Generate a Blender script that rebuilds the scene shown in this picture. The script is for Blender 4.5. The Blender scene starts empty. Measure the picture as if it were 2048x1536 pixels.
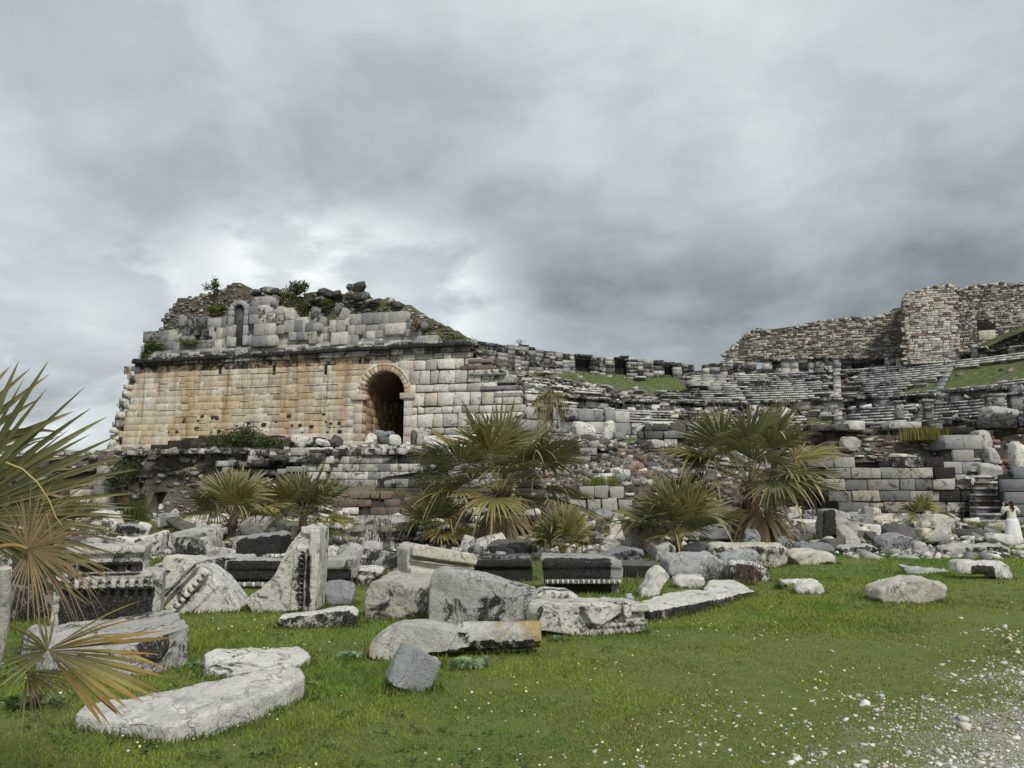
import bpy, bmesh, math, random
import numpy as np
from mathutils import Vector, Matrix
rng = np.random.default_rng(7)
R = random.Random(11)
rad = math.radians
scene = bpy.context.scene
COL = scene.collection

# ------------------------------------------------------------------ camera
FPX = 1547.0; PITCH = rad(8.75); EYE = 1.6
cam_d = bpy.data.cameras.new("camera"); cam = bpy.data.objects.new("camera", cam_d); COL.objects.link(cam)
cam_d.sensor_width = 36.0; cam_d.lens = 36.0 * FPX / 2048.0
cam_d.clip_start = 0.05; cam_d.clip_end = 3000
cam.location = (0, 0, EYE); cam.rotation_euler = (math.pi / 2 + PITCH, 0, 0)
scene.camera = cam

# ------------------------------------------------------------------ light
SUN_EL = rad(42); SUN_AZ = rad(155)      # azimuth clockwise from +Y: behind the camera, a little to the right
scene.view_settings.view_transform = 'Standard'
scene.view_settings.look = 'None'
scene.view_settings.exposure = 0.72
scene.view_settings.gamma = 1.0
sd = bpy.data.lights.new("sun", 'SUN'); sd.energy = 1.5; sd.angle = rad(10); sd.color = (1.0, 0.955, 0.875)
sun = bpy.data.objects.new("sun", sd); COL.objects.link(sun)
sv = Vector((math.sin(SUN_AZ) * math.cos(SUN_EL), math.cos(SUN_AZ) * math.cos(SUN_EL), math.sin(SUN_EL)))
sun.rotation_euler = (-sv).to_track_quat('-Z', 'Y').to_euler()

# ------------------------------------------------------------------ node helper
class NT:
    def __init__(s, tree): s.t = tree; s.n = tree.nodes; s.l = tree.links
    def new(s, typ, **kw):
        nd = s.n.new(typ)
        for k, v in kw.items():
            if k == 'inp':
                for kk, vv in v.items():
                    if hasattr(vv, 'is_output') or isinstance(vv, bpy.types.NodeSocket): s.l.new(vv, nd.inputs[kk])
                    else: nd.inputs[kk].default_value = vv
            else: setattr(nd, k, v)
        return nd
    def math(s, op, a, b=None, c=None, clamp=False):
        nd = s.n.new('ShaderNodeMath'); nd.operation = op; nd.use_clamp = clamp
        for i, v in enumerate((a, b, c)):
            if v is None: continue
            if isinstance(v, bpy.types.NodeSocket): s.l.new(v, nd.inputs[i])
            else: nd.inputs[i].default_value = v
        return nd.outputs[0]
    def vmath(s, op, a, b=None, scale=None):
        nd = s.n.new('ShaderNodeVectorMath'); nd.operation = op
        for i, v in enumerate((a, b)):
            if v is None: continue
            if isinstance(v, bpy.types.NodeSocket): s.l.new(v, nd.inputs[i])
            else: nd.inputs[i].default_value = v
        if scale is not None:
            if isinstance(scale, bpy.types.NodeSocket): s.l.new(scale, nd.inputs['Scale'])
            else: nd.inputs['Scale'].default_value = scale
        return nd.outputs['Value'] if op in ('DOT_PRODUCT', 'LENGTH', 'DISTANCE') else nd.outputs['Vector']
    def noise(s, vec, scale, detail=4, rough=.55, dist=0, lac=2.0):
        nd = s.n.new('ShaderNodeTexNoise')
        if vec is not None: s.l.new(vec, nd.inputs['Vector'])
        nd.inputs['Scale'].default_value = scale; nd.inputs['Detail'].default_value = detail
        nd.inputs['Roughness'].default_value = rough; nd.inputs['Distortion'].default_value = dist
        return nd.outputs['Fac']
    def sstep(s, v, lo, hi, a=0.0, b=1.0):
        nd = s.n.new('ShaderNodeMapRange'); nd.interpolation_type = 'SMOOTHSTEP'
        s.l.new(v, nd.inputs['Value'])
        nd.inputs['From Min'].default_value = lo; nd.inputs['From Max'].default_value = hi
        nd.inputs['To Min'].default_value = a; nd.inputs['To Max'].default_value = b
        return nd.outputs['Result']
    def mix(s, fac, a, b, blend='MIX'):
        nd = s.n.new('ShaderNodeMix'); nd.data_type = 'RGBA'; nd.blend_type = blend
        for k, v in ((0, fac), (6, a), (7, b)):
            if isinstance(v, bpy.types.NodeSocket): s.l.new(v, nd.inputs[k])
            elif k == 0: nd.inputs[k].default_value = v
            else: nd.inputs[k].default_value = (*v[:3], 1)
        return nd.outputs[2]

# ------------------------------------------------------------------ sky: overcast cloud deck in the world
def raydir(px, py):
    a = (px - 1024) / FPX; b = (768 - py) / FPX
    return np.array([a, math.cos(PITCH) - b * math.sin(PITCH), math.sin(PITCH) + b * math.cos(PITCH)])
w = bpy.data.worlds.new("World"); scene.world = w; w.use_nodes = True
W = NT(w.node_tree); W.n.clear()
tc = W.new('ShaderNodeTexCoord').outputs['Generated']
sep = W.new('ShaderNodeSeparateXYZ', inp={0: tc})
# cloud sheet coordinates: perspective of a flat layer overhead, blended with plain direction
den = W.math('ADD', W.math('MAXIMUM', sep.outputs[2], 0.0), 0.32)
cmb = W.new('ShaderNodeCombineXYZ', inp={0: W.math('DIVIDE', sep.outputs[0], den), 1: W.math('DIVIDE', sep.outputs[1], den), 2: sep.outputs[2]})
cv = cmb.outputs[0]
n_big = W.noise(cv, 0.9, 5, .5, .6)
n_mid = W.noise(cv, 2.4, 9, .56, .15)
n_fin = W.noise(tc, 5.5, 10, .58, .25)
n_cum = W.noise(W.vmath('MULTIPLY', tc, (1, 1, 1.7)), 4.4, 11, .54, .25)
cum = W.sstep(n_cum, .44, .55)
n_bil = W.noise(cv, 3.6, 11, .58, .2)
val = W.math('ADD', W.math('MULTIPLY', W.math('SUBTRACT', n_big, .5), .40), W.math('MULTIPLY', W.math('SUBTRACT', n_mid, .5), .42))
val = W.math('ADD', val, W.math('MULTIPLY', W.math('SUBTRACT', n_fin, .5), .20))
val = W.math('ADD', val, W.math('MULTIPLY', W.math('SUBTRACT', W.sstep(n_bil, .40, .60), .5), .07))
wob = W.math('MULTIPLY', W.math('SUBTRACT', n_fin, .5), .10)
base = W.math('ADD', val, 0.455)
def lobe(px, py, radius, amp, soft=1.0, squash=1.0, c=0.0):
    global base
    d = raydir(px, py); d = d / np.linalg.norm(d)
    df = W.vmath('SUBTRACT', tc, tuple(d))
    df = W.vmath('MULTIPLY', df, (1, 1, squash))
    ln = W.math('ADD', W.vmath('LENGTH', df), wob)
    f = W.sstep(ln, radius, radius * (1 - soft), 0.0, amp)
    if c: f = W.math('MULTIPLY', f, W.math('ADD', 1 - c, W.math('MULTIPLY', cum, c * 1.5)))
    base = W.math('ADD', base, f)
lobe(640, 560, .25, .27, 1.0, 1.6, .7)
lobe(560, 500, .14, .14, .8, 2.2, .4)
lobe(880, 610, .16, .20, .9, 1.2, .8)
lobe(60, 690, .26, .26, 1, 1.3, .75)
lobe(230, 620, .12, .14, 1, 1.3, .6)
lobe(130, 860, .10, .16, 1, 2.2, .7)
lobe(150, 250, .45, .06)
lobe(1560, 420, .22, .07, 1, 1.8)
lobe(1350, 100, .35, .09)
lobe(1560, 640, .44, -.15, 1, 1.6)
lobe(2000, 500, .36, -.07, 1, 1.4)
lobe(1180, 470, .22, -.07, .9, 1.2)
lobe(330, 400, .22, -.05, 1, 1.6)
lobe(60, 860, .20, -.14, 1, 1.8)
lobe(700, 330, .3, -.04, 1, 2)
cr = W.new('ShaderNodeValToRGB'); W.l.new(base, cr.inputs[0])
el = cr.color_ramp.elements
el[0].position = 0.0; el[0].color = (.10, .112, .118, 1)
el[1].position = 1.0; el[1].color = (.92, .95, .95, 1)
for p, c in ((.22, (.212, .238, .256)), (.40, (.378, .412, .432)), (.60, (.56, .605, .63)), (.8, (.76, .80, .80))):
    e = el.new(p); e.color = (*c, 1)
nish = W.new('ShaderNodeTexSky'); nish.sky_type = 'NISHITA'; nish.sun_disc = False
nish.sun_elevation = SUN_EL; nish.sun_rotation = SUN_AZ
skyc = W.mix(1.0, nish.outputs[0], (.06, .06, .06), 'MULTIPLY')
skm = W.mix(.93, skyc, cr.outputs[0])
bg = W.new('ShaderNodeBackground', inp={'Color': skm, 'Strength': 0.72})
W.new('ShaderNodeOutputWorld', inp={'Surface': bg.outputs[0]})

# ------------------------------------------------------------------ maths
def sst(a, b, x):
    t = np.clip((np.asarray(x, float) - a) / (b - a), 0, 1); return t * t * (3 - 2 * t)
def _h(i, j, k, s):
    n = (i * 374761393 + j * 668265263 + k * 2147483647 + s * 1274126177) & 0xffffffff
    n = ((n ^ (n >> 13)) * 1274126177) & 0xffffffff
    n = ((n ^ (n >> 16)) * 2246822519) & 0xffffffff
    return ((n ^ (n >> 15)) & 0xffff) / 32767.5 - 1.0
def vn(P, s=0):
    P = np.asarray(P, float); f = np.floor(P); t = P - f; t = t * t * (3 - 2 * t); f = f.astype(np.int64)
    i, j, k = f[:, 0], f[:, 1], f[:, 2]; x, y, z = t[:, 0], t[:, 1], t[:, 2]; o = 0
    for a in (0, 1):
        for b in (0, 1):
            for c in (0, 1):
                o = o + _h(i + a, j + b, k + c, s) * (x if a else 1 - x) * (y if b else 1 - y) * (z if c else 1 - z)
    return o
def fbm(P, sc, octv=4, s=0, g=.5):
    P = np.asarray(P, float) * sc; o = 0; a = 1; tot = 0
    for q in range(octv):
        o = o + a * vn(P + q * 17.3, s + q * 31); tot += a; a *= g; P = P * 2.03
    return o / tot
def ray_at_depth(px, py, Y):
    d = raydir(px, py); return np.array([0, 0, EYE]) + d * (Y / d[1])
def project(P):
    P = np.atleast_2d(np.asarray(P, float)); z = P[:, 2] - EYE
    d = P[:, 1] * math.cos(PITCH) + z * math.sin(PITCH); u = -P[:, 1] * math.sin(PITCH) + z * math.cos(PITCH)
    return np.stack([1024 + FPX * P[:, 0] / d, 768 - FPX * u / d], 1)
def zoff(py, Y):   # height above ground zero of pixel row py at depth Y
    b = (768 - py) / FPX
    return EYE + Y * (math.sin(PITCH) + b * math.cos(PITCH)) / (math.cos(PITCH) - b * math.sin(PITCH))
def gz0(x, y):
    return 0.8 * sst(28, 37, y)
def gz(x, y):
    x = np.asarray(x, float); y = np.asarray(y, float)
    P = np.stack([x.ravel(), y.ravel(), np.zeros(x.size)], 1)
    b = fbm(P, .35, 3, 5).reshape(x.shape) * .035 + fbm(P, 1.7, 2, 9).reshape(x.shape) * .012
    return gz0(x, y) + b * sst(2, 6, y)
def gpt(px, py):
    d = raydir(px, py); z = 0.0
    for _ in range(30):
        t = (z - EYE) / d[2]; x, y = d[0] * t, d[1] * t
        if y > 45 or t < 0: y = 45.0; x = d[0] / d[1] * 45.0
        z = z * .5 + .5 * float(gz0(x, y))
    return np.array([x, y, z])
def pip(poly, x, y):
    poly = np.asarray(poly); x = np.asarray(x); y = np.asarray(y); ins = np.zeros(x.shape, bool); n = len(poly); j = n - 1
    for i in range(n):
        xi, yi = poly[i]; xj, yj = poly[j]
        if yi != yj:
            c = ((yi > y) != (yj > y)) & (x < (xj - xi) * (y - yi) / (yj - yi) + xi); ins ^= c
        j = i
    return ins

# ------------------------------------------------------------------ objects
def tag(o, label=None, cat=None, group=None, kind=None):
    if label: o['label'] = label
    if cat: o['category'] = cat
    if group: o['group'] = group
    if kind: o['kind'] = kind
    return o
def empty(name, loc, label=None, cat=None, group=None):
    o = bpy.data.objects.new(name, None); COL.objects.link(o); o.location = tuple(float(v) for v in loc)
    o.empty_display_size = .2
    return tag(o, label, cat, group)
def link(name, me, mat=None, parent=None, loc=None):
    o = bpy.data.objects.new(name, me); COL.objects.link(o)
    if mat is not None and not me.materials:
        for m in (mat if isinstance(mat, (list, tuple)) else [mat]): me.materials.append(m)
    if parent is not None:
        o.parent = parent
        if loc is None: o.location = -parent.location
    if loc is not None: o.location = tuple(float(v) for v in loc)
    return o
def mesh_np(name, V, F, attrs=None, smooth=False, uv=None):
    """V (n,3); F list of arrays (m,k) of equal-k faces; attrs {name:(domain, array)}"""
    me = bpy.data.meshes.new(name); V = np.asarray(V, np.float32)
    F = [np.asarray(f, np.int32) for f in (F if isinstance(F, (list, tuple)) else [F]) if len(f)]
    me.vertices.add(len(V)); me.vertices.foreach_set('co', V.ravel())
    tot = np.concatenate([np.full(len(f), f.shape[1], np.int32) for f in F]); idx = np.concatenate([f.ravel() for f in F])
    me.loops.add(len(idx)); me.loops.foreach_set('vertex_index', idx)
    me.polygons.add(len(tot)); st = np.concatenate([[0], np.cumsum(tot)[:-1]]).astype(np.int32)
    me.polygons.foreach_set('loop_start', st); me.polygons.foreach_set('loop_total', tot)
    if smooth: me.polygons.foreach_set('use_smooth', np.ones(len(tot), bool))
    me.update(calc_edges=True)
    for k, (dom, a) in (attrs or {}).items():
        a = np.asarray(a, np.float32)
        if a.ndim == 2:
            at = me.attributes.new(k, 'FLOAT_COLOR', dom); a4 = np.ones((len(a), 4), np.float32); a4[:, :3] = a[:, :3]; at.data.foreach_set('color', a4.ravel())
        else:
            at = me.attributes.new(k, 'FLOAT', dom); at.data.foreach_set('value', a)
    return me
class MB:
    """collects pieces into one mesh; per-face colour 'col' and 'stain'"""
    def __init__(s): s.V = []; s.Q = []; s.T = []; s.qc = []; s.tc = []; s.qs = []; s.ts = []; s.n = 0
    def add(s, V, F, col=(.5, .5, .5), stain=0.0):
        V = np.asarray(V, float); F = np.asarray(F, int)
        if not len(F): return
        c = np.broadcast_to(np.asarray(col, float), (len(F), 3)); t = np.broadcast_to(np.asarray(stain, float), (len(F),))
        if F.shape[1] == 4: s.Q.append(F + s.n); s.qc.append(c); s.qs.append(t)
        else: s.T.append(F + s.n); s.tc.append(c); s.ts.append(t)
        s.V.append(V); s.n += len(V)
    def mesh(s, name, smooth=False):
        V = np.concatenate(s.V); F = []; c = []; t = []
        if s.Q: F.append(np.concatenate(s.Q)); c += s.qc; t += s.qs
        if s.T: F.append(np.concatenate(s.T)); c += s.tc; t += s.ts
        return mesh_np(name, V, F, {'col': ('FACE', np.concatenate(c)), 'stain': ('FACE', np.concatenate(t))}, smooth)
    def obj(s, name, mat, parent=None, smooth=False, **k):
        if not s.n: return None
        return link(name, s.mesh(name, smooth), mat, parent, **k)
BOXF = np.array([[0, 3, 2, 1], [4, 5, 6, 7], [0, 1, 5, 4], [1, 2, 6, 5], [2, 3, 7, 6], [3, 0, 4, 7]])
BOXC = np.array([[-1, -1, -1], [1, -1, -1], [1, 1, -1], [-1, 1, -1], [-1, -1, 1], [1, -1, 1], [1, 1, 1], [-1, 1, 1]], float)
# chunk with one cut per face: 26-vertex rounded cube, good for small rubble
def _sphcube(n):
    g = np.linspace(-1, 1, n + 1); idx = {}; V = []; F = []
    def vid(p):
        k = tuple(np.round(p, 5))
        if k not in idx: idx[k] = len(V); V.append(p)
        return idx[k]
    for ax in range(3):
        for sg in (-1, 1):
            for i in range(n):
                for j in range(n):
                    q = []
                    for a, b in ((0, 0), (1, 0), (1, 1), (0, 1)):
                        p = np.zeros(3); p[ax] = sg; p[(ax + 1) % 3] = g[i + a]; p[(ax + 2) % 3] = g[j + b]; q.append(vid(p))
                    F.append(q if sg > 0 else q[::-1])
    return np.array(V), np.array(F)
SC = {n: _sphcube(n) for n in (2, 4, 8, 14, 22)}
def rotz(a):
    c, s_ = math.cos(a), math.sin(a); return np.array([[c, -s_, 0], [s_, c, 0], [0, 0, 1]])
def rand_rots(n, tilt=.3, g=None):
    g = g or rng; a = g.uniform(0, 2 * np.pi, n); tx = g.normal(0, tilt, n); ty = g.normal(0, tilt, n)
    ca, sa = np.cos(a), np.sin(a); cx, sx = np.cos(tx), np.sin(tx); cy, sy = np.cos(ty), np.sin(ty)
    Z = np.zeros((n, 3, 3)); Z[:, 0, 0] = ca; Z[:, 0, 1] = -sa; Z[:, 1, 0] = sa; Z[:, 1, 1] = ca; Z[:, 2, 2] = 1
    X = np.zeros((n, 3, 3)); X[:, 0, 0] = 1; X[:, 1, 1] = cx; X[:, 1, 2] = -sx; X[:, 2, 1] = sx; X[:, 2, 2] = cx
    Y = np.zeros((n, 3, 3)); Y[:, 1, 1] = 1; Y[:, 0, 0] = cy; Y[:, 0, 2] = sy; Y[:, 2, 0] = -sy; Y[:, 2, 2] = cy
    return np.einsum('nij,njk,nkl->nil', X, Y, Z)
def rocks(mb, C, S, col, stain=0.0, tilt=.3, jit=.28, rots=None, n=1):
    """many jittered boxes at once. C (n,3) centres, S (n,3) half sizes, col (n,3)"""
    C = np.asarray(C, float); N = len(C)
    if N == 0: return
    base, fc = (BOXC, BOXF) if n == 1 else SC[2]
    if n != 1: base = base / np.maximum(1, np.linalg.norm(base, axis=1, keepdims=True) ** .55)
    m = len(base)
    P = base[None] + rng.normal(0, jit, (N, m, 3)) * .6
    P = P * np.asarray(S, float)[:, None, :]
    Rm = rand_rots(N, tilt) if rots is None else rots
    P = np.einsum('nij,nkj->nki', Rm, P) + C[:, None, :]
    F = (fc[None] + (np.arange(N) * m)[:, None, None]).reshape(-1, 4)
    cc = np.repeat(np.broadcast_to(col, (N, 3)), len(fc), 0); ss = np.repeat(np.broadcast_to(stain, (N,)), len(fc))
    mb.add(P.reshape(-1, 3), F, cc, ss)
PAL = {
 'white': (.73, .71, .65), 'cream': (.66, .61, .51), 'grey': (.33, .335, .34), 'mid': (.50, .49, .46), 'dark': (.13, .125, .12), 'blue': (.25, .265, .29),
 'ochre': (.55, .44, .28), 'rust': (.38, .24, .13), 'brown': (.24, .19, .15), 'black': (.035, .034, .034), 'red': (.30, .17, .12)}
def pick(n, table, g=None, var=.10):
    g = g or rng; ks = list(table); p = np.array([table[k] for k in ks], float); p /= p.sum()
    c = np.array([PAL[k] for k in ks])[g.choice(len(ks), n, p=p)]
    return np.clip(c * (1 + g.normal(0, var, (n, 1))) * (1 + g.normal(0, .02, (n, 3))), .01, .85)
# ================================================================== materials
def new_mat(name):
    m = bpy.data.materials.new(name); m.use_nodes = True; N = NT(m.node_tree); N.n.clear(); return m, N
def finish(N, col, rough=.9, bump=None, bstr=.4, bdist=.02, spec=.25, **extra):
    b = N.new('ShaderNodeBsdfPrincipled', inp={'Roughness': rough, 'Specular IOR Level': spec})
    if isinstance(col, bpy.types.NodeSocket): N.l.new(col, b.inputs['Base Color'])
    else: b.inputs['Base Color'].default_value = (*col, 1)
    if bump is not None:
        bn = N.new('ShaderNodeBump', inp={'Height': bump, 'Strength': bstr, 'Distance': bdist}); N.l.new(bn.outputs[0], b.inputs['Normal'])
    for k, v in extra.items(): b.inputs[k].default_value = v
    N.new('ShaderNodeOutputMaterial', inp={'Surface': b.outputs[0]}); return b
def stone_mat(name, sc=1.0, lichen=.40, streak=0.0, bump=.5, bd=.03, fleck=.35, orange=.0, green=0.0, rand=True, crack=.28):
    m, N = new_mat(name)
    tcn = N.new('ShaderNodeTexCoord').outputs['Object']
    if rand:
        oi = N.new('ShaderNodeObjectInfo').outputs['Random']
        off = N.new('ShaderNodeCombineXYZ', inp={0: N.math('MULTIPLY', oi, 91.0), 1: N.math('MULTIPLY', oi, 37.0), 2: N.math('MULTIPLY', oi, 53.0)})
        v = N.vmath('ADD', tcn, off.outputs[0])
    else: v = tcn
    ca = N.new('ShaderNodeAttribute', attribute_name='col'); sa = N.new('ShaderNodeAttribute', attribute_name='stain')
    base = ca.outputs['Color']; st = sa.outputs['Fac']
    n1 = N.noise(v, 1.3 * sc, 6, .6, .4); n2 = N.noise(v, 6 * sc, 8, .65, .3); n3 = N.noise(v, 34 * sc, 4, .7)
    n4 = N.noise(v, 2.6 * sc, 9, .72, 1.2)
    # body tone variation
    f = N.math('ADD', N.math('MULTIPLY', n2, .75), N.math('MULTIPLY', n1, .6)); f = N.math('ADD', f, .30)
    c = N.mix(1.0, base, N.new('ShaderNodeCombineColor', inp={0: f, 1: f, 2: f}).outputs[0], 'MULTIPLY')
    # grey weathering patches
    g = N.math('MULTIPLY', N.sstep(n4, .50, .62), .5)
    c = N.mix(g, c, (.24, .24, .235))
    # grain: fine pale/dark speckle and dark hairline cracks
    n5 = N.noise(v, 85 * sc, 3, .75); sp = N.math('ADD', N.math('MULTIPLY', n5, .9), .55)
    c = N.mix(.8, c, N.mix(1.0, c, N.new('ShaderNodeCombineColor', inp={0: sp, 1: sp, 2: sp}).outputs[0], 'MULTIPLY'))
    wv = N.vmath('ADD', v, N.vmath('SCALE', N.new('ShaderNodeTexNoise', inp={'Vector': v, 'Scale': 3.0 * sc, 'Detail': 5.0}).outputs['Color'], None, .5 / sc))
    vo = N.new('ShaderNodeTexVoronoi', feature='DISTANCE_TO_EDGE', inp={'Vector': wv, 'Scale': 2.6 * sc}).outputs['Distance']
    ck = N.math('MULTIPLY', N.sstep(vo, .022, .004), N.sstep(n1, .48, .60))
    c = N.mix(N.math('MULTIPLY', ck, crack), c, (.05, .048, .045))
    # pits and flecks
    fl = N.math('MULTIPLY', N.sstep(n3, .54, .70), fleck)
    c = N.mix(fl, c, (.07, .07, .065))
    if orange:
        no = N.noise(v, 3.1 * sc, 6, .7, .5); c = N.mix(N.math('MULTIPLY', N.sstep(no, .60, .72), orange), c, (.36, .20, .05))
    if streak:
        mp = N.new('ShaderNodeMapping', inp={'Vector': tcn, 'Scale': (.62, .62, .07)}).outputs[0]
        ns = N.noise(mp, 1.1, 6, .65, .2)
        mp2 = N.new('ShaderNodeMapping', inp={'Vector': tcn, 'Scale': (1.9, 1.9, .12)}).outputs[0]
        ns2 = N.noise(mp2, 1.0, 6, .6, .1)
        c = N.mix(N.math('MULTIPLY', N.sstep(ns, .42, .62), streak * (.72 if 'rust' in name else .12)), c, (.36, .20, .085))
        c = N.mix(N.math('MULTIPLY', N.sstep(ns2, .56, .70), streak * .8), c, (.10, .075, .055))
    if green:
        ng = N.noise(v, 2.2 * sc, 7, .7, .6); c = N.mix(N.math('MULTIPLY', N.sstep(ng, .52, .62), green), c, (.09, .11, .035))
    # black biofilm: patches with ragged edges, pushed by the 'stain' attribute
    k = N.math('ADD', N.math('MULTIPLY', n4, .55), N.math('MULTIPLY', n3, .25)); k = N.math('ADD', k, N.math('MULTIPLY', n1, .20))
    k = N.math('ADD', k, N.math('MULTIPLY', st, .22))
    hi = .66 - lichen * .22
    km = N.sstep(k, hi, hi + .075)
    c = N.mix(N.math('MULTIPLY', km, N.math('SUBTRACT', 1.0, N.math('MULTIPLY', N.sstep(n3, .52, .66), .30))), c, N.mix(n5, (.012, .011, .011), (.040, .038, .036)))
    h = N.math('ADD', N.math('MULTIPLY', n2, .6), N.math('MULTIPLY', n3, .35)); h = N.math('ADD', h, N.math('MULTIPLY', n1, .5)); h = N.math('SUBTRACT', h, N.math('MULTIPLY', ck, .5))
    finish(N, c, .92, h, bump, bd)
    return m
M = {}
M['marble'] = stone_mat('weathered_marble', 1.5, lichen=.66, bump=1.0, bd=.05, fleck=.5, orange=.18, crack=.08)
M['marble_small'] = stone_mat('weathered_marble_rubble', 1.1, lichen=.55, bump=1.0, bd=.05, fleck=.3)
M['ashlar'] = stone_mat('ashlar_masonry', .6, lichen=.52, streak=.22, bump=.6, bd=.06, fleck=.35, green=.0, rand=False)
M['ochre'] = stone_mat('rust_streaked_ashlar', .6, lichen=.14, streak=.85, bump=.5, bd=.05, fleck=.25, rand=False)
M['dark_ashlar'] = stone_mat('lichened_ashlar', .7, lichen=.66, streak=.4, bump=.6, bd=.06, fleck=.4, green=.25, rand=False)
M['pale_ashlar'] = stone_mat('pale_rusticated_ashlar', .6, lichen=.34, streak=.25, bump=.6, bd=.06, fleck=.35, rand=False)
M['seats'] = stone_mat('lichened_seat_stone', .5, lichen=.46, bump=.6, bd=.06, fleck=.3, rand=False)
M['rubble'] = stone_mat('rubble_core', .8, lichen=.42, bump=.8, bd=.08, fleck=.4, green=.35, rand=False)
M['castle'] = stone_mat('fieldstone_masonry', .5, lichen=.30, bump=.6, bd=.05, fleck=.3, rand=False)
M['mortar'] = stone_mat('dark_mortar_core', .8, lichen=.45, bump=.9, bd=.08, fleck=.4, green=.3, rand=False)

def leaf_mat(name, tr=.25, rough=.55, spec=.3, nsc=9.0, var=.6):
    m, N = new_mat(name)
    ca = N.new('ShaderNodeAttribute', attribute_name='col').outputs['Color']
    v = N.new('ShaderNodeTexCoord').outputs['Object']
    n = N.noise(v, nsc, 4, .6); f = N.math('ADD', N.math('MULTIPLY', n, var * 2), 1 - var)
    c = N.mix(1.0, ca, N.new('ShaderNodeCombineColor', inp={0: f, 1: f, 2: f}).outputs[0], 'MULTIPLY')
    p = N.new('ShaderNodeBsdfPrincipled', inp={'Base Color': c, 'Roughness': rough, 'Specular IOR Level': spec})
    t = N.new('ShaderNodeBsdfTranslucent', inp={'Color': c})
    mx = N.new('ShaderNodeMixShader', inp={0: tr, 1: p.outputs[0], 2: t.outputs[0]})
    N.new('ShaderNodeOutputMaterial', inp={'Surface': mx.outputs[0]}); return m
M['palm'] = leaf_mat('palm_leaf', .22, .5, .35, 14, .25)
M['leaf'] = leaf_mat('shrub_leaf', .3, .6, .25, 5, .5)
M['grass'] = leaf_mat('grass_blade', .35, .7, .15, .8, .45)
M['bark'] = stone_mat('palm_trunk_fibre', 4, lichen=.2, bump=.9, bd=.03, fleck=.6)
def plain_mat(name, rough=.8, nsc=20, var=.2, bump=.3, bd=.01, spec=.3):
    m, N = new_mat(name)
    ca = N.new('ShaderNodeAttribute', attribute_name='col').outputs['Color']
    v = N.new('ShaderNodeTexCoord').outputs['Object']; n = N.noise(v, nsc, 5, .6)
    f = N.math('ADD', N.math('MULTIPLY', n, var * 2), 1 - var)
    c = N.mix(1.0, ca, N.new('ShaderNodeCombineColor', inp={0: f, 1: f, 2: f}).outputs[0], 'MULTIPLY')
    finish(N, c, rough, n, bump, bd, spec); return m
M['plain'] = plain_mat('plain_matte')
M['cloth'] = plain_mat('woven_cloth', .9, 60, .12, .5, .004, .2)

# ground: turf soil, worn brown soil and pale gravel, mixed by patches; the far part also carries painted shade
def ground_mat():
    m, N = new_mat('turf_and_gravel')
    pos = N.new('ShaderNodeTexCoord').outputs['Object']; s = N.new('ShaderNodeSeparateXYZ', inp={0: pos})
    x, y = s.outputs[0], s.outputs[1]
    n1 = N.noise(pos, .8, 6, .6, .4); n2 = N.noise(pos, 5, 8, .65, .3); n3 = N.noise(pos, 60, 5, .7); n4 = N.noise(pos, 22, 6, .7, .3)
    grass = N.mix(n3, (.105, .135, .032), (.215, .25, .065))
    grass = N.mix(N.sstep(n2, .42, .62), grass, N.mix(n3, (.075, .105, .025), (.165, .22, .05)))
    soil = N.mix(n4, (.13, .105, .055), (.27, .235, .15)); soil = N.mix(N.sstep(N.math('SUBTRACT', x, y), -4.4, -1.6), soil, N.mix(n4, (.27, .25, .20), (.56, .54, .48)))
    # s = signed distance to the worn track that runs diagonally past the stones
    sdv = N.math('MULTIPLY', N.math('SUBTRACT', x, N.math('SUBTRACT', y, 4.0)), .7071)
    sdv = N.math('ADD', sdv, N.math('MULTIPLY', N.math('SUBTRACT', n1, .5), 2.6))
    worn = N.sstep(sdv, -1.4, 2.5)
    wm = N.sstep(N.math('ADD', N.math('MULTIPLY', n2, .8), N.math('MULTIPLY', worn, .62)), .70, .98)
    c = N.mix(wm, grass, soil)
    vor = N.new('ShaderNodeTexVoronoi', feature='F1', inp={'Vector': pos, 'Scale': 52.0, 'Randomness': 1.0})
    peb = N.math('MULTIPLY', N.sstep(vor.outputs['Distance'], .55, .2), N.sstep(vor.outputs['Color'], .3, .6))
    gm = N.math('MULTIPLY', peb, N.sstep(N.math('ADD', sdv, N.math('MULTIPLY', N.math('SUBTRACT', n2, .5), 2.5)), -.1, 1.5))
    c = N.mix(gm, c, N.mix(n3, (.42, .40, .36), (.72, .71, .68)))
    far = N.math('MULTIPLY', N.sstep(y, 13.5, 19), N.sstep(N.math('SUBTRACT', x, N.math('MULTIPLY', y, .35)), 1.0, -1.5))
    far = N.math('MAXIMUM', far, N.sstep(y, 26, 31))
    c = N.mix(N.math('MULTIPLY', far, N.sstep(n2, .40, .55)), c, N.mix(n4, (.06, .05, .035), (.17, .14, .10)))  # far ground darkened for shadow and dark growth between the stones
    h = N.math('ADD', N.math('MULTIPLY', n3, .5), N.math('MULTIPLY', n4, .8))
    finish(N, c, .95, h, .8, .03); return m
M['ground'] = ground_mat()

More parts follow.
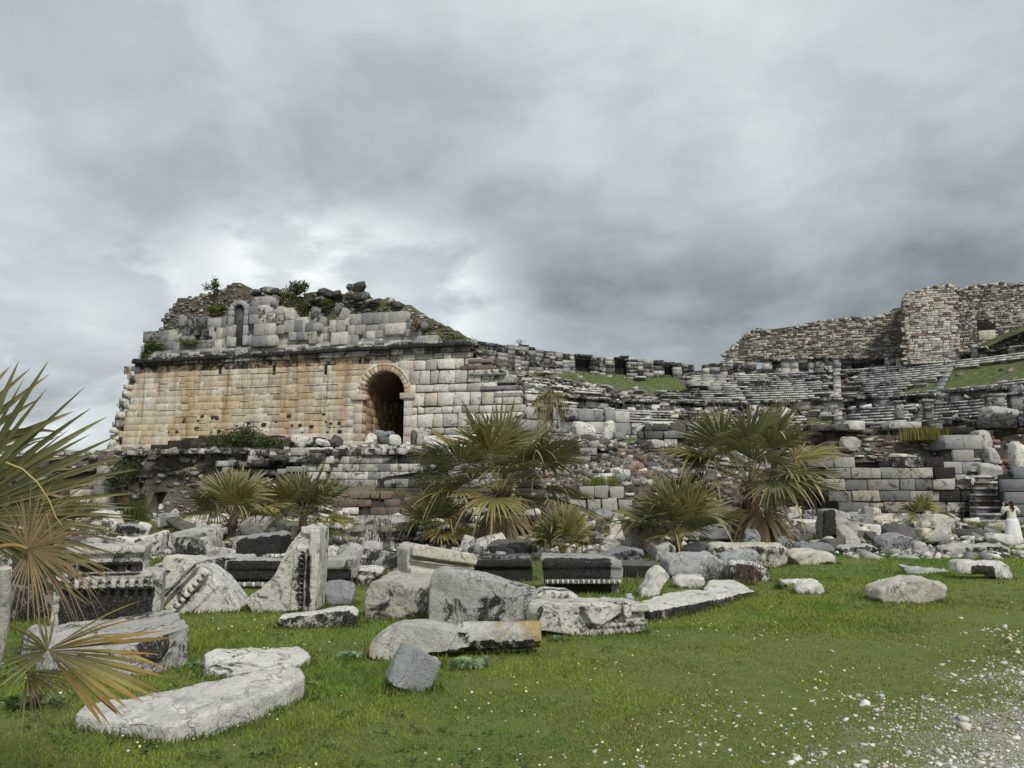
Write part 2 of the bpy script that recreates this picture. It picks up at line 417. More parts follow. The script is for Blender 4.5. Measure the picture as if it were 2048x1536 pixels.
# ================================================================== ground sheet
def ground_sheet():
    ys = np.concatenate([np.linspace(-60, 2, 16), np.linspace(2.4, 14, 110), np.linspace(14.3, 45, 110), np.geomspace(46.5, 900, 36)])
    u = np.linspace(-1, 1, 181); us = np.sign(u) * (np.abs(u) ** 2.4) * 700 + u * 22
    X, Y = np.meshgrid(us, ys); Z = gz(X, Y)
    V = np.stack([X.ravel(), Y.ravel(), Z.ravel()], 1); nx = len(us)
    i = np.arange(len(ys) - 1)[:, None] * nx + np.arange(nx - 1)[None]; i = i.ravel()
    return link('ground', mesh_np('ground', V, np.stack([i, i + 1, i + nx + 1, i + nx], 1), None, True), M['ground'])
tag(ground_sheet(), kind='structure')
def sdist(x, y): return (x - (y - 4.0)) * .7071

def grass_field():
    g = np.random.default_rng(3); N = 560000
    y = np.exp(g.uniform(np.log(3.6), np.log(36), N)); x = g.uniform(-1, 1, N) * (.74 * y + 1.6)
    P = np.stack([x, y, 0 * x], 1); s = sdist(x, y) + fbm(P, .9, 3, 4) * 1.2
    keep = g.random(N) > sst(-1.4, 2.6, s) * .85
    pat = fbm(P, 2.2, 3, 21); keep &= (g.random(N) < .72 + pat * .8)
    x, y, s, pat = x[keep], y[keep], s[keep], pat[keep]; N = len(x); z = gz(x, y)
    tall = fbm(np.stack([x, y, 0 * x], 1), .55, 3, 77)
    hgt = (.018 + .022 * g.random(N)) * (1 + 1.1 * np.clip(tall, -.4, 1)) * (1 - .55 * sst(-2.2, .3, s)) * (1 + .02 * y)
    wd = (.0022 + .0016 * g.random(N)) * (1 + .13 * np.maximum(y - 4, 0))
    a = g.uniform(0, 2 * np.pi, N); dx, dy = np.cos(a), np.sin(a); b = g.uniform(0, 2 * np.pi, N); ln = g.uniform(.2, 1.1, N) * hgt
    B = np.stack([x, y, z - .004], 1); side = np.stack([dx, dy, 0 * dx], 1) * wd[:, None]
    lean = np.stack([np.cos(b), np.sin(b), 0 * b], 1) * ln[:, None]
    up = np.array([0, 0, 1.])[None] * hgt[:, None]
    V = np.stack([B - side, B + side, B + side * .8 + lean * .35 + up * .62, B - side * .8 + lean * .35 + up * .62, B + lean + up], 1).reshape(-1, 3)
    i = np.arange(N) * 5
    Q = np.stack([i, i + 1, i + 2, i + 3], 1); T = np.stack([i + 3, i + 2, i + 4], 1)
    lush = sst(-.25, .35, fbm(np.stack([x, y, 0 * x], 1), .8, 3, 50) - .35 * sst(-3, 0, s))
    c0 = np.array([.26, .315, .062]); c1 = np.array([.145, .255, .042]); c2 = np.array([.26, .21, .09])
    c = c0[None] * (1 - lush[:, None]) + c1[None] * lush[:, None]
    dry = (g.random(N) < .08 + .35 * sst(-2.6, .2, s))[:, None]; c = np.where(dry, c2[None], c) * g.uniform(.65, 1.35, (N, 1))
    me = mesh_np('grass', V, [Q, T], {'col': ('FACE', np.concatenate([c, c]))})
    tag(link('grass', me, M['grass']), 'short green turf growing round the fallen marble blocks', 'grass', kind='stuff')
    # broad-leaved weeds in clumps
    n = 2600; cy = np.exp(g.uniform(np.log(4.4), np.log(26), n)); cx = g.uniform(-1, 1, n) * (.74 * cy + 1)
    k = (fbm(np.stack([cx, cy, 0 * cx], 1), .45, 3, 61) - .12 * sst(-3, 1, sdist(cx, cy)) * 3 > -.02) & (sdist(cx, cy) < .6); cx, cy = cx[k], cy[k]; n = len(cx)
    L = 7; bx = np.repeat(cx, L); by = np.repeat(cy, L); a = g.uniform(0, 2 * np.pi, n * L); r = g.uniform(.015, .05, n * L) * (1 + .03 * by)
    px = bx + np.cos(a) * r; py = by + np.sin(a) * r; pz = gz(px, py) + g.uniform(.012, .045, n * L)
    sz = g.uniform(.008, .018, n * L) * (1 + .05 * by)
    d = np.stack([np.cos(a), np.sin(a), g.uniform(-.1, .6, n * L)], 1); sd_ = np.stack([-np.sin(a), np.cos(a), 0 * a], 1)
    C = np.stack([px, py, pz], 1)
    V = np.stack([C - d * sz[:, None], C + sd_ * sz[:, None] * .7, C + d * sz[:, None], C - sd_ * sz[:, None] * .7], 1).reshape(-1, 3)
    i = np.arange(n * L) * 4; c = np.array([.11, .175, .045])[None] * g.uniform(.6, 1.5, (n * L, 1))
    me = mesh_np('weeds', V, np.stack([i, i + 1, i + 2, i + 3], 1), {'col': ('FACE', c)})
    tag(link('weeds', me, M['grass']), 'small broad-leaved weeds scattered through the turf', 'weeds', kind='stuff')
    # tiny yellow-white flowers
    n = 1500; fy = np.exp(g.uniform(np.log(4.6), np.log(26), n)); fx = g.uniform(-1, 1, n) * (.74 * fy + 1)
    k = (fbm(np.stack([fx, fy, 0 * fx], 1), .9, 2, 33) > .05) & (sdist(fx, fy) < 0.3) & (fx < 3.5); fx, fy = fx[k], fy[k]; n = len(fx)
    z = gz(fx, fy) + g.uniform(.03, .06, n); s_ = g.uniform(.0035, .0075, n) * (1 + .03 * fy)
    mb = MB(); cc = np.where(g.random((n, 1)) < .6, [[.80, .78, .32]], [[.82, .82, .74]])
    rocks(mb, np.stack([fx, fy, z], 1), np.stack([s_, s_, s_ * .5], 1), cc, 0, .5, .2)
    tag(mb.obj('flowers', M['plain']), 'tiny pale yellow flowers dotted over the turf', 'flowers', kind='stuff')
grass_field()
def gravel_field():
    g = np.random.default_rng(5); N = 200000
    y = np.exp(g.uniform(np.log(3.6), np.log(30), N)); x = g.uniform(-1, 1, N) * (.74 * y + 1.6)
    P = np.stack([x, y, 0 * x], 1); s = sdist(x, y) - .2 + fbm(P, .8, 3, 14) * 1.4
    cl = fbm(P, 3.0, 3, 41)
    k = g.random(N) < (sst(-1.6, 2.4, s + cl * 1.6) ** 2.2) * .95 + .002; x, y = x[k], y[k]; n = len(x)
    sz = np.exp(g.normal(np.log(.0040), .55, n)) * (1 + .05 * y)
    C = np.stack([x, y, gz(x, y) + sz * .25], 1)
    S = np.stack([sz * g.uniform(.8, 1.4, n), sz * g.uniform(.7, 1.1, n), sz * g.uniform(.35, .7, n)], 1)
    mb = MB(); col = pick(n, {'white': 5, 'cream': 2.5, 'mid': 3.0, 'grey': 1}, g, .14) * 1.02
    rocks(mb, C, S, np.clip(col, 0, .82), 0, .25, .3)
    tag(mb.obj('gravel', M['plain']), 'white marble gravel spilling over the worn track', 'gravel', kind='stuff')
gravel_field()
# ================================================================== masonry tools
class Frame:
    """vertical plane through two points given as (pixel x, depth); s runs a->b, off is towards the viewer side"""
    def __init__(f, ax, ad, bx, bd, axz=None):
        ax_ = (ax - 1024) / FPX; bx_ = (bx - 1024) / FPX
        # horizontal position of a pixel column at forward depth (row near the horizon)
        c = math.cos(PITCH)
        f.a = np.array([ax_ * ad / c, ad]); f.b = np.array([bx_ * bd / c, bd])
        d = f.b - f.a; f.L = np.linalg.norm(d); f.e = d / f.L; f.n = np.array([f.e[1], -f.e[0]])
    def sz(f, px, py):
        d = raydir(px, py); # o + t d on plane: ((x,y)-a).n = 0
        t = (f.a @ f.n) / (d[:2] @ f.n); P = np.array([0, 0, EYE]) + d * t
        return float((P[:2] - f.a) @ f.e), float(P[2])
    def poly(f, pts): return [f.sz(*p) for p in pts]
    def pt(f, s, z, off=0.0):
        s = np.asarray(s, float); z = np.asarray(z, float); off = np.asarray(off, float)
        x = f.a[0] + f.e[0] * s + f.n[0] * off; y = f.a[1] + f.e[1] * s + f.n[1] * off
        return np.stack(np.broadcast_arrays(x, y, z), -1)
def frame_xy(a, b):
    f = Frame.__new__(Frame); f.a = np.array(a, float); f.b = np.array(b, float)
    d = f.b - f.a; f.L = np.linalg.norm(d); f.e = d / f.L; f.n = np.array([f.e[1], -f.e[0]]); return f

def add_block(mb, fr, q, off, depth, bev, col, stain=0.0, g=None):
    """q: 4 corners (s,z) ccw from lower left; front face at off, bevelled, going back by depth"""
    bev = bev * .5; q = np.asarray(q, float); c = q.mean(0); d = q - c; ln = np.maximum(np.abs(d), 1e-3)
    qi = c + np.sign(d) * np.maximum(np.abs(d) - bev, np.abs(d) * .3)
    o = np.full(4, off) + (g.normal(0, bev * .35, 4) if g is not None else 0)
    V = np.concatenate([fr.pt(q[:, 0], q[:, 1], off - depth), fr.pt(q[:, 0], q[:, 1], off - bev), fr.pt(qi[:, 0], qi[:, 1], o)])
    F = []
    for k in range(4):
        n = (k + 1) % 4; F.append([k, n, 4 + n, 4 + k]); F.append([4 + k, 4 + n, 8 + n, 8 + k])
    F.append([8, 9, 10, 11]); mb.add(V, F, col, stain)

def masonry(mb, fr, poly, h=(.45, .6), w=(.7, 1.4), off=0.0, depth=.5, joint=.025, bev=.03, proud=.03, colfn=None, stainfn=None,
            trim=None, miss=0.0, seed=1, sz=None, z0=None, rounded=0.0, hpat=None, backing=None, bmb=None, slop=0.0):
    """ashlar laid in courses inside a polygon (s,z). trim(zlo,zhi)->(sl0,sl1,sr0,sr1) opening to leave"""
    g = np.random.default_rng(seed); P = np.array(poly); smin, zmin = P.min(0); smax, zmax = P.max(0)
    z = zmin if z0 is None else z0; k = 0
    while z < zmax:
        hh = (hpat[k % len(hpat)] if hpat else g.uniform(*h)); s = smin - g.uniform(0, w[1])
        z1 = z + hh
        op = trim(z, z1) if trim else None
        while s < smax:
            ww = g.uniform(*w) * (1 if hh > .4 else 1.15); s1 = s + ww
            q = [[s + joint / 2, z + joint / 2], [s1 - joint / 2, z + joint / 2], [s1 - joint / 2, z1 - joint / 2], [s + joint / 2, z1 - joint / 2]]
            cs, cz = (s + s1) / 2, (z + z1) / 2
            ok = pip(P, np.array([cs, cs - ww * .3, cs + ww * .3]), np.array([cz, cz, cz])).sum() >= 2 and g.random() > miss
            segs = [q]
            if op is not None and ok:
                L0, L1, R0, R1 = op   # left edge of opening at zlo/zhi, right edge likewise
                segs = []
                if s1 <= min(L0, L1) or s >= max(R0, R1): segs = [q]
                else:
                    if s < L1 - .12:
                        segs.append([q[0], [min(s1, L0), q[1][1]], [min(s1, L1), q[2][1]], q[3]])
                    if s1 > R1 + .12:
                        segs.append([[max(s, R0), q[0][1]], q[1], q[2], [max(s, R1), q[3][1]]])
                    segs = [t for t in segs if t[1][0] - t[0][0] > .05 or t[2][0] - t[3][0] > .08]
            if ok:
                for t in segs:
                    t = np.array(t); t = t + g.normal(0, slop, t.shape) if slop else t
                    col = colfn(cs, cz, g); st = stainfn(cs, cz, g) if stainfn else 0.0
                    add_block(mb, fr, t, off + g.uniform(-proud, proud), depth, bev * g.uniform(.6, 1.6), col, st, g)
            s = s1
        z = z1; k += 1

def grid_patch(mb, V, nx, ny, col, stain=0.0):
    i = (np.arange(ny - 1)[:, None] * nx + np.arange(nx - 1)[None]).ravel()
    mb.add(V, np.stack([i, i + 1, i + nx + 1, i + nx], 1), col, stain)

def rubble_wall(mb, fr, poly, off=0.0, relief=.5, step=.35, sizes=(.10, .32), dens=1.0, pal=None, seed=1, depth=1.2, backcol=(.12, .10, .085), slope=0.0, flat=.55, holes=()):
    """broken concrete-and-fieldstone face: displaced core slab + many stones stuck in it"""
    g = np.random.default_rng(seed); P = np.array(poly); smin, zmin = P.min(0); smax, zmax = P.max(0)
    pal = pal or {'mid': 3, 'grey': 3, 'brown': 3, 'dark': 2, 'cream': 1, 'white': .6}
    ns = max(3, int((smax - smin) / step) + 1); nz = max(3, int((zmax - zmin) / step) + 1)
    S, Z = np.meshgrid(np.linspace(smin, smax, ns), np.linspace(zmin, zmax, nz))
    Q = np.stack([S.ravel(), Z.ravel(), 0 * S.ravel() + seed * 7.7], 1)
    D = fbm(Q, .35, 4, seed, .6) * relief - slope * (Z.ravel() - zmin)
    Sj = S.ravel() + vn(Q * 1.7, seed) * step * .25; Zj = Z.ravel() + vn(Q * 1.9, seed + 4) * step * .25
    V = fr.pt(Sj, Zj, off + D)
    i = (np.arange(nz - 1)[:, None] * ns + np.arange(ns - 1)[None]).ravel()
    F = np.stack([i, i + 1, i + ns + 1, i + ns], 1)
    cs = Sj[F].mean(1); cz = Zj[F].mean(1); k = pip(P, cs, cz)
    for hp in holes: k &= ~pip(hp, cs, cz)
    F = F[k]
    cc = np.array(backcol)[None] * g.uniform(.6, 1.3, (len(F), 1)); mb.add(V, F, cc, .1)
    # back sheet + top rim so it has thickness
    Vb = fr.pt(Sj, Zj, off - depth - .4 * D); mb.add(Vb, F[:, ::-1], cc, .1)
    E = {}
    for f in F:
        for a, b in zip(f, np.roll(f, -1)):
            if (b, a) in E: del E[(b, a)]
            else: E[(a, b)] = 1
    if E:
        e = np.array(list(E)); n0 = len(V); VV = np.concatenate([V, Vb]); mb.add(VV, np.stack([e[:, 1], e[:, 0], e[:, 0] + n0, e[:, 1] + n0], 1), np.array(backcol), .1)
    area = len(F) * step * step; n = int(area / (np.mean(sizes) ** 2 * 2.6) * dens)
    s = g.uniform(smin, smax, n); z = g.uniform(zmin, zmax, n); k = pip(P, s, z)
    for hp in holes: k &= ~pip(hp, s, z)
    s, z = s[k], z[k]; n = len(s)
    if n:
        q = np.stack([s, z, 0 * s + seed * 7.7], 1); d = fbm(q, .35, 4, seed, .6) * relief - slope * (z - zmin)
        sz_ = np.exp(g.uniform(np.log(sizes[0]), np.log(sizes[1]), n)) * .62
        rot = rand_rots(n, .22, g); ang = math.atan2(fr.e[1], fr.e[0]); rr = rotz(ang)
        a = g.normal(0, .12, n); Rl = np.stack([rr @ rotz(0)] * n) if n else None
        tilt = rand_rots(n, .15, g); c0 = np.cos(g.normal(0, .25, n))
        Rl = np.einsum('ij,njk->nik', rr, np.stack([np.array([[math.cos(t), 0, math.sin(t)], [0, 1, 0], [-math.sin(t), 0, math.cos(t)]]) for t in a]))
        Sx = np.stack([sz_ * g.uniform(.9, 1.7, n), sz_ * g.uniform(.5, .9, n), sz_ * g.uniform(flat * .7, flat * 1.3, n)], 1)
        rocks(mb, fr.pt(s, z, off + d + sz_ * .15), Sx, pick(n, pal, g, .18), g.uniform(0, .5, n), rots=Rl, jit=.16)
    return
def slab(mb, fr, s0, s1, z0, z1, off, depth, col, stain=0., bev=.03, g=None):
    add_block(mb, fr, [[s0, z0], [s1, z0], [s1, z1], [s0, z1]], off, depth, bev, col, stain, g)
def backwall(mb, fr, poly, off, depth, col=(.06, .055, .05)):
    P = np.array(poly); n = len(P); c = P.mean(0)
    V = np.concatenate([fr.pt(P[:, 0], P[:, 1], off), fr.pt(P[:, 0], P[:, 1], off - depth)])
    bm = bmesh.new(); vs = [bm.verts.new(v) for v in V]; bm.faces.new(vs[:n]); bm.faces.new(vs[n:][::-1])
    for k in range(n): bm.faces.new([vs[k], vs[k + n], vs[(k + 1) % n + n], vs[(k + 1) % n]])
    bmesh.ops.triangulate(bm, faces=bm.faces[:]); bm.verts.index_update()
    V = np.array([v.co[:] for v in bm.verts]); F = np.array([[v.index for v in f.verts] for f in bm.faces]); bm.free()
    mb.add(V, F, col, .2)

# ================================================================== theatre
WF = Frame(225, 68, 1040, 60)          # face of the wing
E3 = np.array([WF.e[0], WF.e[1]]); AX = -WF.n         # AX points into the theatre
O2 = WF.a + WF.e * 60.0                              # centre of the orchestra
def cav(r, phi):   # phi from the wing side (0) round the back (90) to the far side (180), radians
    r = np.asarray(r, float); phi = np.asarray(phi, float)
    return O2[0] - E3[0] * r * np.cos(phi) + AX[0] * r * np.sin(phi), O2[1] - E3[1] * r * np.cos(phi) + AX[1] * r * np.sin(phi)
theatre = empty('theatre', (WF.a[0] + 20, WF.a[1], 6), 'huge ruined marble theatre with an arched entrance wing and curved seat rows', 'theatre')
SKY_RIM = [(600, 600), (760, 628), (940, 674), (970, 681), (1000, 686), (1040, 690), (1100, 701), (1160, 708), (1240, 714), (1300, 718), (1388, 728), (1391, 744), (1399, 744), (1404, 729), (1440, 722), (1530, 718), (1700, 716), (1810, 712), (1920, 700), (2048, 694), (2200, 680), (2600, 660)]
def sky_z(x, y):
    """height a rim point needs so that its skyline has the measured profile; iterated once for the pixel column"""
    x = np.asarray(x, float); y = np.asarray(y, float); z = np.full(x.shape, 19.0)
    for _ in range(3):
        p = project(np.stack([x, y, z], 1)); py = np.interp(p[:, 0], [a for a, b in SKY_RIM], [b for a, b in SKY_RIM])
        b = (768 - py) / FPX; z = EYE + y * (math.sin(PITCH) + b * math.cos(PITCH)) / (math.cos(PITCH) - b * math.sin(PITCH))
    return z
g = np.random.default_rng(21)
ROW = .385; TREAD = .84
def seat_r(i): return 26.0 + TREAD * i if i < 6 else 35.0 + TREAD * (i - 6)
def seat_z(i): return 9.3 + ROW * i if i < 6 else 12.95 + ROW * (i - 6)
NROW = 20
# height of the embankment body
def cav_h(r, phi):
    r = np.asarray(r, float)
    h = np.interp(r, [0, 23, 24, 26, 26 + TREAD * 5.5, 32, 33, 35, 35 + TREAD * 14, 46.9, 49, 60, 70], [6.4, 6.4, 8.6, 9.0, 11.2, 11.5, 12.4, 12.75, 18.1, 18.3, 19.3, 19.0, 8])
    wing = np.interp(r, [0, 23, 24, 27, 31, 35, 40, 56, 60, 62], [6, 6.4, 9.0, 11.6, 15.5, 18.2, 19.6, 19.6, 14.5, 6.0])
    k = 1 - sst(rad(8), rad(30), phi); return h * (1 - k) + wing * k
# ---- embankment surface (earth, grass, fallen rubble)
mb = MB(); npx, nr = 260, 90
ph = np.linspace(rad(3), rad(168), npx); rr_ = np.linspace(25.2, 50, nr); PH, RR = np.meshgrid(ph, rr_)
X, Y = cav(RR, PH); Q = np.stack([X.ravel(), Y.ravel(), 0 * X.ravel()], 1)
Z = cav_h(RR, PH).ravel() - .18 + fbm(Q, .25, 4, 3) * .35
gp = project(np.stack([X.ravel(), Y.ravel(), Z], 1))
GREEN = [(1000, 706), (1085, 718), (1150, 728), (1340, 744), (1362, 762), (1378, 786), (1290, 786), (1230, 778), (1160, 768), (1080, 745)]
GREEN2 = [(1905, 742), (2060, 722), (2100, 755), (1960, 775), (1800, 790)]
GREEN3 = [(862, 655), (905, 668), (935, 700), (870, 695)]
def greenness(px, py, Q):
    k = np.zeros(len(px), bool)
    for P_ in (GREEN, GREEN2, GREEN3): k |= pip(P_, px, py)
    return k | (fbm(Q, .45, 3, 13) > .42)
gr = greenness(gp[:, 0], gp[:, 1], Q)
V = np.stack([X.ravel(), Y.ravel(), Z + gr * .25], 1)
i = (np.arange(nr - 1)[:, None] * npx + np.arange(npx - 1)[None]).ravel(); F = np.stack([i, i + 1, i + npx + 1, i + npx], 1)
fg = gr[F].mean(1) > .5
cc = np.where(fg[:, None], np.array([[.095, .125, .034]]), np.array([[.125, .11, .08]])) * g.uniform(.75, 1.25, (len(F), 1))
mb.add(V, F, cc, np.where(fg, -.9, .1)); mb.obj('embankment', M['rubble'], theatre, True)
# ---- seat rows, each ring a part of many blocks
def seat_presence(px, py, phi, row):
    p = np.full(px.shape, .985)
    n = fbm(np.stack([np.degrees(phi) * .09, row * .22 + 0 * phi, 0 * phi], 1), 1, 3, 88)
    p = np.where(n > .30, .45, p)
    p = np.where(pip(GREEN, px, py), .03, p)
    left = px < 1375; up = row >= 6
    p = np.where(left & up & (py < 782), np.minimum(p, .10), p)
    p = np.where((px < 1290) & up, np.minimum(p, .16), p)
    p = np.where((px < 1240), np.minimum(p, .10), p)
    p = np.where(pip(GREEN2, px, py), .04, p)
    return p
STAIRS = [rad(a) for a in (52.5, 68, 84.5, 101, 117, 133, 149)]
for row in range(NROW):
    r0, z0 = seat_r(row), seat_z(row); mb = MB(); a = rad(30)
    P, S, Rm, Cc, St = [], [], [], [], []
    while a < rad(166):
        L = g.uniform(.8, 1.9); da = L / r0; ac = a + da / 2; a += da
        if min(abs(ac - t) for t in STAIRS) < .5 / r0 * 1.2: continue
        x, y = cav(r0, ac); px, py = project(np.array([[x, y, z0]]))[0]
        if px < 1040 or px > 2350: continue
        if g.random() > seat_presence(np.array([px]), np.array([py]), np.array([ac]), row)[0]: continue
        ang = math.atan2(-(y - O2[1]), -(x - O2[0])) + math.pi / 2
        dz = g.normal(0, .010); dr = g.normal(0, .022)
        x, y = cav(r0 + .42 + dr, ac)
        tl = g.normal(0, .006); Rl = rotz(ang + g.normal(0, .008)) @ np.array([[1, 0, 0], [0, 1, 0], [0, 0, 1]])
        Rl = Rl @ np.array([[math.cos(tl), 0, math.sin(tl)], [0, 1, 0], [-math.sin(tl), 0, math.cos(tl)]])
        # nosing slab
        hs = g.uniform(.070, .090)
        P.append([x, y, z0 + ROW - hs + dz]); S.append([L / 2 - .02, .46, hs]); Rm.append(Rl)
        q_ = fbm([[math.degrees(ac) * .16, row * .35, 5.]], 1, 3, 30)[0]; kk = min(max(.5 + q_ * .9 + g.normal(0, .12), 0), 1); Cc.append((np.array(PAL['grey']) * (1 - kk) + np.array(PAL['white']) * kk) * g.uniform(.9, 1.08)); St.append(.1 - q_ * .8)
        # recessed riser: undercut shade put into its darker colour, with some biofilm stain
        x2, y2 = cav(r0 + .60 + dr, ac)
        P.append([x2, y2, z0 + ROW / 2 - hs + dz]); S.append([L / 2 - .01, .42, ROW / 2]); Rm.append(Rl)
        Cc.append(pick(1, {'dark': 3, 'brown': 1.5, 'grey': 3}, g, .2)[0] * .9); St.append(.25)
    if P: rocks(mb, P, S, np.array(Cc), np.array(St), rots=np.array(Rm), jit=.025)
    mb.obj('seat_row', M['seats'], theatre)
# ---- stairways between the wedges
for t in STAIRS[1:6]:
    mb = MB(); P, S, Rm, Cc = [], [], [], []
    for row in range(NROW):
        for h_ in (0, 1):
            r0 = seat_r(row) + .42 * h_; z0 = seat_z(row) + ROW * .5 * (h_ + 1)
            x, y = cav(r0 + .3, t); ang = math.atan2(-(y - O2[1]), -(x - O2[0])) + math.pi / 2
            px, py = project(np.array([[x, y, z0]]))[0]
            if px < 1370: continue
            P.append([x, y, z0 - .12]); S.append([.42, .3, .11]); Rm.append(rotz(ang)); Cc.append(pick(1, {'mid': 2, 'grey': 4, 'dark': 2}, g)[0])
    if P: rocks(mb, P, S, np.array(Cc), .1, rots=np.array(Rm), jit=.06)
    mb.obj('stairway', M['seats'], theatre)
# ---- ring walls: podium, middle gallery and top gallery, with door openings
def ring_wall(name, r, z0, z1, a0, a1, doors, mat, seed, pal, h=(.5, .7), w=(.9, 1.8), depth=1.0, top=None, miss=.05, stain=.4, cap=True):
    gg = np.random.default_rng(seed); mb = MB(); a = rad(a0); n = 0
    while a < rad(a1):
        L = gg.uniform(*w); da = L / r; ac = a + da / 2; a += da; x, y = cav(r, ac)
        zt = z1 if top is None else float(top(np.array([x]), np.array([y]))[0]) + gg.normal(0, .12)
        if zt - z0 < .3: continue
        ang = math.atan2(-(y - O2[1]), -(x - O2[0])) + math.pi / 2; Rl = rotz(ang)
        px, py = project(np.array([[x, y, z1]]))[0]
        if px > 2400: continue
        isdoor = any(abs(px - d) < hw for d, hw in doors)
        zz = z0
        if isdoor:
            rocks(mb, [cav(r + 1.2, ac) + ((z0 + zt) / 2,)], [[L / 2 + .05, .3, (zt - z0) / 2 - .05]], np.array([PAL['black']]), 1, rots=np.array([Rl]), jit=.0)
            rocks(mb, [[x, y, zt - .14]], [[L / 2 + .12, .5, .15]], pick(1, pal, gg), .4, rots=np.array([Rl]), jit=.03); continue
        while zz < zt - .1:
            hh = min(gg.uniform(*h), zt - zz); o = gg.normal(0, .05)
            x_, y_ = cav(r + .5 + o, ac)
            rocks(mb, [[x_, y_, zz + hh / 2]], [[L / 2 - .02, .5, hh / 2 - .012]], pick(1, pal, gg), gg.choice([-.3, stain]), rots=np.array([Rl]), jit=.03)
            zz += hh
        if cap and gg.random() > .2:
            x_, y_ = cav(r + .35, ac); rocks(mb, [[x_, y_, zt + .10]], [[L / 2, .72, .13]], pick(1, {'white': 3, 'mid': 2, 'grey': 1}, gg), .35, rots=np.array([Rl]), jit=.06)
    return mb.obj(name, M[mat], theatre)
ring_wall('podium_wall', 24.3, 6.2, 9.1, 30, 166, [], 'dark_ashlar', 4, {'mid': 3, 'grey': 3, 'dark': 2}, miss=.1)
ring_wall('gallery_wall', 32.6, 11.3, 12.85, 40, 166, [(1225, 9), (1392, 10), (1480, 12), (1572, 12), (1700, 8), (1790, 16), (1850, 14), (1985, 22)], 'dark_ashlar', 6, {'grey': 3, 'dark': 3, 'mid': 2, 'white': .8}, h=(1.0, 1.6), w=(.7, 1.6))
def top_gallery_top(x, y): return sky_z(x, y) - .1
ring_wall('top_gallery', 46.6, 17.6, 18.9, 34, 88.5, [(1165, 9), (1241, 9), (1335, 9)], 'dark_ashlar', 8, {'mid': 4, 'grey': 3, 'dark': 1, 'brown': .6}, top=top_gallery_top, h=(.35, .8), w=(.7, 1.6), cap=False)
ring_wall('top_gallery', 46.6, 17.9, 18.9, 90.0, 160, [(1650, 8), (1707, 8), (1745, 24), (1930, 8), (1998, 9)], 'dark_ashlar', 9, {'mid': 3, 'grey': 3, 'dark': 2, 'white': .7}, top=top_gallery_top, h=(.8, 1.3), w=(.6, 1.3))
# ---- loose rubble over the cavea
mb = MB(); N = 15000
a = g.uniform(rad(4), rad(160), N); r = np.sqrt(g.uniform(24 ** 2, 50 ** 2, N)); x, y = cav(r, a); q = np.stack([x, y, 0 * x], 1)
z = cav_h(r, a) - .05 + fbm(q, .25, 4, 3) * .3; p = project(np.stack([x, y, z], 1))
dens = np.full(N, .07); dens = np.where(p[:, 0] < 1300, .42, dens); dens = np.where((r > 31) & (r < 35.2), .6, dens); dens = np.where(r > 46.5, .8, dens)
dens = np.where(pip(GREEN, p[:, 0], p[:, 1]) | pip(GREEN2, p[:, 0], p[:, 1]) | pip(GREEN3, p[:, 0], p[:, 1]), .05, dens)
k = (g.random(N) < dens) & (p[:, 0] > 700) & (p[:, 0] < 2350); x, y, z, r = x[k], y[k], z[k], r[k]; n = len(x); s_ = np.minimum(np.exp(g.normal(np.log(.18), .45, n)), .42)
rocks(mb, np.stack([x, y, z + s_ * .15], 1), np.stack([s_ * g.uniform(.9, 1.9, n), s_ * g.uniform(.7, 1.2, n), s_ * g.uniform(.3, .7, n)], 1), pick(n, {'white': 2.0, 'mid': 3, 'grey': 2.4, 'brown': 3.4, 'dark': 2.4}, g, .15), g.uniform(-.4, .5, n), tilt=.22, jit=.22)
# shifted seat slabs lying askew on the left slope
n = 110; a = g.uniform(rad(22), rad(62), n); r = g.uniform(27, 46, n); x, y = cav(r, a); z = cav_h(r, a) + .12; p = project(np.stack([x, y, z], 1))
k = ~pip(GREEN, p[:, 0], p[:, 1]) & (p[:, 1] > 760); x, y, z, a = x[k], y[k], z[k], a[k]; n = len(x)
ang = np.arctan2(-(y - O2[1]), -(x - O2[0])) + math.pi / 2 + g.normal(0, .18, n); Rm = np.stack([rotz(t) for t in ang])
rocks(mb, np.stack([x, y, z], 1), np.stack([g.uniform(.6, 1.4, n), g.uniform(.3, .45, n), g.uniform(.07, .12, n)], 1), pick(n, {'white': 5, 'mid': 3, 'grey': 2}, g), g.uniform(-.5, .6, n), rots=Rm, jit=.09)
o = mb.obj('tumbled_seat_rubble', M['seats']); tag(o, 'loose marble rubble strewn over the slope of the seat rows', 'rubble', kind='stuff')

# ================================================================== the wing
def wp(px, py): return WF.sz(px, py)
zb = 6.0
def cor_z(s): return np.interp(s, [wp(272, 729)[0], wp(500, 716)[0], wp(720, 703)[0], wp(935, 692)[0]], [wp(272, 729)[1], wp(500, 716)[1], wp(720, 703)[1], wp(935, 692)[1]])
s_arch0, _ = wp(724, 840); s_arch1, _ = wp(808, 840); sc_ = (s_arch0 + s_arch1) / 2; ar = (s_arch1 - s_arch0) / 2; _, z_sp = wp(766, 787); ar_z = wp(766, 741)[1] - z_sp
def arch_w(z, r, rz): # half width of the opening at height z
    if z <= z_sp: return r
    t = (z - z_sp) / rz
    return 0.0 if t >= 1 else r * math.sqrt(1 - t * t)
def arch_trim(r, rz):
    def f(z0, z1):
        a, b = arch_w(z0, r, rz), arch_w(z1, r, rz)
        return None if a <= 0 else (sc_ - a, sc_ - b, sc_ + a, sc_ + b)
    return f
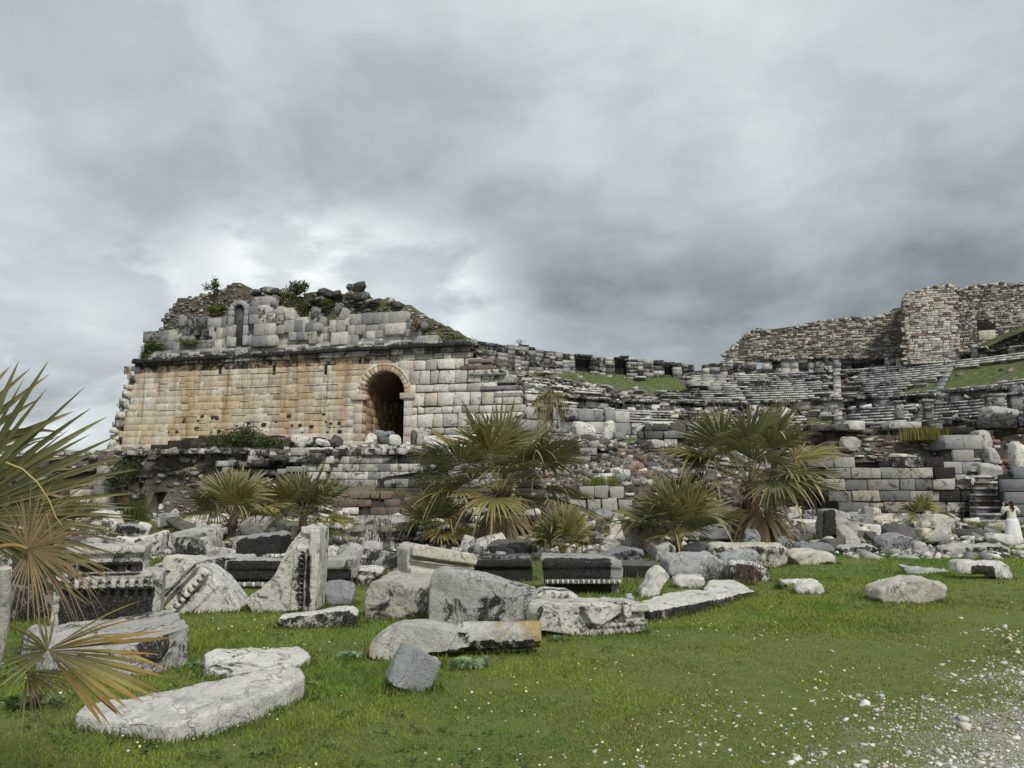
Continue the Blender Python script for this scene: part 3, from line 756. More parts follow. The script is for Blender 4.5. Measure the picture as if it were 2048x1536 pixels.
def ochre_col(s, z, g):
    t = g.random(); w_ = fbm([[s * .35, z * .5, 3]], 1, 3, 4)[0] * 1.5 + .30 + g.normal(0, .06) + .12 * (z - 9) / 4; w_ = min(max(w_, 0), 1)
    base = (np.array(PAL['ochre']) * w_ + np.array((.60, .55, .46)) * (1 - w_)) * 1.12
    if t > .975: base = np.array(PAL['white'])
    k = sst(21, 27, s); base = base * (1 - k) + np.array(PAL['white'] if g.random() < .7 else PAL['mid']) * k
    return base * g.uniform(.94, 1.06)
LOW = WF.poly([(220, 893), (235, 850), (247, 800), (262, 765), (272, 727), (500, 716), (720, 702), (870, 696), (905, 693), (935, 690), (955, 715), (955, 742), (968, 742), (972, 768), (1036, 774), (1040, 790), (1041, 905), (225, 905)])
mb = MB()
c_split = wp(706, 800)[0]
LOWL = [(s, z) for s, z in WF.poly([(222, 900), (236, 850), (247, 800), (262, 765), (272, 727), (500, 716), (820, 697), (820, 900)])]
masonry(mb, WF, LOWL, h=(.46, .70), w=(.7, 2.6), off=0, depth=.8, joint=.006, bev=.012, proud=.008, colfn=ochre_col, stainfn=lambda s, z, g: (.75 if z > cor_z(s) - 1.0 else 0) + (.35 if g.random() < .06 else 0), trim=arch_trim(ar + .35, ar_z + .30), seed=5, z0=zb)
# bossed setting ledges left on the courses (thin proud strips catch the light)
zc = zb
gl = np.random.default_rng(8)
for k in range(90):
    s = gl.uniform(3.5, c_split); z = zb + .59 * gl.integers(3, 12) + .02
    if abs(s - sc_) > ar + 1.2 or z > z_sp + ar_z + .8: slab(mb, WF, s, s + gl.uniform(.5, 1.6), z, z + .05, .07, .1, np.array(PAL['cream']) * 1.1, -.8, .02)
LF = mb.obj('lower_facade', M['ochre'], theatre)
# black weep holes and slots under the cornice are near-black blocks on the face that paint in their shade
mb = MB()
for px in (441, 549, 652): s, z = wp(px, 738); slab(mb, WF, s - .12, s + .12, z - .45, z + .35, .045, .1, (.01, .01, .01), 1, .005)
gh = np.random.default_rng(12)
for k in range(26):
    px = gh.uniform(330, 700); s, z = wp(px, 850 + gh.uniform(-22, 16)); r_ = gh.uniform(.06, .17)
    rocks(mb, [WF.pt(s, z, .0)], [[r_ * 1.3, .06, r_]], np.array([PAL['dark']]), .4, rots=np.array([rotz(math.atan2(E3[1], E3[0]))]), jit=.32, n=2)
mb.obj('painted_slot', M['dark_ashlar'], LF, loc=(0, 0, 0))
# rusticated right part with pillowed blocks
mb = MB(); RUST = WF.poly([(806, 905), (806, 700), (905, 694), (935, 692), (955, 716), (955, 742), (968, 742), (972, 768), (1036, 774), (1041, 905)])
def rust_col(s, z, g):
    t = g.random(); return np.array(PAL['white'] if t < .62 else PAL['cream'] if t < .75 else PAL['mid']) * g.uniform(.88, 1.1)
masonry(mb, WF, RUST, off=.03, depth=.8, joint=.07, bev=.10, proud=.04, colfn=rust_col, trim=arch_trim(ar + .35, ar_z + .30), seed=9, z0=zb, hpat=[1.0, .55, 1.1, .62, 1.12, .68, 1.15, .9, .9], w=(.6, 1.6), slop=.03,
        stainfn=lambda s, z, g: (.25 if (s > 32.5 and z > 11) or z > 14.4 else (-.5 if g.random() < .85 else .2)))
mb.obj('rusticated_masonry', M['pale_ashlar'], theatre)
# dark core behind the blocks (also closes the joints), in pieces round the arch
mb = MB()
backwall(mb, WF, WF.poly([(215, 905), (240, 850), (255, 790), (277, 728), (700, 706)]) + [(sc_ - ar - .3, wp(700, 706)[1]), (sc_ - ar - .3, 5.4), (wp(215, 905)[0], 5.4)], -.3, 3.0)
backwall(mb, WF, [(sc_ - ar - .3, z_sp + ar_z + .25), (sc_ + ar + .3, z_sp + ar_z + .25), (sc_ + ar + .3, wp(820, 700)[1]), (sc_ - ar - .3, wp(700, 706)[1])], -.3, 3.0)
backwall(mb, WF, [(sc_ + ar + .3, 5.4)] + [wp(1036, 905)] + WF.poly([(1034, 778), (966, 772), (962, 745), (950, 742), (945, 716), (925, 698)]) + [(sc_ + ar + .3, wp(820, 700)[1])], -.3, 3.0)
mb.obj('wall_core', M['mortar'], theatre)
# left end seen edge-on: rough returning courses
mb = MB(); gg = np.random.default_rng(31); n = 150
zz = gg.uniform(6.2, 13.5, n); ss = np.interp(zz, [6.2, 13.5], [wp(224, 893)[0], wp(272, 728)[0]]) + gg.normal(0, .12, n)
rocks(mb, WF.pt(ss, zz, -gg.uniform(0, 2.2, n)), np.stack([gg.uniform(.15, .4, n), gg.uniform(.2, .5, n), gg.uniform(.14, .3, n)], 1), pick(n, {'cream': 3, 'mid': 3, 'white': 2, 'grey': 1}, gg), gg.uniform(-.3, .4, n), rots=np.stack([rotz(math.atan2(E3[1], E3[0]))] * n), jit=.14)
mb.obj('broken_wall_end', M['ashlar'], theatre)
# base mouldings
mb = MB()
for k, (o_, h0, h1) in enumerate(((.95, 5.55, 5.95), (.6, 5.95, 6.2), (.3, 6.2, 6.45))):
    s = wp(212, 893)[0] + k * .35
    while s < sc_ - ar - 1:
        L = gg.uniform(1.2, 2.2); slab(mb, WF, s, s + L - .03, h0, h1 - .01, o_ + gg.normal(0, .02), 1.2, pick(1, {'cream': 2, 'mid': 3, 'white': 2}, gg)[0], gg.uniform(-.2, .4), .04, gg); s += L
mb.obj('base_moulding', M['ashlar'], theatre)
# arch ring
mb = MB(); nv = 17
for k in range(nv):
    t0 = math.pi * k / nv; t1 = math.pi * (k + 1) / nv; e_ = .012; q = []
    for (t, rr2) in ((t1 - e_, 0), (t0 + e_, 0), (t0 + e_, .46), (t1 - e_, .46)):
        q.append([sc_ + (ar + rr2) * math.cos(t), z_sp + (ar_z + rr2) * math.sin(t)])
    col = np.array(PAL['cream'] if gg.random() < .6 else PAL['ochre']) * gg.uniform(.95, 1.15)
    add_block(mb, WF, [q[0], q[1], q[2], q[3]], .05, .9, .02, col, -.3)
    q2 = []
    for (t, rr2) in ((t1, .44), (t0, .44), (t0, .60), (t1, .60)): q2.append([sc_ + (ar + rr2) * math.cos(t), z_sp + (ar_z + rr2) * math.sin(t)])
    add_block(mb, WF, q2, .09, .5, .03, np.array(PAL['cream']) * 1.15, -.4)
AR = mb.obj('arch', M['ochre'], theatre)
mb = MB()
for sg in (-1, 1):
    s0 = sc_ + sg * (ar + .30) - .62; slab(mb, WF, s0, s0 + 1.24, z_sp - .5, z_sp - .02, .26, .8, np.array(PAL['cream']) * .8, .25, .07, gg)
    z = zb
    while z < z_sp - .55:
        hh = min(gg.uniform(.6, .95), z_sp - .5 - z); slab(mb, WF, sc_ + sg * (ar + .36) - .38, sc_ + sg * (ar + .36) + .38, z, z + hh - .02, .06, .9, np.array(PAL['cream' if sg < 0 else 'white']) * gg.uniform(.8, 1.0), 0, .04, gg); z += hh
mb.obj('arch_pier', M['ochre'], AR, loc=(0, 0, 0))
# passage behind the arch
def passage():
    mb = MB(); D = 16.0; gg = np.random.default_rng(17)
    for sg in (-1, 1):
        fr = frame_xy(WF.pt(sc_ + sg * ar, 0, -.9)[:2] if sg > 0 else WF.pt(sc_ + sg * ar, 0, -.9 - D)[:2], WF.pt(sc_ + sg * ar, 0, -.9 - D)[:2] if sg > 0 else WF.pt(sc_ + sg * ar, 0, -.9)[:2])
        # the side faces inwards
        fr2 = frame_xy(fr.b, fr.a) if (np.dot(fr.n, (WF.pt(sc_, 0, -5)[:2] - fr.a)) < 0) else fr
        masonry(mb, fr2, [(0, zb - .3), (D, zb - .3), (D, z_sp + .1), (0, z_sp + .1)], h=(.55, .75), w=(.9, 1.7), colfn=lambda s, z, g: np.array(PAL['ochre']) * g.uniform(.6, .95), seed=40 + sg, z0=zb - .3, proud=.02)
    nvs, nd = 14, 12
    for k in range(nvs):
        for j in range(nd):
            V = []
            for (t, dd) in ((k, j), (k + 1, j), (k + 1, j + 1), (k, j + 1)):
                th = math.pi * t / nvs; V.append(WF.pt(sc_ + (ar + .02) * math.cos(th), z_sp + (ar_z + .02) * math.sin(th), -.85 - D * dd / nd))
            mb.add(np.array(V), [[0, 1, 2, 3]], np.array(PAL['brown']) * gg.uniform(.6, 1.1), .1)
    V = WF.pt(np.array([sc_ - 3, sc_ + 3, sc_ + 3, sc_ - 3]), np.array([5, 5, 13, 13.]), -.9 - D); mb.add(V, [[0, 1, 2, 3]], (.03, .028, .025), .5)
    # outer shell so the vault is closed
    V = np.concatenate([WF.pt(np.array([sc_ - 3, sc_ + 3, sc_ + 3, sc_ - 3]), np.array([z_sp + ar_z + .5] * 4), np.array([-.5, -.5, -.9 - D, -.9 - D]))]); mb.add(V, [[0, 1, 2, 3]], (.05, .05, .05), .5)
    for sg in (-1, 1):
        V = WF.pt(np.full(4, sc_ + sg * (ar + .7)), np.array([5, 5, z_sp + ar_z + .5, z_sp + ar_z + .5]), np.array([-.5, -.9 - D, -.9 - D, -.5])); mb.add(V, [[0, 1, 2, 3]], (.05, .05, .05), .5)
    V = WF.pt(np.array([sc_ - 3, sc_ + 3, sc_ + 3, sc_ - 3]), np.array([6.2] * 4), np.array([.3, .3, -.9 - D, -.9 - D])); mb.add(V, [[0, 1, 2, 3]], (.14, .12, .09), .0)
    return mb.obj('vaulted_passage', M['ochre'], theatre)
passage()
# cornice
mb = MB(); gg = np.random.default_rng(19)
zc0 = float(np.mean([wp(272, 729)[1], wp(935, 692)[1]]))
s = wp(274, 729)[0]; send = wp(925, 694)[0]
while s < send:
    L = gg.uniform(.9, 1.7); zz = float(cor_z(s + L / 2)); br = gg.random() < .16
    slab(mb, WF, s, s + L - .02, zz - .28, zz - .04, .28, 1.2, pick(1, {'brown': 2, 'dark': 3}, gg)[0], .5, .05, gg)
    slab(mb, WF, s, s + L - .02, zz - .04, zz + .22, (.45 if br else .72) + gg.normal(0, .04), 1.5, pick(1, {'dark': 3, 'grey': 2}, gg)[0], .6, .06, gg)
    slab(mb, WF, s, s + L - .02, zz + .22, zz + .40, (.35 if br else .60) + gg.normal(0, .05), 1.5, pick(1, {'mid': 3, 'grey': 2, 'white': 1}, gg)[0], .3, .05, gg)
    s += L
mb.obj('cornice', M['dark_ashlar'], theatre)
# upper facade
def up_col(s, z, g):
    t = g.random() * .55 + .45 * (fbm([[s * .3, z * .45, 2.]], 1, 3, 12)[0] * 1.1 + .5); return np.array(PAL['grey'] if t < .38 else PAL['blue'] if t < .45 else PAL['mid'] if t < .68 else PAL['white'] if t < .9 else PAL['cream']) * g.uniform(.66, .86)
def upper(polypx, off, seed, **k):
    kw = dict(h=(.55, 1.1), w=(.5, 1.7), joint=.014, bev=.02, proud=.05, slop=.012, depth=.9, colfn=up_col, stainfn=lambda s, z, g: float(-.2 + 1.5 * max(0, fbm([[s * .35, z * .6, 9.]], 1, 3, 71)[0]) + g.normal(0, .08)), seed=seed); kw.update(k)
    masonry(mb, WF, WF.poly(polypx), off=off, **kw)
mb = MB()
upper([(284, 724), (290, 660), (345, 656), (366, 634), (420, 632), (458, 626), (462, 650), (462, 715)], -.3, 51)
upper([(462, 716), (465, 610), (495, 588), (546, 586), (553, 612), (590, 610), (592, 640), (592, 712)], -.1, 52, w=(.7, 1.4), h=(.8, 1.3), joint=.02, bev=.03)
upper([(592, 712), (592, 640), (640, 636), (665, 650), (668, 640), (806, 628), (806, 645), (832, 645), (832, 664), (862, 668), (868, 692), (868, 700), (720, 708)], -.3, 53, w=(.5, 1.8))
upper([(288, 728), (290, 700), (480, 694), (700, 684), (864, 672), (870, 700)], .12, 55, h=(.45, .6), w=(.6, 1.3))
upper([(292, 732), (292, 712), (500, 702), (700, 694), (930, 682), (935, 700)], .34, 56, h=(.42, .55), w=(.6, 1.3), colfn=lambda s, z, g: np.array(PAL['mid'] if g.random() < .5 else PAL['dark']) * g.uniform(.8, 1.1), stainfn=lambda s, z, g: .3)
# returning edge of the niche
UF = mb.obj('upper_facade', M['ashlar'], theatre)
for k, (a, b, c, d, o_) in enumerate(((368, 394, 632, 690, .25), (456, 469, 652, 694, .3), (511, 549, 590, 694, .55), (553, 566, 612, 690, .35), (621, 644, 616, 688, .35), (577, 623, 646, 680, .30), (668, 690, 614, 690, .3), (690, 720, 640, 690, .2), (771, 806, 640, 668, .15))):
    mb = MB(); upper([(a, d), (a, c), (b, c), (b, d)], o_, 60 + k, w=(.6, 1.1) if b - a > 30 else (.55, .9), h=(.7, 1.1), joint=.015, bev=.03, proud=.02); mb.obj('pilaster', M['ashlar'], UF, loc=(0, 0, 0))
# small niche with its arched head
mb = MB(); s0, zn = wp(481, 622); rn = .55
backwall(mb, WF, [(s0 - rn, wp(481, 690)[1]), (s0 + rn, wp(481, 690)[1]), (s0 + rn, zn), (s0 + rn * .7, zn + rn * .7), (s0, zn + rn), (s0 - rn * .7, zn + rn * .7), (s0 - rn, zn)], .02, .3, (.10, .10, .10))
for k in range(5):
    t0, t1 = math.pi * k / 5, math.pi * (k + 1) / 5
    q = [[s0 + rr2 * math.cos(t), zn + rr2 * math.sin(t)] for t, rr2 in ((t1, rn), (t0, rn), (t0, rn + .38), (t1, rn + .38))]
    add_block(mb, WF, q, .35, .8, .03, np.array(PAL['grey']) * gg.uniform(.9, 1.2), 0)
for sg in (-1, 1):
    z = wp(481, 692)[1]
    while z < zn: slab(mb, WF, s0 + sg * (rn + .2) - .2, s0 + sg * (rn + .2) + .2, z, min(z + .85, zn), .35, .8, np.array(PAL['grey']) * gg.uniform(.9, 1.3), 0, .03, gg); z += .87
mb.obj('niche', M['ashlar'], UF, loc=(0, 0, 0))
# rubble core on top and behind
mb = MB()
rubble_wall(mb, WF, WF.poly([(296, 668), (310, 632), (326, 608), (346, 592), (385, 582), (412, 572), (440, 558), (460, 556), (468, 575), (468, 640), (400, 640), (360, 650)]), off=-.9, relief=.7, step=.4, sizes=(.10, .28), dens=1.5, seed=3, depth=4, slope=.12, pal={'brown': 3, 'mid': 3, 'cream': 1.5, 'grey': 2, 'dark': 1})
rubble_wall(mb, WF, WF.poly([(466, 640), (466, 584), (480, 580), (545, 578), (575, 580), (600, 574), (640, 576), (700, 582), (745, 586), (775, 594), (802, 602), (830, 620), (858, 636), (902, 658), (948, 684), (964, 700), (900, 705), (700, 690), (500, 690)]), off=-1.0, relief=.7, step=.35, sizes=(.10, .30), dens=1.2, seed=4, depth=5, slope=.14, backcol=(.115, .12, .06), pal={'brown': 3, 'mid': 2.5, 'grey': 2, 'dark': 2, 'cream': 1})
rubble_wall(mb, WF, WF.poly([(935, 690), (960, 700), (985, 712), (1010, 735), (1040, 765), (1040, 790), (955, 790), (950, 720)]), off=-.7, relief=.5, step=.4, sizes=(.14, .4), dens=1.6, seed=6, depth=1.2, slope=.1)
mb.obj('rubble_core', M['rubble'], theatre)
# projecting slabs at the broken right shoulder of the wing
mb = MB()
for (px, py, L, h_) in ((952, 735, 2.6, .35), (975, 745, 3.0, .4), (985, 760, 3.4, .4), (1000, 776, 3.2, .35), (960, 722, 1.8, .3), (990, 752, 2.2, .3), (1015, 790, 2.2, .4)):
    s, z = wp(px, py); slab(mb, WF, s - L / 2, s + L / 2, z - h_ / 2, z + h_ / 2, gg.uniform(-.2, .3), 2.2, pick(1, {'grey': 2, 'mid': 3, 'brown': 1}, gg)[0], .1, .07, gg)
mb.obj('shoulder_slabs', M['dark_ashlar'], theatre)
# right return of the wing, going back
rf = frame_xy(WF.pt(WF.L, 0, 0)[:2], WF.pt(WF.L + 1.2, 0, -10)[:2])
mb = MB(); masonry(mb, rf, [(0, 6), (10, 6), (10, 9.6), (0, 9.6)], h=(.6, 1.0), w=(.7, 1.5), colfn=lambda s, z, g: np.array(PAL['grey']) * g.uniform(.6, 1.2), stainfn=lambda s, z, g: .5, seed=71)
mb.obj('wing_return', M['dark_ashlar'], theatre)
# grey orchestra side wall, right of the wing
of = Frame(1040, 58.5, 1290, 62)
mb = MB(); masonry(mb, of, of.poly([(1046, 890), (1046, 826), (1110, 822), (1255, 824), (1262, 850), (1284, 854), (1284, 890)]), h=(.95, 1.05), w=(.7, 1.6), off=0, depth=.8, joint=.05, bev=.06, proud=.05, slop=.03, colfn=lambda s, z, g: np.array(PAL['mid'] if g.random() < .5 else PAL['grey']) * g.uniform(.85, 1.15), stainfn=lambda s, z, g: float(g.choice([-.3, .35], p=[.7, .3])), seed=72)
backwall(mb, of, of.poly([(1046, 895), (1046, 828), (1252, 828), (1256, 852), (1282, 856), (1282, 895)]), -.3, 1.5)
mb.obj('orchestra_side_wall', M['ashlar'], theatre)

# ================================================================== boulders crowning the wing (each loose)
def chunk(size, seed, n=8, cuts=7, rough=.05, sq=.5, noise=1.0, freq=1.0):
    """faceted rock: rounded cube, clipped by random planes, then roughened. size = full (x,y,z)"""
    g_ = np.random.default_rng(seed); V, F = SC[n]; V = V / np.linalg.norm(V, axis=1, keepdims=True) ** sq
    for _ in range(cuts):
        d = g_.normal(0, 1, 3); d[2] *= .8; d /= np.linalg.norm(d); lim = g_.uniform(.72, 1.05)
        e = V @ d - lim; V = V - np.maximum(e, 0)[:, None] * d[None]
    V = V / np.abs(V).max(0) * np.asarray(size)[None] / 2
    m = float(np.mean(size)); nn = V / (np.linalg.norm(V, axis=1, keepdims=True) + 1e-9)
    V = V + nn * (fbm(V, 1.6 * freq / m * 1.2, 3, seed) * rough * m * noise + fbm(V, 6 * freq / m, 3, seed + 3) * rough * .5 * m)[:, None]
    return V, F
def rock_obj(name, label, cat, loc, size, rz=0, tilt=(0, 0), col='white', seed=1, stain=0., n=8, mat='marble', group=None, **kw):
    V, F = chunk(size, seed, n, **kw); Rm = rotz(rz) @ np.array(Matrix.Rotation(tilt[0], 3, 'X')) @ np.array(Matrix.Rotation(tilt[1], 3, 'Y')); V = V @ Rm.T
    mb_ = MB(); c = np.array(PAL[col]) if isinstance(col, str) else np.array(col); mb_.add(V, F, c, stain)
    o = mb_.obj(name, M[mat], None, True, loc=loc); return tag(o, label, cat, group)
def on_wing(px, py, off=-1.5): s, z = wp(px, py); return WF.pt(s, z, off)
WA = math.atan2(E3[1], E3[0])
for i, (px, py, sx, sz_, tl, col, lab) in enumerate((
    (498, 577, 1.1, .75, .1, 'grey', 'grey boulder at the left end of the boulder row on the wing'),
    (524, 574, 1.9, .8, -.06, 'mid', 'long flat-topped pale boulder on the wing above the niche'),
    (541, 578, 1.1, .7, .35, 'dark', 'dark tipped boulder at the right end of the row above the niche'),
    (487, 590, .9, 1.1, 0, 'brown', 'brown upright stone propping the left boulder above the niche'),
    (520, 586, 1.0, .4, 0, 'mid', 'thin flat stone squeezed under the boulders above the niche'),
    (540, 590, .8, .8, .1, 'grey', 'small grey stone right under the tipped boulder on the wing'),
    (637, 578, 1.9, 1.0, .08, 'dark', 'dark rounded boulder between the crown bushes of the wing'),
    (628, 592, 1.6, .7, 0, 'grey', 'grey ledge stone under the dark rounded boulder on the wing'),
    (604, 598, .8, .9, .1, 'dark', 'small dark upright stone beside the crown bushes'),
    (661, 582, 1.1, .7, -.2, 'dark', 'low dark boulder right of the rounded one on the wing'),
    (690, 569, 1.1, .75, .1, 'grey', 'grey upper left boulder of the topmost stack on the wing'),
    (706, 568, 1.6, 1.0, -.35, 'dark', 'big dark tilted boulder topping the stack on the wing'),
    (690, 581, 1.0, .65, 0, 'cream', 'pale block low in the topmost stack on the wing'),
    (708, 585, 1.5, 1.0, 0, 'dark', 'dark block at the foot of the topmost stack on the wing'),
    (722, 586, .8, .8, .2, 'grey', 'rounded grey boulder right of the topmost stack'),
    (728, 596, 2.6, .35, -.05, 'white', 'long thin white slab beside the topmost stack'),
    (769, 595, .8, .65, .3, 'white', 'single pale cube-like boulder on the skyline right of the stack'),
    (784, 603, 1.1, .5, .2, 'dark', 'dark flat boulder where the skyline starts to descend'),
    (834, 650, .85, 1.35, .0, 'brown', 'upright reddish block standing alone right of the upper facade'),
    (679, 622, .7, 1.3, .0, 'grey', 'tall grey block standing on the upper facade below the stack'),
    (633, 628, .9, 1.2, .05, 'mid', 'rounded pale block topping the pilaster under the bushes'))):
    k_ = .84 if i < 17 else 1
    rock_obj('boulder', lab, 'boulder', on_wing(px, py, -1.3 if i < 18 else .1), (sx * k_, 1.1, sz_ * k_), WA, (0, tl), np.array(PAL[col]) * .78, 200 + i, .35, 8, 'marble_small', cuts=12, sq=.22, rough=.07, group='boulders crowning the theatre wing')
# ================================================================== terrace between the stage ruin and the wing
def sheet(name, fn, x0, x1, nx, y0, y1, ny, col, mat='rubble', stain=0.0, skirt=2.0, yf=None):
    X, Y = np.meshgrid(np.linspace(x0, x1, nx), np.linspace(y0, y1, ny))
    if yf is not None: f_ = yf(X); Y = f_ + (y1 - f_) * (Y - y0) / (y1 - y0)
    Z = fn(X, Y); mb = MB()
    V = np.stack([X.ravel(), Y.ravel(), Z.ravel()], 1); i = (np.arange(ny - 1)[:, None] * nx + np.arange(nx - 1)[None]).ravel()
    F = np.stack([i, i + 1, i + nx + 1, i + nx], 1); cc = col(V[F].mean(1)); mb.add(V, F, cc, stain)
    per = np.concatenate([np.arange(nx), np.arange(1, ny) * nx + nx - 1, (ny - 1) * nx + np.arange(nx - 2, -1, -1), np.arange(ny - 2, -1, -1) * nx])
    B = V[per]; B2 = B.copy(); B2[:, 2] -= skirt; m = len(per); k = np.arange(m - 1); mb.add(np.concatenate([B, B2]), np.stack([k + m, k + 1 + m, k + 1, k], 1), (.12, .10, .08), .2)
    return tag(mb.obj(name, M[mat], None, True), kind='structure')
def terr_z(x, y):
    x = np.asarray(x, float); y = np.asarray(y, float); q = np.stack([x.ravel(), y.ravel(), 0 * x.ravel()], 1)
    d = (WF.a[1] + (x - WF.a[0]) * WF.e[1] / WF.e[0]) - y     # distance in front of the wing
    z = 6.05 - .095 * np.maximum(d, 0) + fbm(q, .4, 4, 6).reshape(x.shape) * .28
    return z
def mixcol(V):
    k = fbm(V * [1, 1, 0], .6, 3, 15)
    c = np.where((k > -.02)[:, None], np.array([[.10, .125, .04]]), np.array([[.20, .175, .13]])); return c * np.random.default_rng(2).uniform(.7, 1.3, (len(V), 1))
def terr_front(X): return np.interp(X, [-60, -28.4, -10.6, -10.2, -3.9, -3.4, 20], [49.5, 46.3, 44.4, 44.1, 43.8, 47, 47])
sheet('terrace', terr_z, -60, 1.5, 150, 44.0, 70, 54, mixcol, skirt=4.5, yf=terr_front)
gg = np.random.default_rng(77)
def rubble_stuff(name, label, fn, n, x0, x1, y0, y1, size, pal, mat='marble_small', seed=1, maxs=.6, cond=None, flat=.6):
    g_ = np.random.default_rng(seed); x = g_.uniform(x0, x1, n); y = g_.uniform(y0, y1, n)
    if cond is not None: k = cond(x, y); x, y = x[k], y[k]
    n = len(x); s_ = np.minimum(np.exp(g_.normal(np.log(size), .5, n)), maxs); mb = MB()
    rocks(mb, np.stack([x, y, fn(x, y) + s_ * .2], 1), np.stack([s_ * g_.uniform(.8, 1.6, n), s_ * g_.uniform(.7, 1.1, n), s_ * g_.uniform(flat * .6, flat * 1.3, n)], 1), pick(n, pal, g_, .15), g_.uniform(-.5, .5, n), tilt=.28, jit=.2)
    return tag(mb.obj(name, M[mat]), label, 'rubble', kind='stuff')
rubble_stuff('terrace_rubble', 'small pale stones littering the ledge below the arched wing', terr_z, 2400, -40, 10, 44.5, 62, .10, {'mid': 3, 'white': 3, 'grey': 2, 'brown': 1.5}, seed=5, maxs=.3, cond=lambda x, y: y > terr_front(x) + .1)
# larger fallen blocks on the ledge in front of the wing
for i, (px, py, Y, s3, rz, tl, col, lab) in enumerate((
    (648, 886, 57, (1.3, .9, .45), .5, (.35, .2), 'white', 'white slab tipped on edge on the ledge left of the arch'),
    (673, 883, 57, (.9, .8, .8), .9, (.3, .5), 'dark', 'dark block leaning against the tipped white slab on the ledge'),
    (604, 880, 57.5, (1.7, 1.0, .7), .1, (.1, .1), 'white', 'rounded pale boulder at the wall foot beside the ledge bushes'),
    (600, 890, 55, (.9, .7, .5), .4, (.1, .2), 'mid', 'low white stone in front of the rounded boulder on the ledge'),
    (741, 882, 56, (.75, .75, 1.1), .5, (.1, .3), 'white', 'upright white block tilting at the left foot of the arch'),
    (773, 869, 58, (1.4, .9, .5), .2, (.2, -.1), 'blue', 'blue grey slab lying across the arch threshold'),
    (790, 881, 57, (1.0, .8, .9), .1, (0, .1), 'white', 'white block under the blue slab in the arch mouth'),
    (768, 880, 57, (.9, .7, .6), .7, (.1, .1), 'dark', 'dark block inside the arch mouth'),
    (757, 870, 58, (1.0, .7, .8), .7, (.3, .1), 'grey', 'grey block leaning behind the upright white one in the arch'),
    (845, 875, 58, (.9, .8, 1.6), .1, (0, .1), 'mid', 'tall grey block standing at the wall foot right of the arch'),
    (828, 877, 58, (.5, .6, 1.3), .1, (0, 0), 'dark', 'narrow dark post-like block beside the right pier of the arch'),
    (860, 882, 57, (1.0, .8, .8), .5, (.1, .2), 'white', 'white block lying right of the tall grey block'),
    (1168, 862, 55, (1.9, 1.2, 1.3), .3, (.1, .15), 'white', 'large white boulder below the grey orchestra wall'),
    (1218, 863, 55, (.9, .8, 1.6), .3, (.1, .25), 'white', 'pointed white boulder below the grey orchestra wall'),
    (1180, 878, 53, (1.2, .9, .6), .3, (0, .1), 'dark', 'dark stone under the large white boulder'),
    (1240, 874, 54, (1.0, .9, .6), .1, (0, .1), 'grey', 'grey stone right of the pointed white boulder'),
    (1330, 854, 52, (2.6, 1.0, .75), .05, (0, .02), 'white', 'long clean white block above the green slope'),
    (1352, 868, 50, (2.0, .9, .55), .1, (0, .02), 'grey', 'flat grey round-edged stone on the green slope'),
    (1310, 889, 48, (1.2, .9, .6), .1, (0, .05), 'mid', 'pale brick-like stone halfway down the rubble slope'),
    (1245, 948, 42, (.9, .7, .55), .1, (0, .05), 'white', 'pair-like white stone above the yellow grass patch'),
    (1213, 968, 41, (.55, .6, .75), .1, (0, .05), 'mid', 'small upright grey stone above the two-course block wall'))):
    P_ = ray_at_depth(px, py, Y); rock_obj('fallen_block', lab, 'stone block', P_, s3, rz, tl, col, 300 + i, .1, 8, 'marble_small', group='blocks fallen on the ledges of the theatre')

# ================================================================== stage building ruins in front of the theatre
def wall_thing(label, loc, name='ruined_wall', cat='wall'): o = empty(name, loc, label, cat); o['kind'] = 'thing'; return o
def dk(names, lo=.8, hi=1.15):
    ks = list(names)
    def f(s, z, g): t = fbm([[s * .4, z * .6, 8.]], 1, 3, 41)[0] * 1.2 + .5 + g.normal(0, .22); return np.array(PAL[ks[int(np.clip(t, 0, .999) * len(ks))]]) * g.uniform(lo, hi) * .84
    return f
def stn(a, b, p): return lambda s, z, g: float(a + (b - a) * sst(-.05, .45, fbm([[s * .45, z * .8, 4.]], 1, 3, 55)[0] + (.5 - p) + g.normal(0, .10)) * 1.5)
def wall(fr, pts, parent, part, mat='dark_ashlar', back=True, bd=1.2, **kw):
    P_ = fr.poly(pts); mb = MB(); masonry(mb, fr, P_, **kw)
    mb.obj(part, M[mat], parent)
    if back:
        c = np.mean(P_, 0); Q = [(c[0] + (a - c[0]) * .985, c[1] + (b - c[1]) * .97) for a, b in P_]; mb = MB(); backwall(mb, fr, Q, kw.get('off', 0) - .22, bd); mb.obj('wall_core', M['mortar'], parent)
# left rubble wall
f1 = Frame(60, 45, 660, 43)
t = wall_thing('long dark wall of crumbling rubble and brick under the ledge of the arched wing', f1.pt(8, .8))
holes = [f1.poly([(238, 955), (262, 955), (262, 1002), (238, 1002)]), f1.poly([(296, 985), (322, 980), (330, 1020), (296, 1022)]), f1.poly([(110, 945), (150, 935), (196, 950), (198, 1015), (110, 1015)])]
mb = MB(); rubble_wall(mb, f1, f1.poly([(-120, 930), (0, 920), (60, 912), (100, 906), (225, 903), (330, 899), (420, 897), (560, 901), (650, 905), (662, 940), (665, 1060), (-120, 1060)]), off=0, relief=1.5, step=.3, sizes=(.10, .34), dens=1.15, seed=11, depth=1.6, slope=.10, holes=holes, pal={'brown': 3, 'dark': 3, 'grey': 2.4, 'mid': 2.5, 'cream': 1, 'red': .5, 'white': .5})
mb.obj('rubble_face', M['rubble'], t)
mb = MB(); backwall(mb, f1, f1.poly([(-120, 940), (225, 915), (640, 912), (640, 1060), (-120, 1060)]), -1.9, .3, (.05, .045, .04)); mb.obj('wall_core', M['mortar'], t)
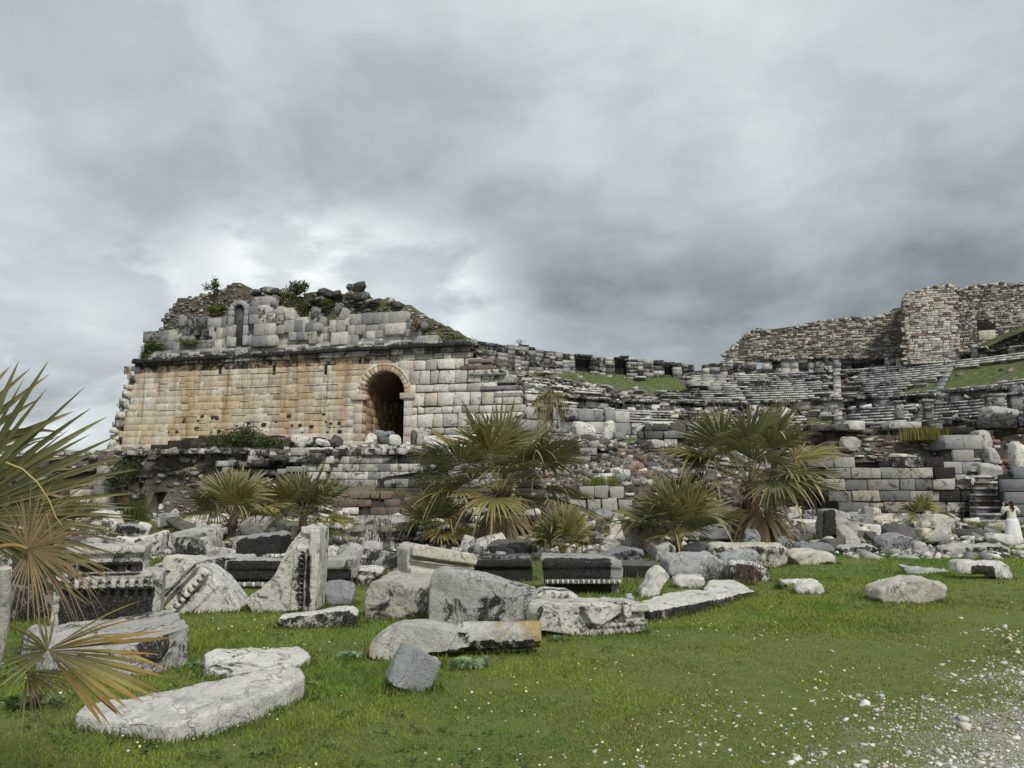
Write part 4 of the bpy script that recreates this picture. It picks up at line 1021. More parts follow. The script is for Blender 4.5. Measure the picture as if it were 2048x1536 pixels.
for (a, b, c_, d) in ((206, 233, 926, 1030), (266, 286, 978, 1030), (168, 186, 960, 1030), (98, 112, 950, 1030)):
    mb = MB(); masonry(mb, f1, f1.poly([(a, d), (a, c_), (b, c_ - 1), (b, d)]), h=(.4, .6), w=(.5, .9), off=1.0, depth=1.0, joint=.02, bev=.03, colfn=dk(['mid', 'grey', 'cream']), seed=int(a), stainfn=stn(-.2, .4, .6)); mb.obj('pier', M['dark_ashlar'], t)
mb = MB(); masonry(mb, f1, f1.poly([(232, 1010), (232, 975), (285, 975), (285, 1010)]), h=(.35, .45), w=(.3, .6), off=.3, depth=.8, colfn=dk(['brown', 'red', 'grey']), seed=4); mb.obj('brick_panel', M['dark_ashlar'], t)
# ledge course stones along its top
mb = MB(); s = f1.sz(235, 900)[0]
while s < f1.sz(650, 900)[0]:
    L = gg.uniform(.5, 1.6); z = float(np.interp(s, [f1.sz(235, 900)[0], f1.sz(420, 896)[0], f1.sz(650, 906)[0]], [f1.sz(235, 901)[1], f1.sz(420, 897)[1], f1.sz(650, 907)[1]]))
    if gg.random() < .8: slab(mb, f1, s, s + L, z - .28, z + gg.uniform(-.05, .1), gg.uniform(.0, .7), 1.4, pick(1, {'mid': 3, 'grey': 2, 'white': 2, 'dark': 2}, gg)[0], .3, .06, gg)
    s += L
for k in range(60):
    s = gg.uniform(f1.sz(440, 900)[0], f1.sz(650, 900)[0]); z = f1.sz(500, gg.uniform(905, 990))[1]
    slab(mb, f1, s, s + gg.uniform(.4, 1.3), z - .16, z + .14, gg.uniform(.2, .9), 1, pick(1, {'mid': 3, 'grey': 3, 'white': 1, 'dark': 2}, gg)[0], gg.uniform(0, .6), .05, gg)
mb.obj('ledge_course', M['dark_ashlar'], t)
# big dark base blocks under the wing on the ledge (left)
f0 = Frame(215, 62, 620, 58)
t = wall_thing('low line of dark base blocks along the foot of the ochre wall', f0.pt(4, 5.8), 'block_course', 'stone blocks')
mb = MB(); s = f0.sz(303, 890)[0]
while s < f0.sz(645, 890)[0]:
    L = gg.uniform(.8, 2.0); px = project(f0.pt(s, 6)[None])[0][0]; top = float(np.interp(px, [300, 350, 385, 460, 600, 640], [888, 879, 873, 872, 874, 878])); z = f0.sz(px, top)[1]
    slab(mb, f0, s, s + L, z - 1.0, z + gg.normal(0, .06), gg.normal(0, .15), 1.2, pick(1, {'dark': 3, 'grey': 1.5, 'brown': 1}, gg)[0], .45, .08, gg); s += L
mb.obj('blocks', M['dark_ashlar'], t)
# ashlar retaining wall, left of centre
f2 = Frame(640, 43, 880, 42.5)
t = wall_thing('banded ashlar retaining wall of long pale blocks streaked with black', f2.pt(3, 3))
wall(f2, [(636, 990), (636, 905), (650, 902), (870, 906), (872, 990)], t, 'masonry', h=(.40, .46), w=(.5, 1.3), joint=.025, bev=.035, proud=.03, colfn=dk(['white', 'mid', 'grey', 'mid']), stainfn=stn(.0, .45, .55), seed=14)
mb = MB(); masonry(mb, f2, f2.poly([(600, 960), (600, 893), (662, 897), (664, 960)]), h=(.4, .5), w=(.6, 1.1), off=.5, depth=1.4, joint=.04, bev=.07, colfn=dk(['white', 'mid']), seed=18, stainfn=stn(-.2, .4, .5)); mb.obj('broken_corner', M['dark_ashlar'], t)
mb = MB(); s = 0
while s < f2.sz(872, 905)[0]:
    L = gg.uniform(.8, 1.6); z = f2.sz(760, 909)[1]; slab(mb, f2, s, s + L - .03, z - .02, z + .32, .18 + gg.normal(0, .05), 1.2, pick(1, {'white': 3, 'mid': 2}, gg)[0], .3, .05, gg); s += L
mb.obj('coping', M['dark_ashlar'], t)
# lower left-of-centre walls and green ledges
def ledge(name, fn, x0, x1, y0, y1, nx=60, ny=16): return sheet(name, fn, x0, x1, nx, y0, y1, ny, mixcol, skirt=2.5)
def ledge_fn(zf, zb_, y0, y1, amp=.18):
    def f(X, Y):
        q = np.stack([X.ravel(), Y.ravel(), 0 * X.ravel()], 1); return zf + (zb_ - zf) * (Y - y0) / (y1 - y0) + fbm(q, .7, 4, 8).reshape(X.shape) * amp
    return f
ledge('grassy_ledge', ledge_fn(1.75, 2.5, 39.6, 42.4), -9.8, 1.2, 39.6, 42.4)
f3 = Frame(630, 39, 1060, 38.5)
t = wall_thing('low broken wall of small grey blocks behind the bare shrubs', f3.pt(3, 1.2))
wall(f3, [(640, 1060), (640, 998), (700, 1000), (705, 985), (800, 990), (805, 1010), (900, 1008), (905, 985), (1000, 990), (1000, 1060)], t, 'masonry', mat='ashlar', h=(.3, .42), w=(.4, 1.1), joint=.04, bev=.05, proud=.08, slop=.02, colfn=dk(['mid', 'grey', 'white', 'brown']), stainfn=stn(.0, .4, .6), seed=24, miss=.06)
f3b = Frame(760, 41, 1060, 40.5)
t = wall_thing('dark green stained ashlar wall half hidden behind the tallest palm', f3b.pt(3, 2))
wall(f3b, [(760, 1010), (760, 955), (900, 950), (905, 930), (1060, 930), (1060, 1010)], t, 'masonry', h=(.42, .5), w=(.5, 1.2), joint=.025, bev=.035, proud=.03, colfn=dk(['mid', 'grey', 'dark']), stainfn=stn(.1, .5, .5), seed=26)
# centre: wall fragments stepping up to the orchestra
f4 = Frame(860, 46, 1300, 46)
t = wall_thing('patchwork of pale broken courses between the tallest palm and the rubble slope', f4.pt(5, 3))
wall(f4, [(850, 1000), (850, 905), (900, 895), (1060, 885), (1120, 882), (1180, 893), (1184, 905), (1230, 905), (1232, 930), (1170, 935), (1168, 1000)], t, 'masonry', h=(.36, .55), w=(.4, 1.3), joint=.04, bev=.05, proud=.12, slop=.02, colfn=dk(['white', 'mid', 'grey', 'brown']), stainfn=stn(-.1, .45, .6), seed=34, miss=.08)
def slope_fn(X, Y):
    q = np.stack([X.ravel(), Y.ravel(), 0 * X.ravel()], 1); t_ = np.clip((Y - 40.5) / 15, 0, 1)
    return 2.0 + 4.3 * t_ ** .8 + fbm(q, .5, 4, 10).reshape(X.shape) * .45
def slopecol(V):
    k = fbm(V * [1, 1, 0], .35, 3, 18); p = project(V); gp_ = pip([(1230, 868), (1290, 846), (1345, 852), (1330, 872), (1240, 892)], p[:, 0], p[:, 1]) | pip([(1170, 955), (1215, 930), (1245, 950), (1240, 975), (1180, 975)], p[:, 0], p[:, 1])
    c = np.where((gp_ | (k > .3))[:, None], np.array([[.12, .16, .035]]), np.array([[.15, .125, .095]])); return c * np.random.default_rng(2).uniform(.7, 1.3, (len(V), 1))
sheet('rubble_slope', slope_fn, 1.0, 16.5, 90, 41.3, 56, 70, slopecol, skirt=3)
rubble_stuff('slope_rubble', 'brown and grey rubble covering the slope behind the palms', slope_fn, 12000, 1.2, 16.4, 41.4, 56, .085, {'brown': 5, 'mid': 2, 'grey': 2, 'dark': 4, 'white': .7, 'red': .3}, seed=9, maxs=.34,
             cond=lambda x, y: ~(pip([(1230, 868), (1290, 846), (1345, 852), (1330, 872), (1240, 892)], *project(np.stack([x, y, slope_fn(x[:, None], y[:, None])[:, 0]], 1)).T)))
f5 = Frame(1140, 39.5, 1290, 39.5)
t = wall_thing('two courses of big grey blocks between the tallest palms', f5.pt(1, 1.4))
wall(f5, [(1146, 1050), (1146, 981), (1252, 981), (1254, 1050)], t, 'masonry', mat='ashlar', h=(.62, .68), w=(.7, 1.1), joint=.05, bev=.07, proud=.05, colfn=dk(['mid', 'grey', 'mid']), stainfn=stn(-.2, .4, .7), seed=38, slop=.03)
f5b = Frame(1250, 40, 1660, 40)
t = wall_thing('low crumbling bank of brown rubble behind the middle palms', f5b.pt(4, 1.4), 'rubble_bank', 'wall')
mb = MB(); rubble_wall(mb, f5b, f5b.poly([(1030, 1060), (1030, 990), (1150, 985), (1245, 985), (1300, 975), (1400, 985), (1520, 975), (1640, 980), (1660, 1060)]), relief=.7, step=.3, sizes=(.1, .3), dens=1.2, seed=41, depth=2, slope=.3, pal={'brown': 3, 'dark': 2, 'mid': 2, 'grey': 2, 'white': .6}); mb.obj('rubble_face', M['rubble'], t)
# right: layered ashlar retaining wall
f6 = Frame(1600, 38.5, 1960, 37.5)
t = wall_thing('tall stepped retaining wall of long pale blocks beside the stairway', f6.pt(4, 2))
wall(f6, [(1655, 1070), (1652, 972), (1638, 970), (1636, 946), (1622, 942), (1622, 919), (1712, 919), (1714, 944), (1788, 944), (1788, 918), (1892, 920), (1892, 946), (1897, 968), (1940, 968), (1946, 1000), (1948, 1070)], t, 'masonry', mat='dark_ashlar', h=(.52, .58), w=(.6, 1.6), joint=.035, bev=.05, proud=.06, slop=.018, colfn=dk(['white', 'mid', 'mid', 'grey', 'cream'], .62, 1.0), stainfn=stn(.05, .6, .45), seed=44, bd=2.0, miss=.03)
f6b = Frame(1600, 40.5, 1960, 39.5)
t = wall_thing('rough brown rubble wall rising above the stepped retaining wall', f6b.pt(4, 3.4))
mb = MB(); rubble_wall(mb, f6b, f6b.poly([(1560, 1000), (1560, 900), (1625, 893), (1700, 880), (1730, 868), (1790, 872), (1880, 876), (1905, 890), (1930, 940), (1935, 1000)]), relief=.9, step=.28, sizes=(.09, .3), dens=1.5, seed=46, depth=2, slope=.22, flat=.4, pal={'brown': 3, 'mid': 3, 'grey': 2, 'dark': 1.5, 'red': .8, 'cream': 1.2, 'white': 1}); mb.obj('rubble_face', M['rubble'], t)
f7 = Frame(1880, 39, 1960, 39)
t = wall_thing('squared grey pier of large blocks at the head of the stairway', f7.pt(.5, 3))
wall(f7, [(1893, 975), (1893, 884), (1905, 868), (1946, 866), (1948, 975)], t, 'masonry', mat='ashlar', h=(.6, .75), w=(.9, 1.5), joint=.03, bev=.06, colfn=dk(['mid', 'grey']), stainfn=stn(-.1, .4, .7), seed=48, off=.2, depth=1.4)
# rows of blocks above: band between palms and tower foot
f8 = Frame(1270, 50, 1700, 47)
t = wall_thing('uneven row of pale blocks and brickwork under the lowest seats', f8.pt(8, 5))
wall(f8, [(1280, 880), (1282, 852), (1400, 846), (1560, 858), (1610, 848), (1612, 862), (1700, 872), (1702, 905), (1560, 915), (1280, 890)], t, 'masonry', mat='dark_ashlar', h=(.4, .7), w=(.4, 1.5), joint=.05, bev=.06, proud=.15, slop=.03, colfn=dk(['white', 'mid', 'grey', 'brown', 'dark']), stainfn=stn(-.1, .5, .6), seed=52, miss=.05)
f9 = Frame(1590, 46, 2080, 44)
t = wall_thing('long dark lintel slabs capping the ruin below the seats', f9.pt(5, 5), 'lintel_row', 'stone blocks')
def lint(px0, px1, py0, py1, off=.3, col='grey', st=.35):
    s0, z1 = f9.sz(px0, py0); s1, z0 = f9.sz(px1, py1); mb = MB(); slab(mb, f9, s0, s1, z0, z1, off, 1.4, np.array(PAL[col]) * gg.uniform(.85, 1.15), st, .08, gg); mb.obj('lintel', M['dark_ashlar'], t)
for a in ((1612, 1694, 850, 862, .4, 'dark'), (1774, 1840, 845, 857, .3, 'mid', 0), (1858, 1884, 848, 860, .2, 'grey'), (1885, 1946, 856, 868, .5, 'dark', .5), (1942, 2025, 842, 858, .7, 'dark', .4), (2024, 2110, 836, 853, .8, 'blue', .3), (1696, 1730, 842, 860, .1, 'white', -.2), (1856, 1905, 840, 849, 0, 'dark')): lint(*a)
t = wall_thing('stub pillars and door posts standing in the openings above the lintels', f9.pt(9, 6), 'pillar_row', 'pillars')
f10 = Frame(1590, 53, 2090, 50)
for (a, b, c_, d, col) in ((1792, 1808, 806, 828, 'mid'), (1848, 1868, 804, 828, 'mid'), (1974, 2010, 793, 814, 'mid'), (2020, 2046, 790, 812, 'grey'), (2066, 2090, 786, 812, 'mid'), (1690, 1712, 846, 862, 'white'), (1740, 1770, 850, 868, 'grey')):
    s0, z1 = f10.sz(a, c_); s1, z0 = f10.sz(b, d); mb = MB(); slab(mb, f10, s0, s1, z0 - .3, z1, .1, .7, np.array(PAL[col]) * gg.uniform(.6, .9), .3, .08, gg); slab(mb, f10, s0 - .12, s1 + .12, z1 + .01, z1 + .16, .2, .9, np.array(PAL['grey']), .2, .04, gg); mb.obj('pillar', M['ashlar'], t)
# backing bank right under the lintels so nothing floats
f11 = Frame(1560, 47.5, 2140, 45)
t = wall_thing('steep red brown rubble bank above and beside the stairway', f11.pt(9, 3), 'rubble_bank', 'wall')
mb = MB(); rubble_wall(mb, f11, f11.poly([(1560, 1000), (1560, 862), (1640, 862), (1780, 856), (1900, 866), (1950, 857), (2040, 854), (2140, 850), (2140, 1010), (1900, 1010)]), relief=.9, step=.3, sizes=(.1, .42), dens=1.2, seed=56, depth=2, slope=-.02, pal={'brown': 4, 'red': 2, 'mid': 2.5, 'dark': 2, 'grey': 2, 'cream': .8}); mb.obj('rubble_face', M['rubble'], t)
def orch_fn(X, Y):
    q = np.stack([X.ravel(), Y.ravel(), 0 * X.ravel()], 1); return 5.75 + .05 * (Y - 48) + fbm(q, .5, 3, 10).reshape(X.shape) * .12
sheet('orchestra_floor', orch_fn, 8, 60, 60, 54, 82, 40, mixcol, skirt=5)
# right edge rubble and stairs
f12 = Frame(1940, 40.5, 2140, 39.5)
t = wall_thing('brown rubble wall with one rounded upright boulder right of the pier', f12.pt(2, 2))
mb = MB(); rubble_wall(mb, f12, f12.poly([(1950, 960), (1952, 900), (1975, 872), (2030, 878), (2048, 868), (2140, 870), (2140, 1030), (2010, 1030), (1985, 960)]), relief=.8, step=.28, sizes=(.1, .4), dens=1.3, seed=58, depth=2.4, slope=.18, pal={'brown': 4, 'red': 2, 'mid': 2.5, 'dark': 2, 'grey': 2, 'cream': 1, 'white': .6}); mb.obj('rubble_face', M['rubble'], t)
f13 = Frame(2000, 35.5, 2140, 34.5)
t = wall_thing('blue grey ashlar wall end rising behind the visitor in white', f13.pt(1, 1.5))
wall(f13, [(2010, 1060), (2010, 972), (2007, 947), (2060, 944), (2140, 940), (2140, 1060)], t, 'masonry', mat='ashlar', h=(.55, .62), w=(.7, 1.2), joint=.03, bev=.05, colfn=dk(['blue', 'grey', 'blue']), stainfn=stn(-.3, .2, .7), seed=62)
t = wall_thing('steep stone stairway climbing beside the stepped retaining wall', f7.pt(2, .8), 'stairway', 'stairway')
for k in range(13):
    Y = 35.6 + k * .36; z0 = .55 + .30 * k; a, b = ((1942, 2010) if k < 7 else (1938, 1985) if k < 10 else (1945, 1975))
    x0 = (a - 1024) / FPX * Y; x1 = (b - 1024) / FPX * Y; mb = MB()
    fr = frame_xy((x0, Y), (x1, Y)); s = 0
    while s < fr.L - .2: L = min(gg.uniform(.7, 1.5), fr.L - s); c_ = pick(1, {'mid': 3, 'brown': 1, 'grey': 2}, gg, .1)[0]; slab(mb, fr, s, s + L - .02, z0 - .1, z0 + .19, -.05, .6, c_ * .42, .3, .02, gg); slab(mb, fr, s, s + L - .02, z0 + .19, z0 + .29, .04 + gg.normal(0, .01), .6, c_, -.3, .02, gg); s += L  # riser is a darkened copy of the nosing colour, painting in its shade
    mb.obj('step', M['ashlar'], t)
mb = MB(); frs = frame_xy((21.4, 41.5), (26, 41.5)); backwall(mb, frs, [(0, .3), (4.6, .3), (4.6, 4.2), (0, 4.4)], 0, .5); mb.obj('stair_core', M['mortar'], t)
for i, (px, py, Y, s3, tl, col, lab) in enumerate((
    (1963, 890, 39.5, (1.0, .9, 1.6), (0, .05), 'mid', 'rounded upright boulder standing right of the grey pier'),
    (1997, 829, 44, (2.1, 1.2, .95), (0, .02), 'mid', 'big rounded pale block resting on the dark lintel slab'),
    (1935, 962, 38, (.5, .5, .45), (0, .2), 'white', 'small white boulder at the top edge of the stepped wall'),
    (1976, 943, 38.5, (1.3, .8, .8), (0, .1), 'mid', 'squat pale block lodged in the rubble above the stairs'),
    (1982, 912, 39, (.8, .7, .9), (0, .3), 'mid', 'leaning pale stone in the red rubble above the stairs'),
    (2040, 912, 39, (1.2, .9, 1.5), (0, .1), 'white', 'tall pale stone at the picture edge above the blue grey wall'),
    (1700, 888, 41, (1.1, .8, .9), (0, .02), 'mid', 'squared pale block above the rough rubble wall'),
    (1806, 920, 38.8, (1.4, .9, .6), (0, .1), 'cream', 'chipped cream block at the end of the top course'),
    (1567, 832, 60, (1.4, 1.0, 1.4), (0, .4), 'white', 'pointed white stone by the small dark opening behind the big palm'))):
    rock_obj('fallen_block', lab, 'stone block', ray_at_depth(px, py, Y), s3, .1, tl, col, 340 + i, .1, 8, 'marble_small', group='blocks fallen on the ledges of the theatre')

# ================================================================== hilltop castle wall and tower
cs = wall_thing('long rough castle wall of small field stones on the theatre rim', (28, 98, 18), 'castle_wall', 'castle wall')
def castle_col(s, z, g): return np.array(PAL[('mid', 'brown', 'cream', 'white', 'dark')[g.choice(5, p=[.28, .34, .20, .05, .13])]]) * g.uniform(.62, 1.0)
def castle(fr, pts, parent, part, seed, h=(.13, .30), w=(.16, .75), holes_trim=None, colfn=castle_col, bd=1.6):
    P_ = fr.poly(pts); mb = MB(); masonry(mb, fr, P_, h=h, w=w, joint=.045, bev=.04, proud=.07, depth=.3, slop=.02, colfn=colfn, stainfn=lambda s, z, g: g.uniform(-.6, .3), seed=seed, trim=holes_trim); mb.obj(part, M['castle'], parent)
    c = np.mean(P_, 0); Q = [(c[0] + (a - c[0]) * .995, c[1] + (b - c[1]) * .97) for a, b in P_]; mb = MB(); backwall(mb, fr, Q, -.14, bd, (.15, .12, .09)); mb.obj('mortar_core', M['mortar'], parent)
fA = Frame(1440, 103, 1815, 97)
castle(fA, [(1446, 722), (1452, 706), (1466, 694), (1490, 678), (1510, 662), (1528, 660), (1538, 666), (1552, 668), (1570, 660), (1588, 655), (1640, 644), (1665, 640), (1700, 640), (1745, 636), (1780, 628), (1795, 622), (1812, 617), (1816, 730), (1700, 722), (1530, 722)], cs, 'masonry', 101)
mb = MB(); n = 420; px = gg.uniform(1446, 1815, n); py = np.interp(px, [1446, 1466, 1510, 1528, 1552, 1588, 1665, 1745, 1795, 1812], [710, 694, 662, 660, 668, 655, 640, 636, 622, 617]) + gg.uniform(-2.5, 3, n)
P_ = np.array([fA.pt(*fA.sz(a, b), -gg.uniform(0, 1.2)) for a, b in zip(px, py)]); rocks(mb, P_, np.stack([gg.uniform(.12, .35, n), gg.uniform(.12, .3, n), gg.uniform(.08, .2, n)], 1), pick(n, {'brown': 3, 'mid': 3, 'dark': 2, 'cream': 2}, gg), .1, tilt=.15, jit=.15); mb.obj('ragged_top', M['castle'], cs)
ct = wall_thing('square castle tower of pale field stones rising above the castle wall', (53, 93, 17), 'castle_tower', 'tower')
fT = Frame(1813, 92, 1920, 90.5)
castle(fT, [(1809, 728), (1809, 590), (1832, 582), (1870, 574), (1890, 570), (1905, 570), (1910, 576), (1916, 640), (1922, 728)], ct, 'tower_face', 103, h=(.2, .36), w=(.3, .8), colfn=lambda s, z, g: np.array(PAL[('cream', 'mid', 'white', 'brown')[g.choice(4, p=[.42, .32, .10, .16])]]) * g.uniform(.75, 1.02))
aT = fT.pt(fT.sz(1813, 700)[0], 0, .02)[:2]; fS = frame_xy(aT + np.array([3.05, 7.0]), aT)
z0, z1 = fT.sz(1816, 728)[1], fT.sz(1816, 590)[1]
mb = MB(); masonry(mb, fS, [(0, z0), (fS.L, z0), (fS.L, z1), (0, z1 - .6)], h=(.2, .34), w=(.3, .8), joint=.045, bev=.04, proud=.05, depth=.3, colfn=castle_col, seed=104); mb.obj('tower_side', M['castle'], ct)
mb = MB(); backwall(mb, fS, [(0, z0), (fS.L - .7, z0), (fS.L - .7, z1 - .1), (0, z1 - .7)], -.14, 1.2, (.15, .12, .09)); backwall(mb, fT, [(0.3, z0), (fT.L - .3, z0), (fT.L - .3, z1 + .3), (.3, z1 - .3)], -5.5, .5, (.15, .12, .09)); mb.obj('mortar_core', M['mortar'], ct)
cw = wall_thing('castle wall stretch right of the tower with one broken window hole', (60, 90, 17), 'castle_wall', 'castle wall')
fB = Frame(1912, 94, 2200, 89)
sA, sB = fB.sz(1956, 660)[0], fB.sz(1990, 660)[0]; zA, zB_ = fB.sz(1970, 661)[1], fB.sz(1970, 643)[1]
def win_trim(z0, z1):
    if z1 < zA or z0 > zB_: return None
    k = (z0 - zA) / (zB_ - zA); return (sA, sA - .1, sB - .5 * k, sB - .6 * k)
castle(fB, [(1914, 728), (1914, 578), (1945, 574), (1985, 569), (2048, 567), (2120, 565), (2190, 572), (2190, 700), (2048, 700)], cw, 'masonry', 105, h=(.18, .30), w=(.22, .6), holes_trim=win_trim)
s0, z0 = fB.sz(1972, 652); mb = MB(); slab(mb, fB, sA - .1, sB + .1, zA - .05, zB_, .0, .2, (.02, .018, .016), .6, .03); slab(mb, fB, sA, sB, zA - 1.2, zA, .12, .5, np.array(PAL['cream']), 0, .05); mb.obj('window_hole', M['mortar'], cw)
mb = MB(); n = 260; px = gg.uniform(1816, 2150, n); py = np.interp(px, [1816, 1870, 1905, 1914, 1985, 2048, 2150], [588, 574, 570, 578, 569, 567, 566]) + gg.uniform(-2, 3, n)
P_ = np.array([(fT if a < 1912 else fB).pt(*(fT if a < 1912 else fB).sz(a, b), -gg.uniform(0, 1.2)) for a, b in zip(px, py)]); rocks(mb, P_, np.stack([gg.uniform(.12, .35, n), gg.uniform(.12, .3, n), gg.uniform(.08, .2, n)], 1), pick(n, {'brown': 3, 'mid': 3, 'dark': 2, 'cream': 2}, gg), .1, tilt=.15, jit=.15); mb.obj('ragged_top', M['castle'], cw)
# grassy bank at the foot of the castle
def bank_fn(X, Y):
    d = np.hypot(X - O2[0], Y - O2[1]); q = np.stack([X.ravel(), Y.ravel(), 0 * X.ravel()], 1)
    return 18.9 + .10 * (d - 48) + 3.1 * sst(53, 62, X) + fbm(q, .4, 3, 4).reshape(X.shape) * .25
X, Y = np.meshgrid(np.linspace(rad(84), rad(162), 80), np.linspace(48.2, 64, 22)); bx_, by_ = cav(Y, X); bz_ = bank_fn(bx_, by_)
i = (np.arange(21)[:, None] * 80 + np.arange(79)[None]).ravel(); mb = MB(); V = np.stack([bx_.ravel(), by_.ravel(), bz_.ravel()], 1); F = np.stack([i, i + 1, i + 81, i + 80], 1)
mb.add(V, F, np.array([[.105, .125, .04]]) * gg.uniform(.6, 1.3, (len(F), 1)), -.6); tag(mb.obj('hilltop', M['rubble'], None, True), kind='structure')
# ================================================================== carved and broken marble blocks in the field
tmp_scn = bpy.data.scenes.new("tmp")
def solid(parts, vox):
    """union of closed pieces through a voxel grid -> (V, F, N)"""
    bm = bmesh.new()
    for V, F in parts:
        vs = [bm.verts.new(v) for v in V]
        for f in F: bm.faces.new([vs[k] for k in f])
    bmesh.ops.recalc_face_normals(bm, faces=bm.faces[:])
    me = bpy.data.meshes.new("t"); bm.to_mesh(me); bm.free(); o = bpy.data.objects.new("t", me); tmp_scn.collection.objects.link(o)
    md = o.modifiers.new("r", 'REMESH'); md.mode = 'VOXEL'; md.voxel_size = vox; md.adaptivity = 0
    vl = tmp_scn.view_layers[0]; vl.update(); ev = o.evaluated_get(vl.depsgraph); m2 = ev.to_mesh(); n = len(m2.vertices)
    V = np.empty(n * 3, np.float32); m2.vertices.foreach_get('co', V); V = V.reshape(-1, 3).astype(float)
    F = np.array([p.vertices[:] for p in m2.polygons if len(p.vertices) == 4]); ev.to_mesh_clear()
    bpy.data.objects.remove(o); bpy.data.meshes.remove(me); return V, F
def smooth_np(V, F, it):
    E = np.concatenate([F[:, [0, 1]], F[:, [1, 2]], F[:, [2, 3]], F[:, [3, 0]]]); cnt = np.bincount(np.concatenate([E[:, 0], E[:, 1]]), minlength=len(V))[:, None]
    for _ in range(it):
        S = np.zeros_like(V)
        for c in range(3): S[:, c] = np.bincount(E[:, 0], V[E[:, 1], c], len(V)) + np.bincount(E[:, 1], V[E[:, 0], c], len(V))
        V = S / np.maximum(cnt, 1)
    return V
def normals_np(V, F):
    n = np.cross(V[F[:, 2]] - V[F[:, 0]], V[F[:, 3]] - V[F[:, 1]]); N = np.zeros_like(V)
    for k in range(4): np.add.at(N, F[:, k], n)
    return N / (np.linalg.norm(N, axis=1, keepdims=True) + 1e-12)
def weather(V, F, amp=.02, chip=.8, seed=1, vox=.03, big=None):
    V1 = smooth_np(V, F, 1); V2 = smooth_np(V1, F, 7); k = fbm(V, 2.2, 3, seed); w_ = np.clip(.05 + (k + .02) * 3.2 * chip, 0.0, 1)[:, None]
    V = V1 * (1 - w_) + V2 * w_; N = normals_np(V, F)
    rd = fbm(V, 4.5, 4, seed + 2, .6); d = fbm(V, 1.5, 3, seed + 1) * amp * 1.5 + rd * amp * .9 - np.abs(fbm(V, 3, 3, seed + 5)) * amp * .9
    if big is not None: d = d + big(V)
    return V + N * d[:, None]
def prism(poly3, ext):
    """poly3 (n,3) front polygon, ext (3,) or (n,3) offset to the back polygon"""
    A = np.asarray(poly3, float); B = A + np.asarray(ext, float); n = len(A)
    F = [list(range(n)), list(range(2 * n - 1, n - 1, -1))] + [[k, k + n, (k + 1) % n + n, (k + 1) % n] for k in range(n)]
    return np.concatenate([A, B]), F
def finish_stone(name, label, cat, parts, vox, col='white', amp=.02, chip=.8, seed=1, stain=None, group='fallen marble blocks on the grass', mat='marble', colfn=None, base=None, big=None, decor=()):
    V, F = solid(parts, vox); V = weather(V, F, amp, chip, seed, vox, big)
    c = np.array(PAL[col]) if isinstance(col, str) else np.array(col); C = np.broadcast_to(c, (len(V), 3)).copy()
    if colfn is not None: C = colfn(V, C)
    S = np.zeros(len(V)) if stain is None else (np.full(len(V), stain) if np.isscalar(stain) else stain(V, normals_np(V, F)))
    loc = np.array([V[:, 0].mean(), V[:, 1].mean(), V[:, 2].min()]) if base is None else base
    me = mesh_np(name, V - loc, F, {'col': ('POINT', C), 'stain': ('POINT', S)}, True)
    if decor:
        root = empty(name, loc, label, cat, group)
        link('body', me, M[mat], root, loc=(0, 0, 0))
        for nm, mb_, mt in decor: mb_.obj(nm, M[mt], root)
        return root
    o = link(name, me, M[mat], None, loc=loc); return tag(o, label, cat, group)
def vplane(px, py, yaw=0.0):
    """upright plane standing on the ground at pixel (px,py), yaw turned about z; returns frame with pixel lookups"""
    P = gpt(px, py); fr = frame_xy((P[0] - math.cos(yaw), P[1] - math.sin(yaw)), (P[0] + math.cos(yaw), P[1] + math.sin(yaw))); fr.g = P; return fr
def back(fr, t, rise=0.0): return np.array([-fr.n[0] * t, -fr.n[1] * t, rise])
def vstone(name, label, base, poly, t, cat='stone block', yaw=0., rise=0., vox=None, extra=None, sink=.12, taper=0.0, **kw):
    """block traced as the outline of its front face standing at ground pixel 'base', t metres thick"""
    fr = vplane(*base, yaw); A = np.array([fr.pt(*fr.sz(*p)) for p in poly]); lo = A[:, 2] < fr.g[2] + .10 * max(.3, np.ptp(A[:, 2])); A[lo, 2] = np.minimum(A[lo, 2], fr.g[2]) - sink
    e = np.repeat(back(fr, t, rise)[None], len(A), 0); e[lo, 2] = 0
    if taper: c = A.mean(0); e = e + (c - A) * taper * np.array([1, 1, 0])
    parts = [prism(A, e)] + (extra(fr) if extra else [])
    D = fr.g[1]; vox = vox or max(.016, D * .0022); return finish_stone(name, label, cat, parts, vox, **kw)
def fstone(name, label, tri, cat='stone block', vox=None, extra=None, sink=.12, **kw):
    """block given by its footprint: list of (px, py_top, py_base) going round"""
    T, B = [], []
    for px, pt_, pb in tri: g_ = gpt(px, pb); z = zoff(pt_, g_[1]); T.append([g_[0], g_[1], z]); B.append([g_[0], g_[1], g_[2] - sink])
    T, B = np.array(T), np.array(B); D = T[:, 1].mean(); n = len(T)
    F = [list(range(n)), list(range(2 * n - 1, n - 1, -1))] + [[k, k + n, (k + 1) % n + n, (k + 1) % n] for k in range(n)]
    parts = [(np.concatenate([T, B]), F)] + (extra(T) if extra else []); vox = vox or max(.016, D * .0022)
    return finish_stone(name, label, cat, parts, vox, **kw)
def obox(fr, s0, s1, z0, z1, o0, o1):
    """oriented box in a frame; o = distance towards the viewer"""
    V = np.array([fr.pt(s, z, o) for o in (o0, o1) for s, z in ((s0, z0), (s1, z0), (s1, z1), (s0, z1))]); return V, [[0, 1, 2, 3], [7, 6, 5, 4], [0, 4, 5, 1], [1, 5, 6, 2], [2, 6, 7, 3], [3, 7, 4, 0]]
def pbox(fr, px0, px1, py0, py1, o0, o1):
    s0, z1 = fr.sz(px0, py0); s1, z0 = fr.sz(px1, py1); return obox(fr, s0, s1, z0, z1, o0, o1)
